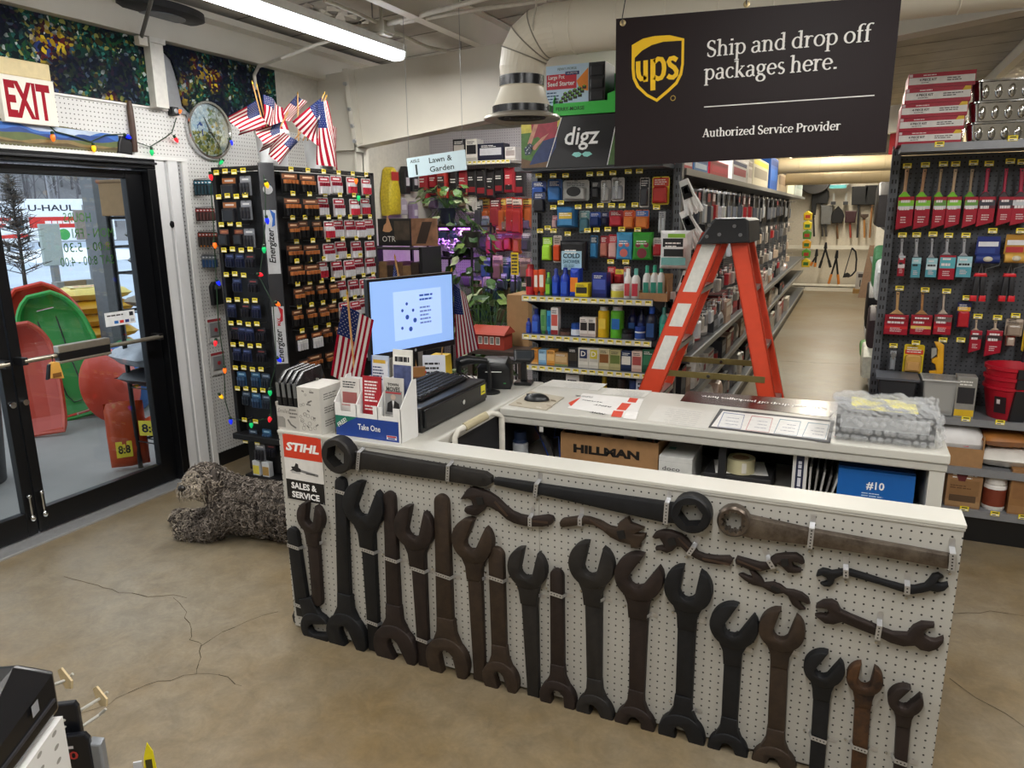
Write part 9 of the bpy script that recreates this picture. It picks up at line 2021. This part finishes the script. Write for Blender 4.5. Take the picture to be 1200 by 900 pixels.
for j in range(20):
    for i in range(22):
        u,v=(i+.5+.5*(j%2))/22.5,(j+.5)/20;c=bpt(u,v,1);mb.lathe([(r,0),(r*.9,.005),(r*.5,.009),(0,.0105)],c,BW,n=8)
r=.0125
for j in range(4):
    for i in range(15):
        u,w=(i+.5+.5*(j%2))/15.5,(j+.5)/4;c=bpt(u,0,w);mb.lathe([(r,0),(r*.9,.005),(r*.5,.009),(0,.0105)],c,BW,n=8,axis='Y')
for j in range(4):
    for i in range(13):
        c=bpt(1,(i+.5)/13,(j+.5)/4);mb.lathe([(r,0),(r*.9,.005),(r*.5,.009),(0,.0105)],c,BW,n=8,axis='X')
mb.build('bubble_wrap',bp,smooth=True)
# below: open shelf goods
ZS=SHZ+.001;YH=2.99
a,b=ony(657,530,YH),ony(771,540,YH);zt=ony(715,513,YH).z
hb=empty('parts_carton',((a.x+b.x)/2,YH+.12,ZS),'kraft carton with big black lettering full of small bags under the counter','carton')
mb=MB();
for q in((a.x,b.x,YH,YH+.004),(a.x,b.x,YH+.236,YH+.24),(a.x,a.x+.004,YH+.004,YH+.236),(b.x-.004,b.x,YH+.004,YH+.236)):mb.box(*q,ZS,zt,KRAFT)
mb.box(a.x,b.x,YH,YH+.24,ZS,ZS+.004,KRAFT);mb.text('HILLMAN',(a.x+b.x)/2-.01,YH-.0004,ZS+(zt-ZS)*.62,.036,M('1a1612'),w=(b.x-a.x)*.68,bold=.055);mb.build('carton_walls',hb)
for i in range(12):
    x=a.x+.04+(b.x-a.x-.08)*((i%6)+.5)/6;y=YH+.06+.1*(i//6);mb=MB(TR(x,y,zt-.05)@RZ(rb.uniform(-.6,.6))@Matrix.Rotation(rb.uniform(-.3,.3),4,'Y'));mb.prism([(-.03,-.05),(.03,-.05),(.026,.05),(-.024,.056)],-.012,.012,M(rb.choice(('a8a4a0','8c8680','c4c0bc','6c6862')),.35,v=.2),bev=.004);mb.rect(-.016,.016,.0,.03,-.0125,M(rb.choice(('d8d8d8','b84a4a','5c6c84'))))
    tag(mb.build('parts_bag'),'small bag of hardware in the kraft carton, %s from its left in the %s row'%(ORD[i%6],'front' if i<6 else 'rear'),'bag','hardware bags in the kraft carton')
a2,b2=ony(771,540,YH-.02),ony(811,545,YH-.02);zt2=ony(790,536,YH-.02).z
mb=MB();mb.box(a2.x+.004,b2.x,YH-.02,YH+.22,ZS,zt2,M('d4d4d0',.5));mb.text('doco',(a2.x+b2.x)/2-.015,YH-.0204,ZS+(zt2-ZS)*.6,.018,M('4a4a4c'),w=.075,bold=.01);mb.box(a2.x+.004,b2.x,YH-.0202,YH+.22,zt2-.022,zt2-.02,M('a8a8a6'));wb_=tag(mb.build('white_box',bevel=.002),'white box with small grey lettering beside the kraft carton','box');mb=MB();mb.box(a2.x+.02,a2.x+.05,YH+.09,YH+.12,zt2,zt2+.0005,M('5c9c94'));mb.build('teal_sticker',wb_)
# tape roll on papers
p=ony(866,553,3.02);xs_=p.x
mb=MB();mb.box(xs_-.14,xs_+.13,2.99,3.22,ZS,ZS+.075,M('28282a',.6));mb.rect(xs_-.1,xs_+.1,ZS+.02,ZS+.05,2.9894,M('3c3c40'));tag(mb.build('black_binder',bevel=.003),'black binder under the tape roll on the lower shelf','binder')
mb=MB(TR(xs_-.01,3.1,ZS+.0752)@RZ(.2));mb.box(-.10,.11,-.08,.09,0,.002,PAPER);mb.rect(-.08,.06,.0,.001,-.0805,INK);tag(mb.build('loose_paper'),'loose white paper under the tape roll','paper')
mb=MB(TR(xs_,3.06,ZS+.0775));mb.lathe([(.036,0),(.058,0),(.058,.06),(.036,.06),(.036,0)],(0,0,0),M('cfc8a0',.3),n=30);mb.lathe([(.0355,.002),(.0355,.058)],(0,0,0),M('a08060',.7),n=30);mb.add([(.012,-.0585,.008),(.03,-.0525,.008),(.03,-.0525,.052),(.012,-.0585,.052)],[(0,1,2,3)],M('e4e0d4'));tag(mb.build('tape_roll',smooth=True),'roll of clear packing tape on the lower shelf','tape')
x0,x1=ony(928,560,2.98).x,ony(945,560,2.98).x;
mb=MB();mb.box(x0,x1,2.975,3.2,ZS,.835,M('d8d6d2',.5));mb.rect(x0+.012,x1-.012,ZS,.83,2.9744,M('1c2240'));mb.T=TR((x0+x1)/2,2.9738,.74)@Matrix.Rotation(-PI/2,4,'Y');mb.text('SLIME ONE DEFENSE',0,0,0,.014,M('d8d8e0'),w=.15)if 0 else mb.lines(-.09,.06,-.007,.007,1,0,M('d8d8e0'),fill=.9,rag=False);mb.T=Matrix();tag(mb.build('manual_book'),'thick white book with a navy spine standing on the lower shelf','book')
for i in range(5):
    x=x1+.012+.018*i;mb=MB(TR(x,0,ZS)@Matrix.Rotation(.06*i,4,'Y'));mb.box(-.003,.004,3.0,3.2,0,.15-.008*i,M(('c4c2be','8c8a86','b0aeaa','6c6a68','d0cec8')[i]));tag(mb.build('file_folder'),'thin folder leaning right of the navy-spined book, %s of five'%ORD[i],'folder','folders beside the blue box')
a3,b3=ony(981,570,2.98),ony(1071,580,2.98);zt3=ony(1025,553,2.98).z;w=b3.x-a3.x
mb=MB();mb.box(a3.x,b3.x,2.98,3.2,ZS,zt3,M('1560b0',.4,v=.04));mb.box(a3.x-.001,b3.x+.001,3.0,3.201,zt3-.001,zt3+.004,M('1a4c8c',.5));mb.text('#10',a3.x+w*.5,2.9796,ZS+(zt3-ZS)*.66,.030,M('f0f4f8'),w=.062,bold=.025);mb.lines(a3.x+w*.33,a3.x+w*.67,ZS+(zt3-ZS)*.38,ZS+(zt3-ZS)*.50,2,2.9796,M('c8dcf0'),fill=.35);mb.rect(a3.x+w*.44,a3.x+w*.56,ZS+(zt3-ZS)*.26,ZS+(zt3-ZS)*.31,2.9796,M('c8dcf0'));tag(mb.build('envelope_box',bevel=.002),'blue #10 envelope box at the right end of the lower shelf','box')
# left bay: router bottle and blue cables
p=ony(607,523,3.05);mb=MB(TR(p.x,3.08,ZS));mb.lathe([(.035,0),(.038,.02),(.038,.07),(.02,.09),(.02,.12),(0,.125)],(0,0,0),M('c4c8cc',.3),n=16);mb.lathe([(.0385,.08),(.03,.09),(.03,.13),(0,.135)],(0,0,0),M('2c3c5c',.4),n=14);tag(mb.build('white_bottle',smooth=True),'white bottle with a blue top in the dark counter bay','bottle')
mb=MB()
for k in range(4):mb.tube([(-1.36+.03*k,3.40,.80),(-1.34+.05*k,3.2,.74-.02*k),(-1.26+.04*k,3.1,.70+.02*k),(-1.24+.03*k,3.12,ZS+.01)],.004,M(('2c4c9c','1c1c1e','3c5cac','2a2a2e')[k]),n=6)
tag(mb.build('cable_tangle',smooth=True),'tangle of blue and black cables in the left counter bay','cables')
# red, white and black service sign on the wrench board
def zs_(X,Y):q=ony(320+X/6,480+Y/6,YF-.003);return q.x,q.z
TLc,TRc,BRc,BLc=zs_(68,155),zs_(335,192),zs_(370,668),zs_(98,632)
x0,x1=(TLc[0]+BLc[0])/2,(TRc[0]+BRc[0])/2;z1,z0=(TLc[1]+TRc[1])/2,(BLc[1]+BRc[1])/2;h=z1-z0;w=x1-x0;y=YF-.003
ss=empty('service_sign',((x0+x1)/2,YF,z0),'red, white and black SALES & SERVICE sign on the wrench counter','sign')
mb=MB();mb.prism([(x0+.006,z0),(x1-.006,z0),(x1,z0+.006),(x1,z1-.006),(x1-.006,z1),(x0+.006,z1),(x0,z1-.006),(x0,z0+.006)],y,YF-.0003,M('dedcd8',.35));mb.build('plate',ss)
mb=MB();mb.rect(x0+.001,x1-.001,z0+h*.63,z1-.002,y-.0004,M('cf3a20',.4));mb.rect(x0+.001,x1-.001,z0+.002,z0+h*.31,y-.0004,M('141416',.4));mb.text('STIHL',(x0+x1)/2,y-.0008,z0+h*.80,.034,M('f4f2ee'),w=w*.86,bold=.045,shear=.22)
mb.text('SALES &',(x0+x1)/2-.006,y-.0008,z0+h*.225,.026,M('f2f2f0'),w=w*.66,bold=.035);mb.text('SERVICE',(x0+x1)/2,y-.0008,z0+h*.09,.026,M('f2f2f0'),w=w*.72,bold=.035);mb.build('lettering',ss)
mb=MB();cz=z0+h*.46;mb.prism([(x0+w*.13,cz-.008),(x0+w*.2,cz+.002),(x0+w*.17,cz+.012),(x0+w*.26,cz+.014),(x0+w*.3,cz+.03),(x0+w*.36,cz+.026),(x0+w*.36,cz+.012),(x0+w*.42,cz+.006),(x0+w*.42,cz-.006),(x0+w*.3,cz-.008),(x0+w*.22,cz-.004)],y-.0014,y-.0004,M('242426'));mb.rect(x0+w*.17,x0+w*.4,cz-.016,cz-.008,y-.0008,M('b8b8b8'));mb.prism([(x0+w*.42,cz-.006),(x0+w*.84,cz-.016),(x0+w*.87,cz-.012),(x0+w*.86,cz-.006),(x0+w*.42,cz+.004)],y-.0012,y-.0004,M('8f9194',.3,.5));mb.rect(x0+w*.55,x0+w*.78,cz-.011,cz-.007,y-.0016,M('3a3a3c'));mb.build('chainsaw_picture',ss)
mb=MB()
for u in(x0+.008,x1-.008):
    for v in(z0+.008,z1-.008):mb.cyl((u,y-.002,v),(u,y,v),.003,M('8d8f92',.3,.8),n=8)
mb.build('screws',ss)
# ------------------------------------------------------------------ foreground rack at the lower left
zt=1.06
A=onz(62,766,zt);B=onz(45,763,zt);Cc=onz(12,826,zt)
ang=math.atan2(A.y-Cc.y,A.x-Cc.x)
fg=empty('counter_printer',(-1.3,.55,.86),'glossy black label printer in the near left corner','printer')
T=TR(A.x,A.y,0)@RZ(ang) # local x runs from near to far along the side, +y to the left
mb=MB(T);L_,Wd,z0=.34,.30,.955
mb.add([(-L_,0,z0),(0,0,z0),(0,Wd,z0),(-L_,Wd,z0),(-L_,0,zt-.05),(.0,0,zt-.03),(0,Wd,zt-.03),(-L_,Wd,zt-.05),(-L_,.045,zt),(-.02,.045,zt),(-.02,Wd-.04,zt),(-L_,Wd-.04,zt)],
       [(0,3,2,1),(0,1,5,4),(1,2,6,5),(2,3,7,6),(3,0,4,7),(4,5,9,8),(5,6,10,9),(6,7,11,10),(8,9,10,11),(7,4,8,11)],M('151517',.22,v=.08));mb.build('case',fg,bevel=.012,seg=3)
mb=MB(T);mb.box(-.26,-.05,.09,.22,zt-.002,zt+.002,M('0c0c0e',.3));mb.box(-.26,-.05,.085,.09,zt-.002,zt+.006,M('2a2a2d',.3));mb.build('lid_window',fg)
mb=MB(T);mb.box(-.30,-.02,-.003,.0,z0+.03,z0+.035,M('2c2c30'));mb.rect(-.09,-.07,z0+.05,z0+.07,-.004,M('8c8e92'));mb.build('side_trim',fg)
pgm=pegboard('near_pegboard','d9d8d4','8d8b84',(0,2),rad=.004)
pk=empty('pegboard_rack',(A.x,A.y,0),'white pegboard rack under the black printer in the near corner','rack')
mb=MB(T);mb.box(-.5,-.01,-.004,.012,0,z0-.006,pgm);mb.build('board',pk,at=(A.x,A.y,0));mb=MB(T);mb.box(-.5,-.02,.012,.32,z0-.03,z0-.004,M('d4d2cc',.5));mb.box(-.5,-.02,.012,.32,0,.06,DKGREY);mb.build('deck',pk)
def dr_(p0,zz_,p1,z2,lb,tagc):
    a,b=onz(*p0,zz_),onz(*p1,z2);mb=MB();mb.tube([a,a.lerp(b,.6),b,b+Vector((.012,.008,.012))],.0032,M('c9c8c0',.35,.6),n=8);mb.tube([a+Vector((0,0,-.02)),a.lerp(b,.35)+Vector((0,0,-.012)),a.lerp(b,.62)],.0025,M('c9c8c0',.35,.6),n=8);h_=tag(mb.build('peg_hook',smooth=True),lb,'hook','wire hooks of the near rack')
    if tagc:
        q=MB(TR(b.x,b.y,b.z));q.prism([(-.018,.018),(-.006,.026),(.02,.004),(.016,-.014),(-.002,-.018),(-.014,.0)],-.002,.002,M('c8b48c',.5,v=.2));q.build('plastic_tip',h_)
dr_((60,853),.80,(118,818),.80,'wire hook with a tan plastic tip reaching over the floor',True);dr_((66,872),.76,(116,838),.77,'lower bare wire hook of the near rack',False);dr_((40,812),.87,(77,797),.88,'wire hook with a tan tip beside the black printer',True)
for i,(px,py,w,h,c_,lb)in enumerate(((79,852,.026,.055,'15171c','black carded pack hanging beside the near pegboard'),(86,892,.036,.06,'14161c','black carded pack with red print hanging lowest in the near corner'))):
    p=onz(px,py,.78-.06*i);mb=MB(TR(p.x,p.y,p.z)@RZ(.6));mb.prism([(-w,-h),(w,-h),(w,h*.8),(w*.8,h),(-w*.8,h),(-w,h*.8)],-.006,.006,M(c_,.3),bev=.003)
    if i:mb.text('10',.0,-.0068,h*.3,.018,M('b83a34'),w=.028,bold=.02);mb.rect(-w*.8,w*.2,h*.55,h*.65,-.0068,M('d0d0d4'));mb.prism([(w*.9,-h),(w*1.5,-h),(w*1.5,h*.5),(w*.9,h*.6)],-.002,.02,M('8d9298',.3,.3),bev=.004)
    tag(mb.build('hanging_pack'),lb,'package')
p=onz(172,886,.55);mb=MB(TR(p.x,p.y,p.z)@RZ(.7));mb.prism([(-.012,-.06),(.018,-.06),(.014,.01),(.004,.035),(-.006,.0)],-.002,.002,M('e8d820',.5));mb.rect(-.004,.010,-.04,-.008,-.0026,M('4a4420'));mb.box(-.03,-.012,-.002,.002,-.06,-.01,M('c4c6ca',.3));mb.tube([(0,.0,-.06),(0,.02,-.2),(-.1,.1,-.55)],.004,WIRE,n=6);tag(mb.build('yellow_price_tag'),'yellow price tag poking up at the bottom edge','tag')
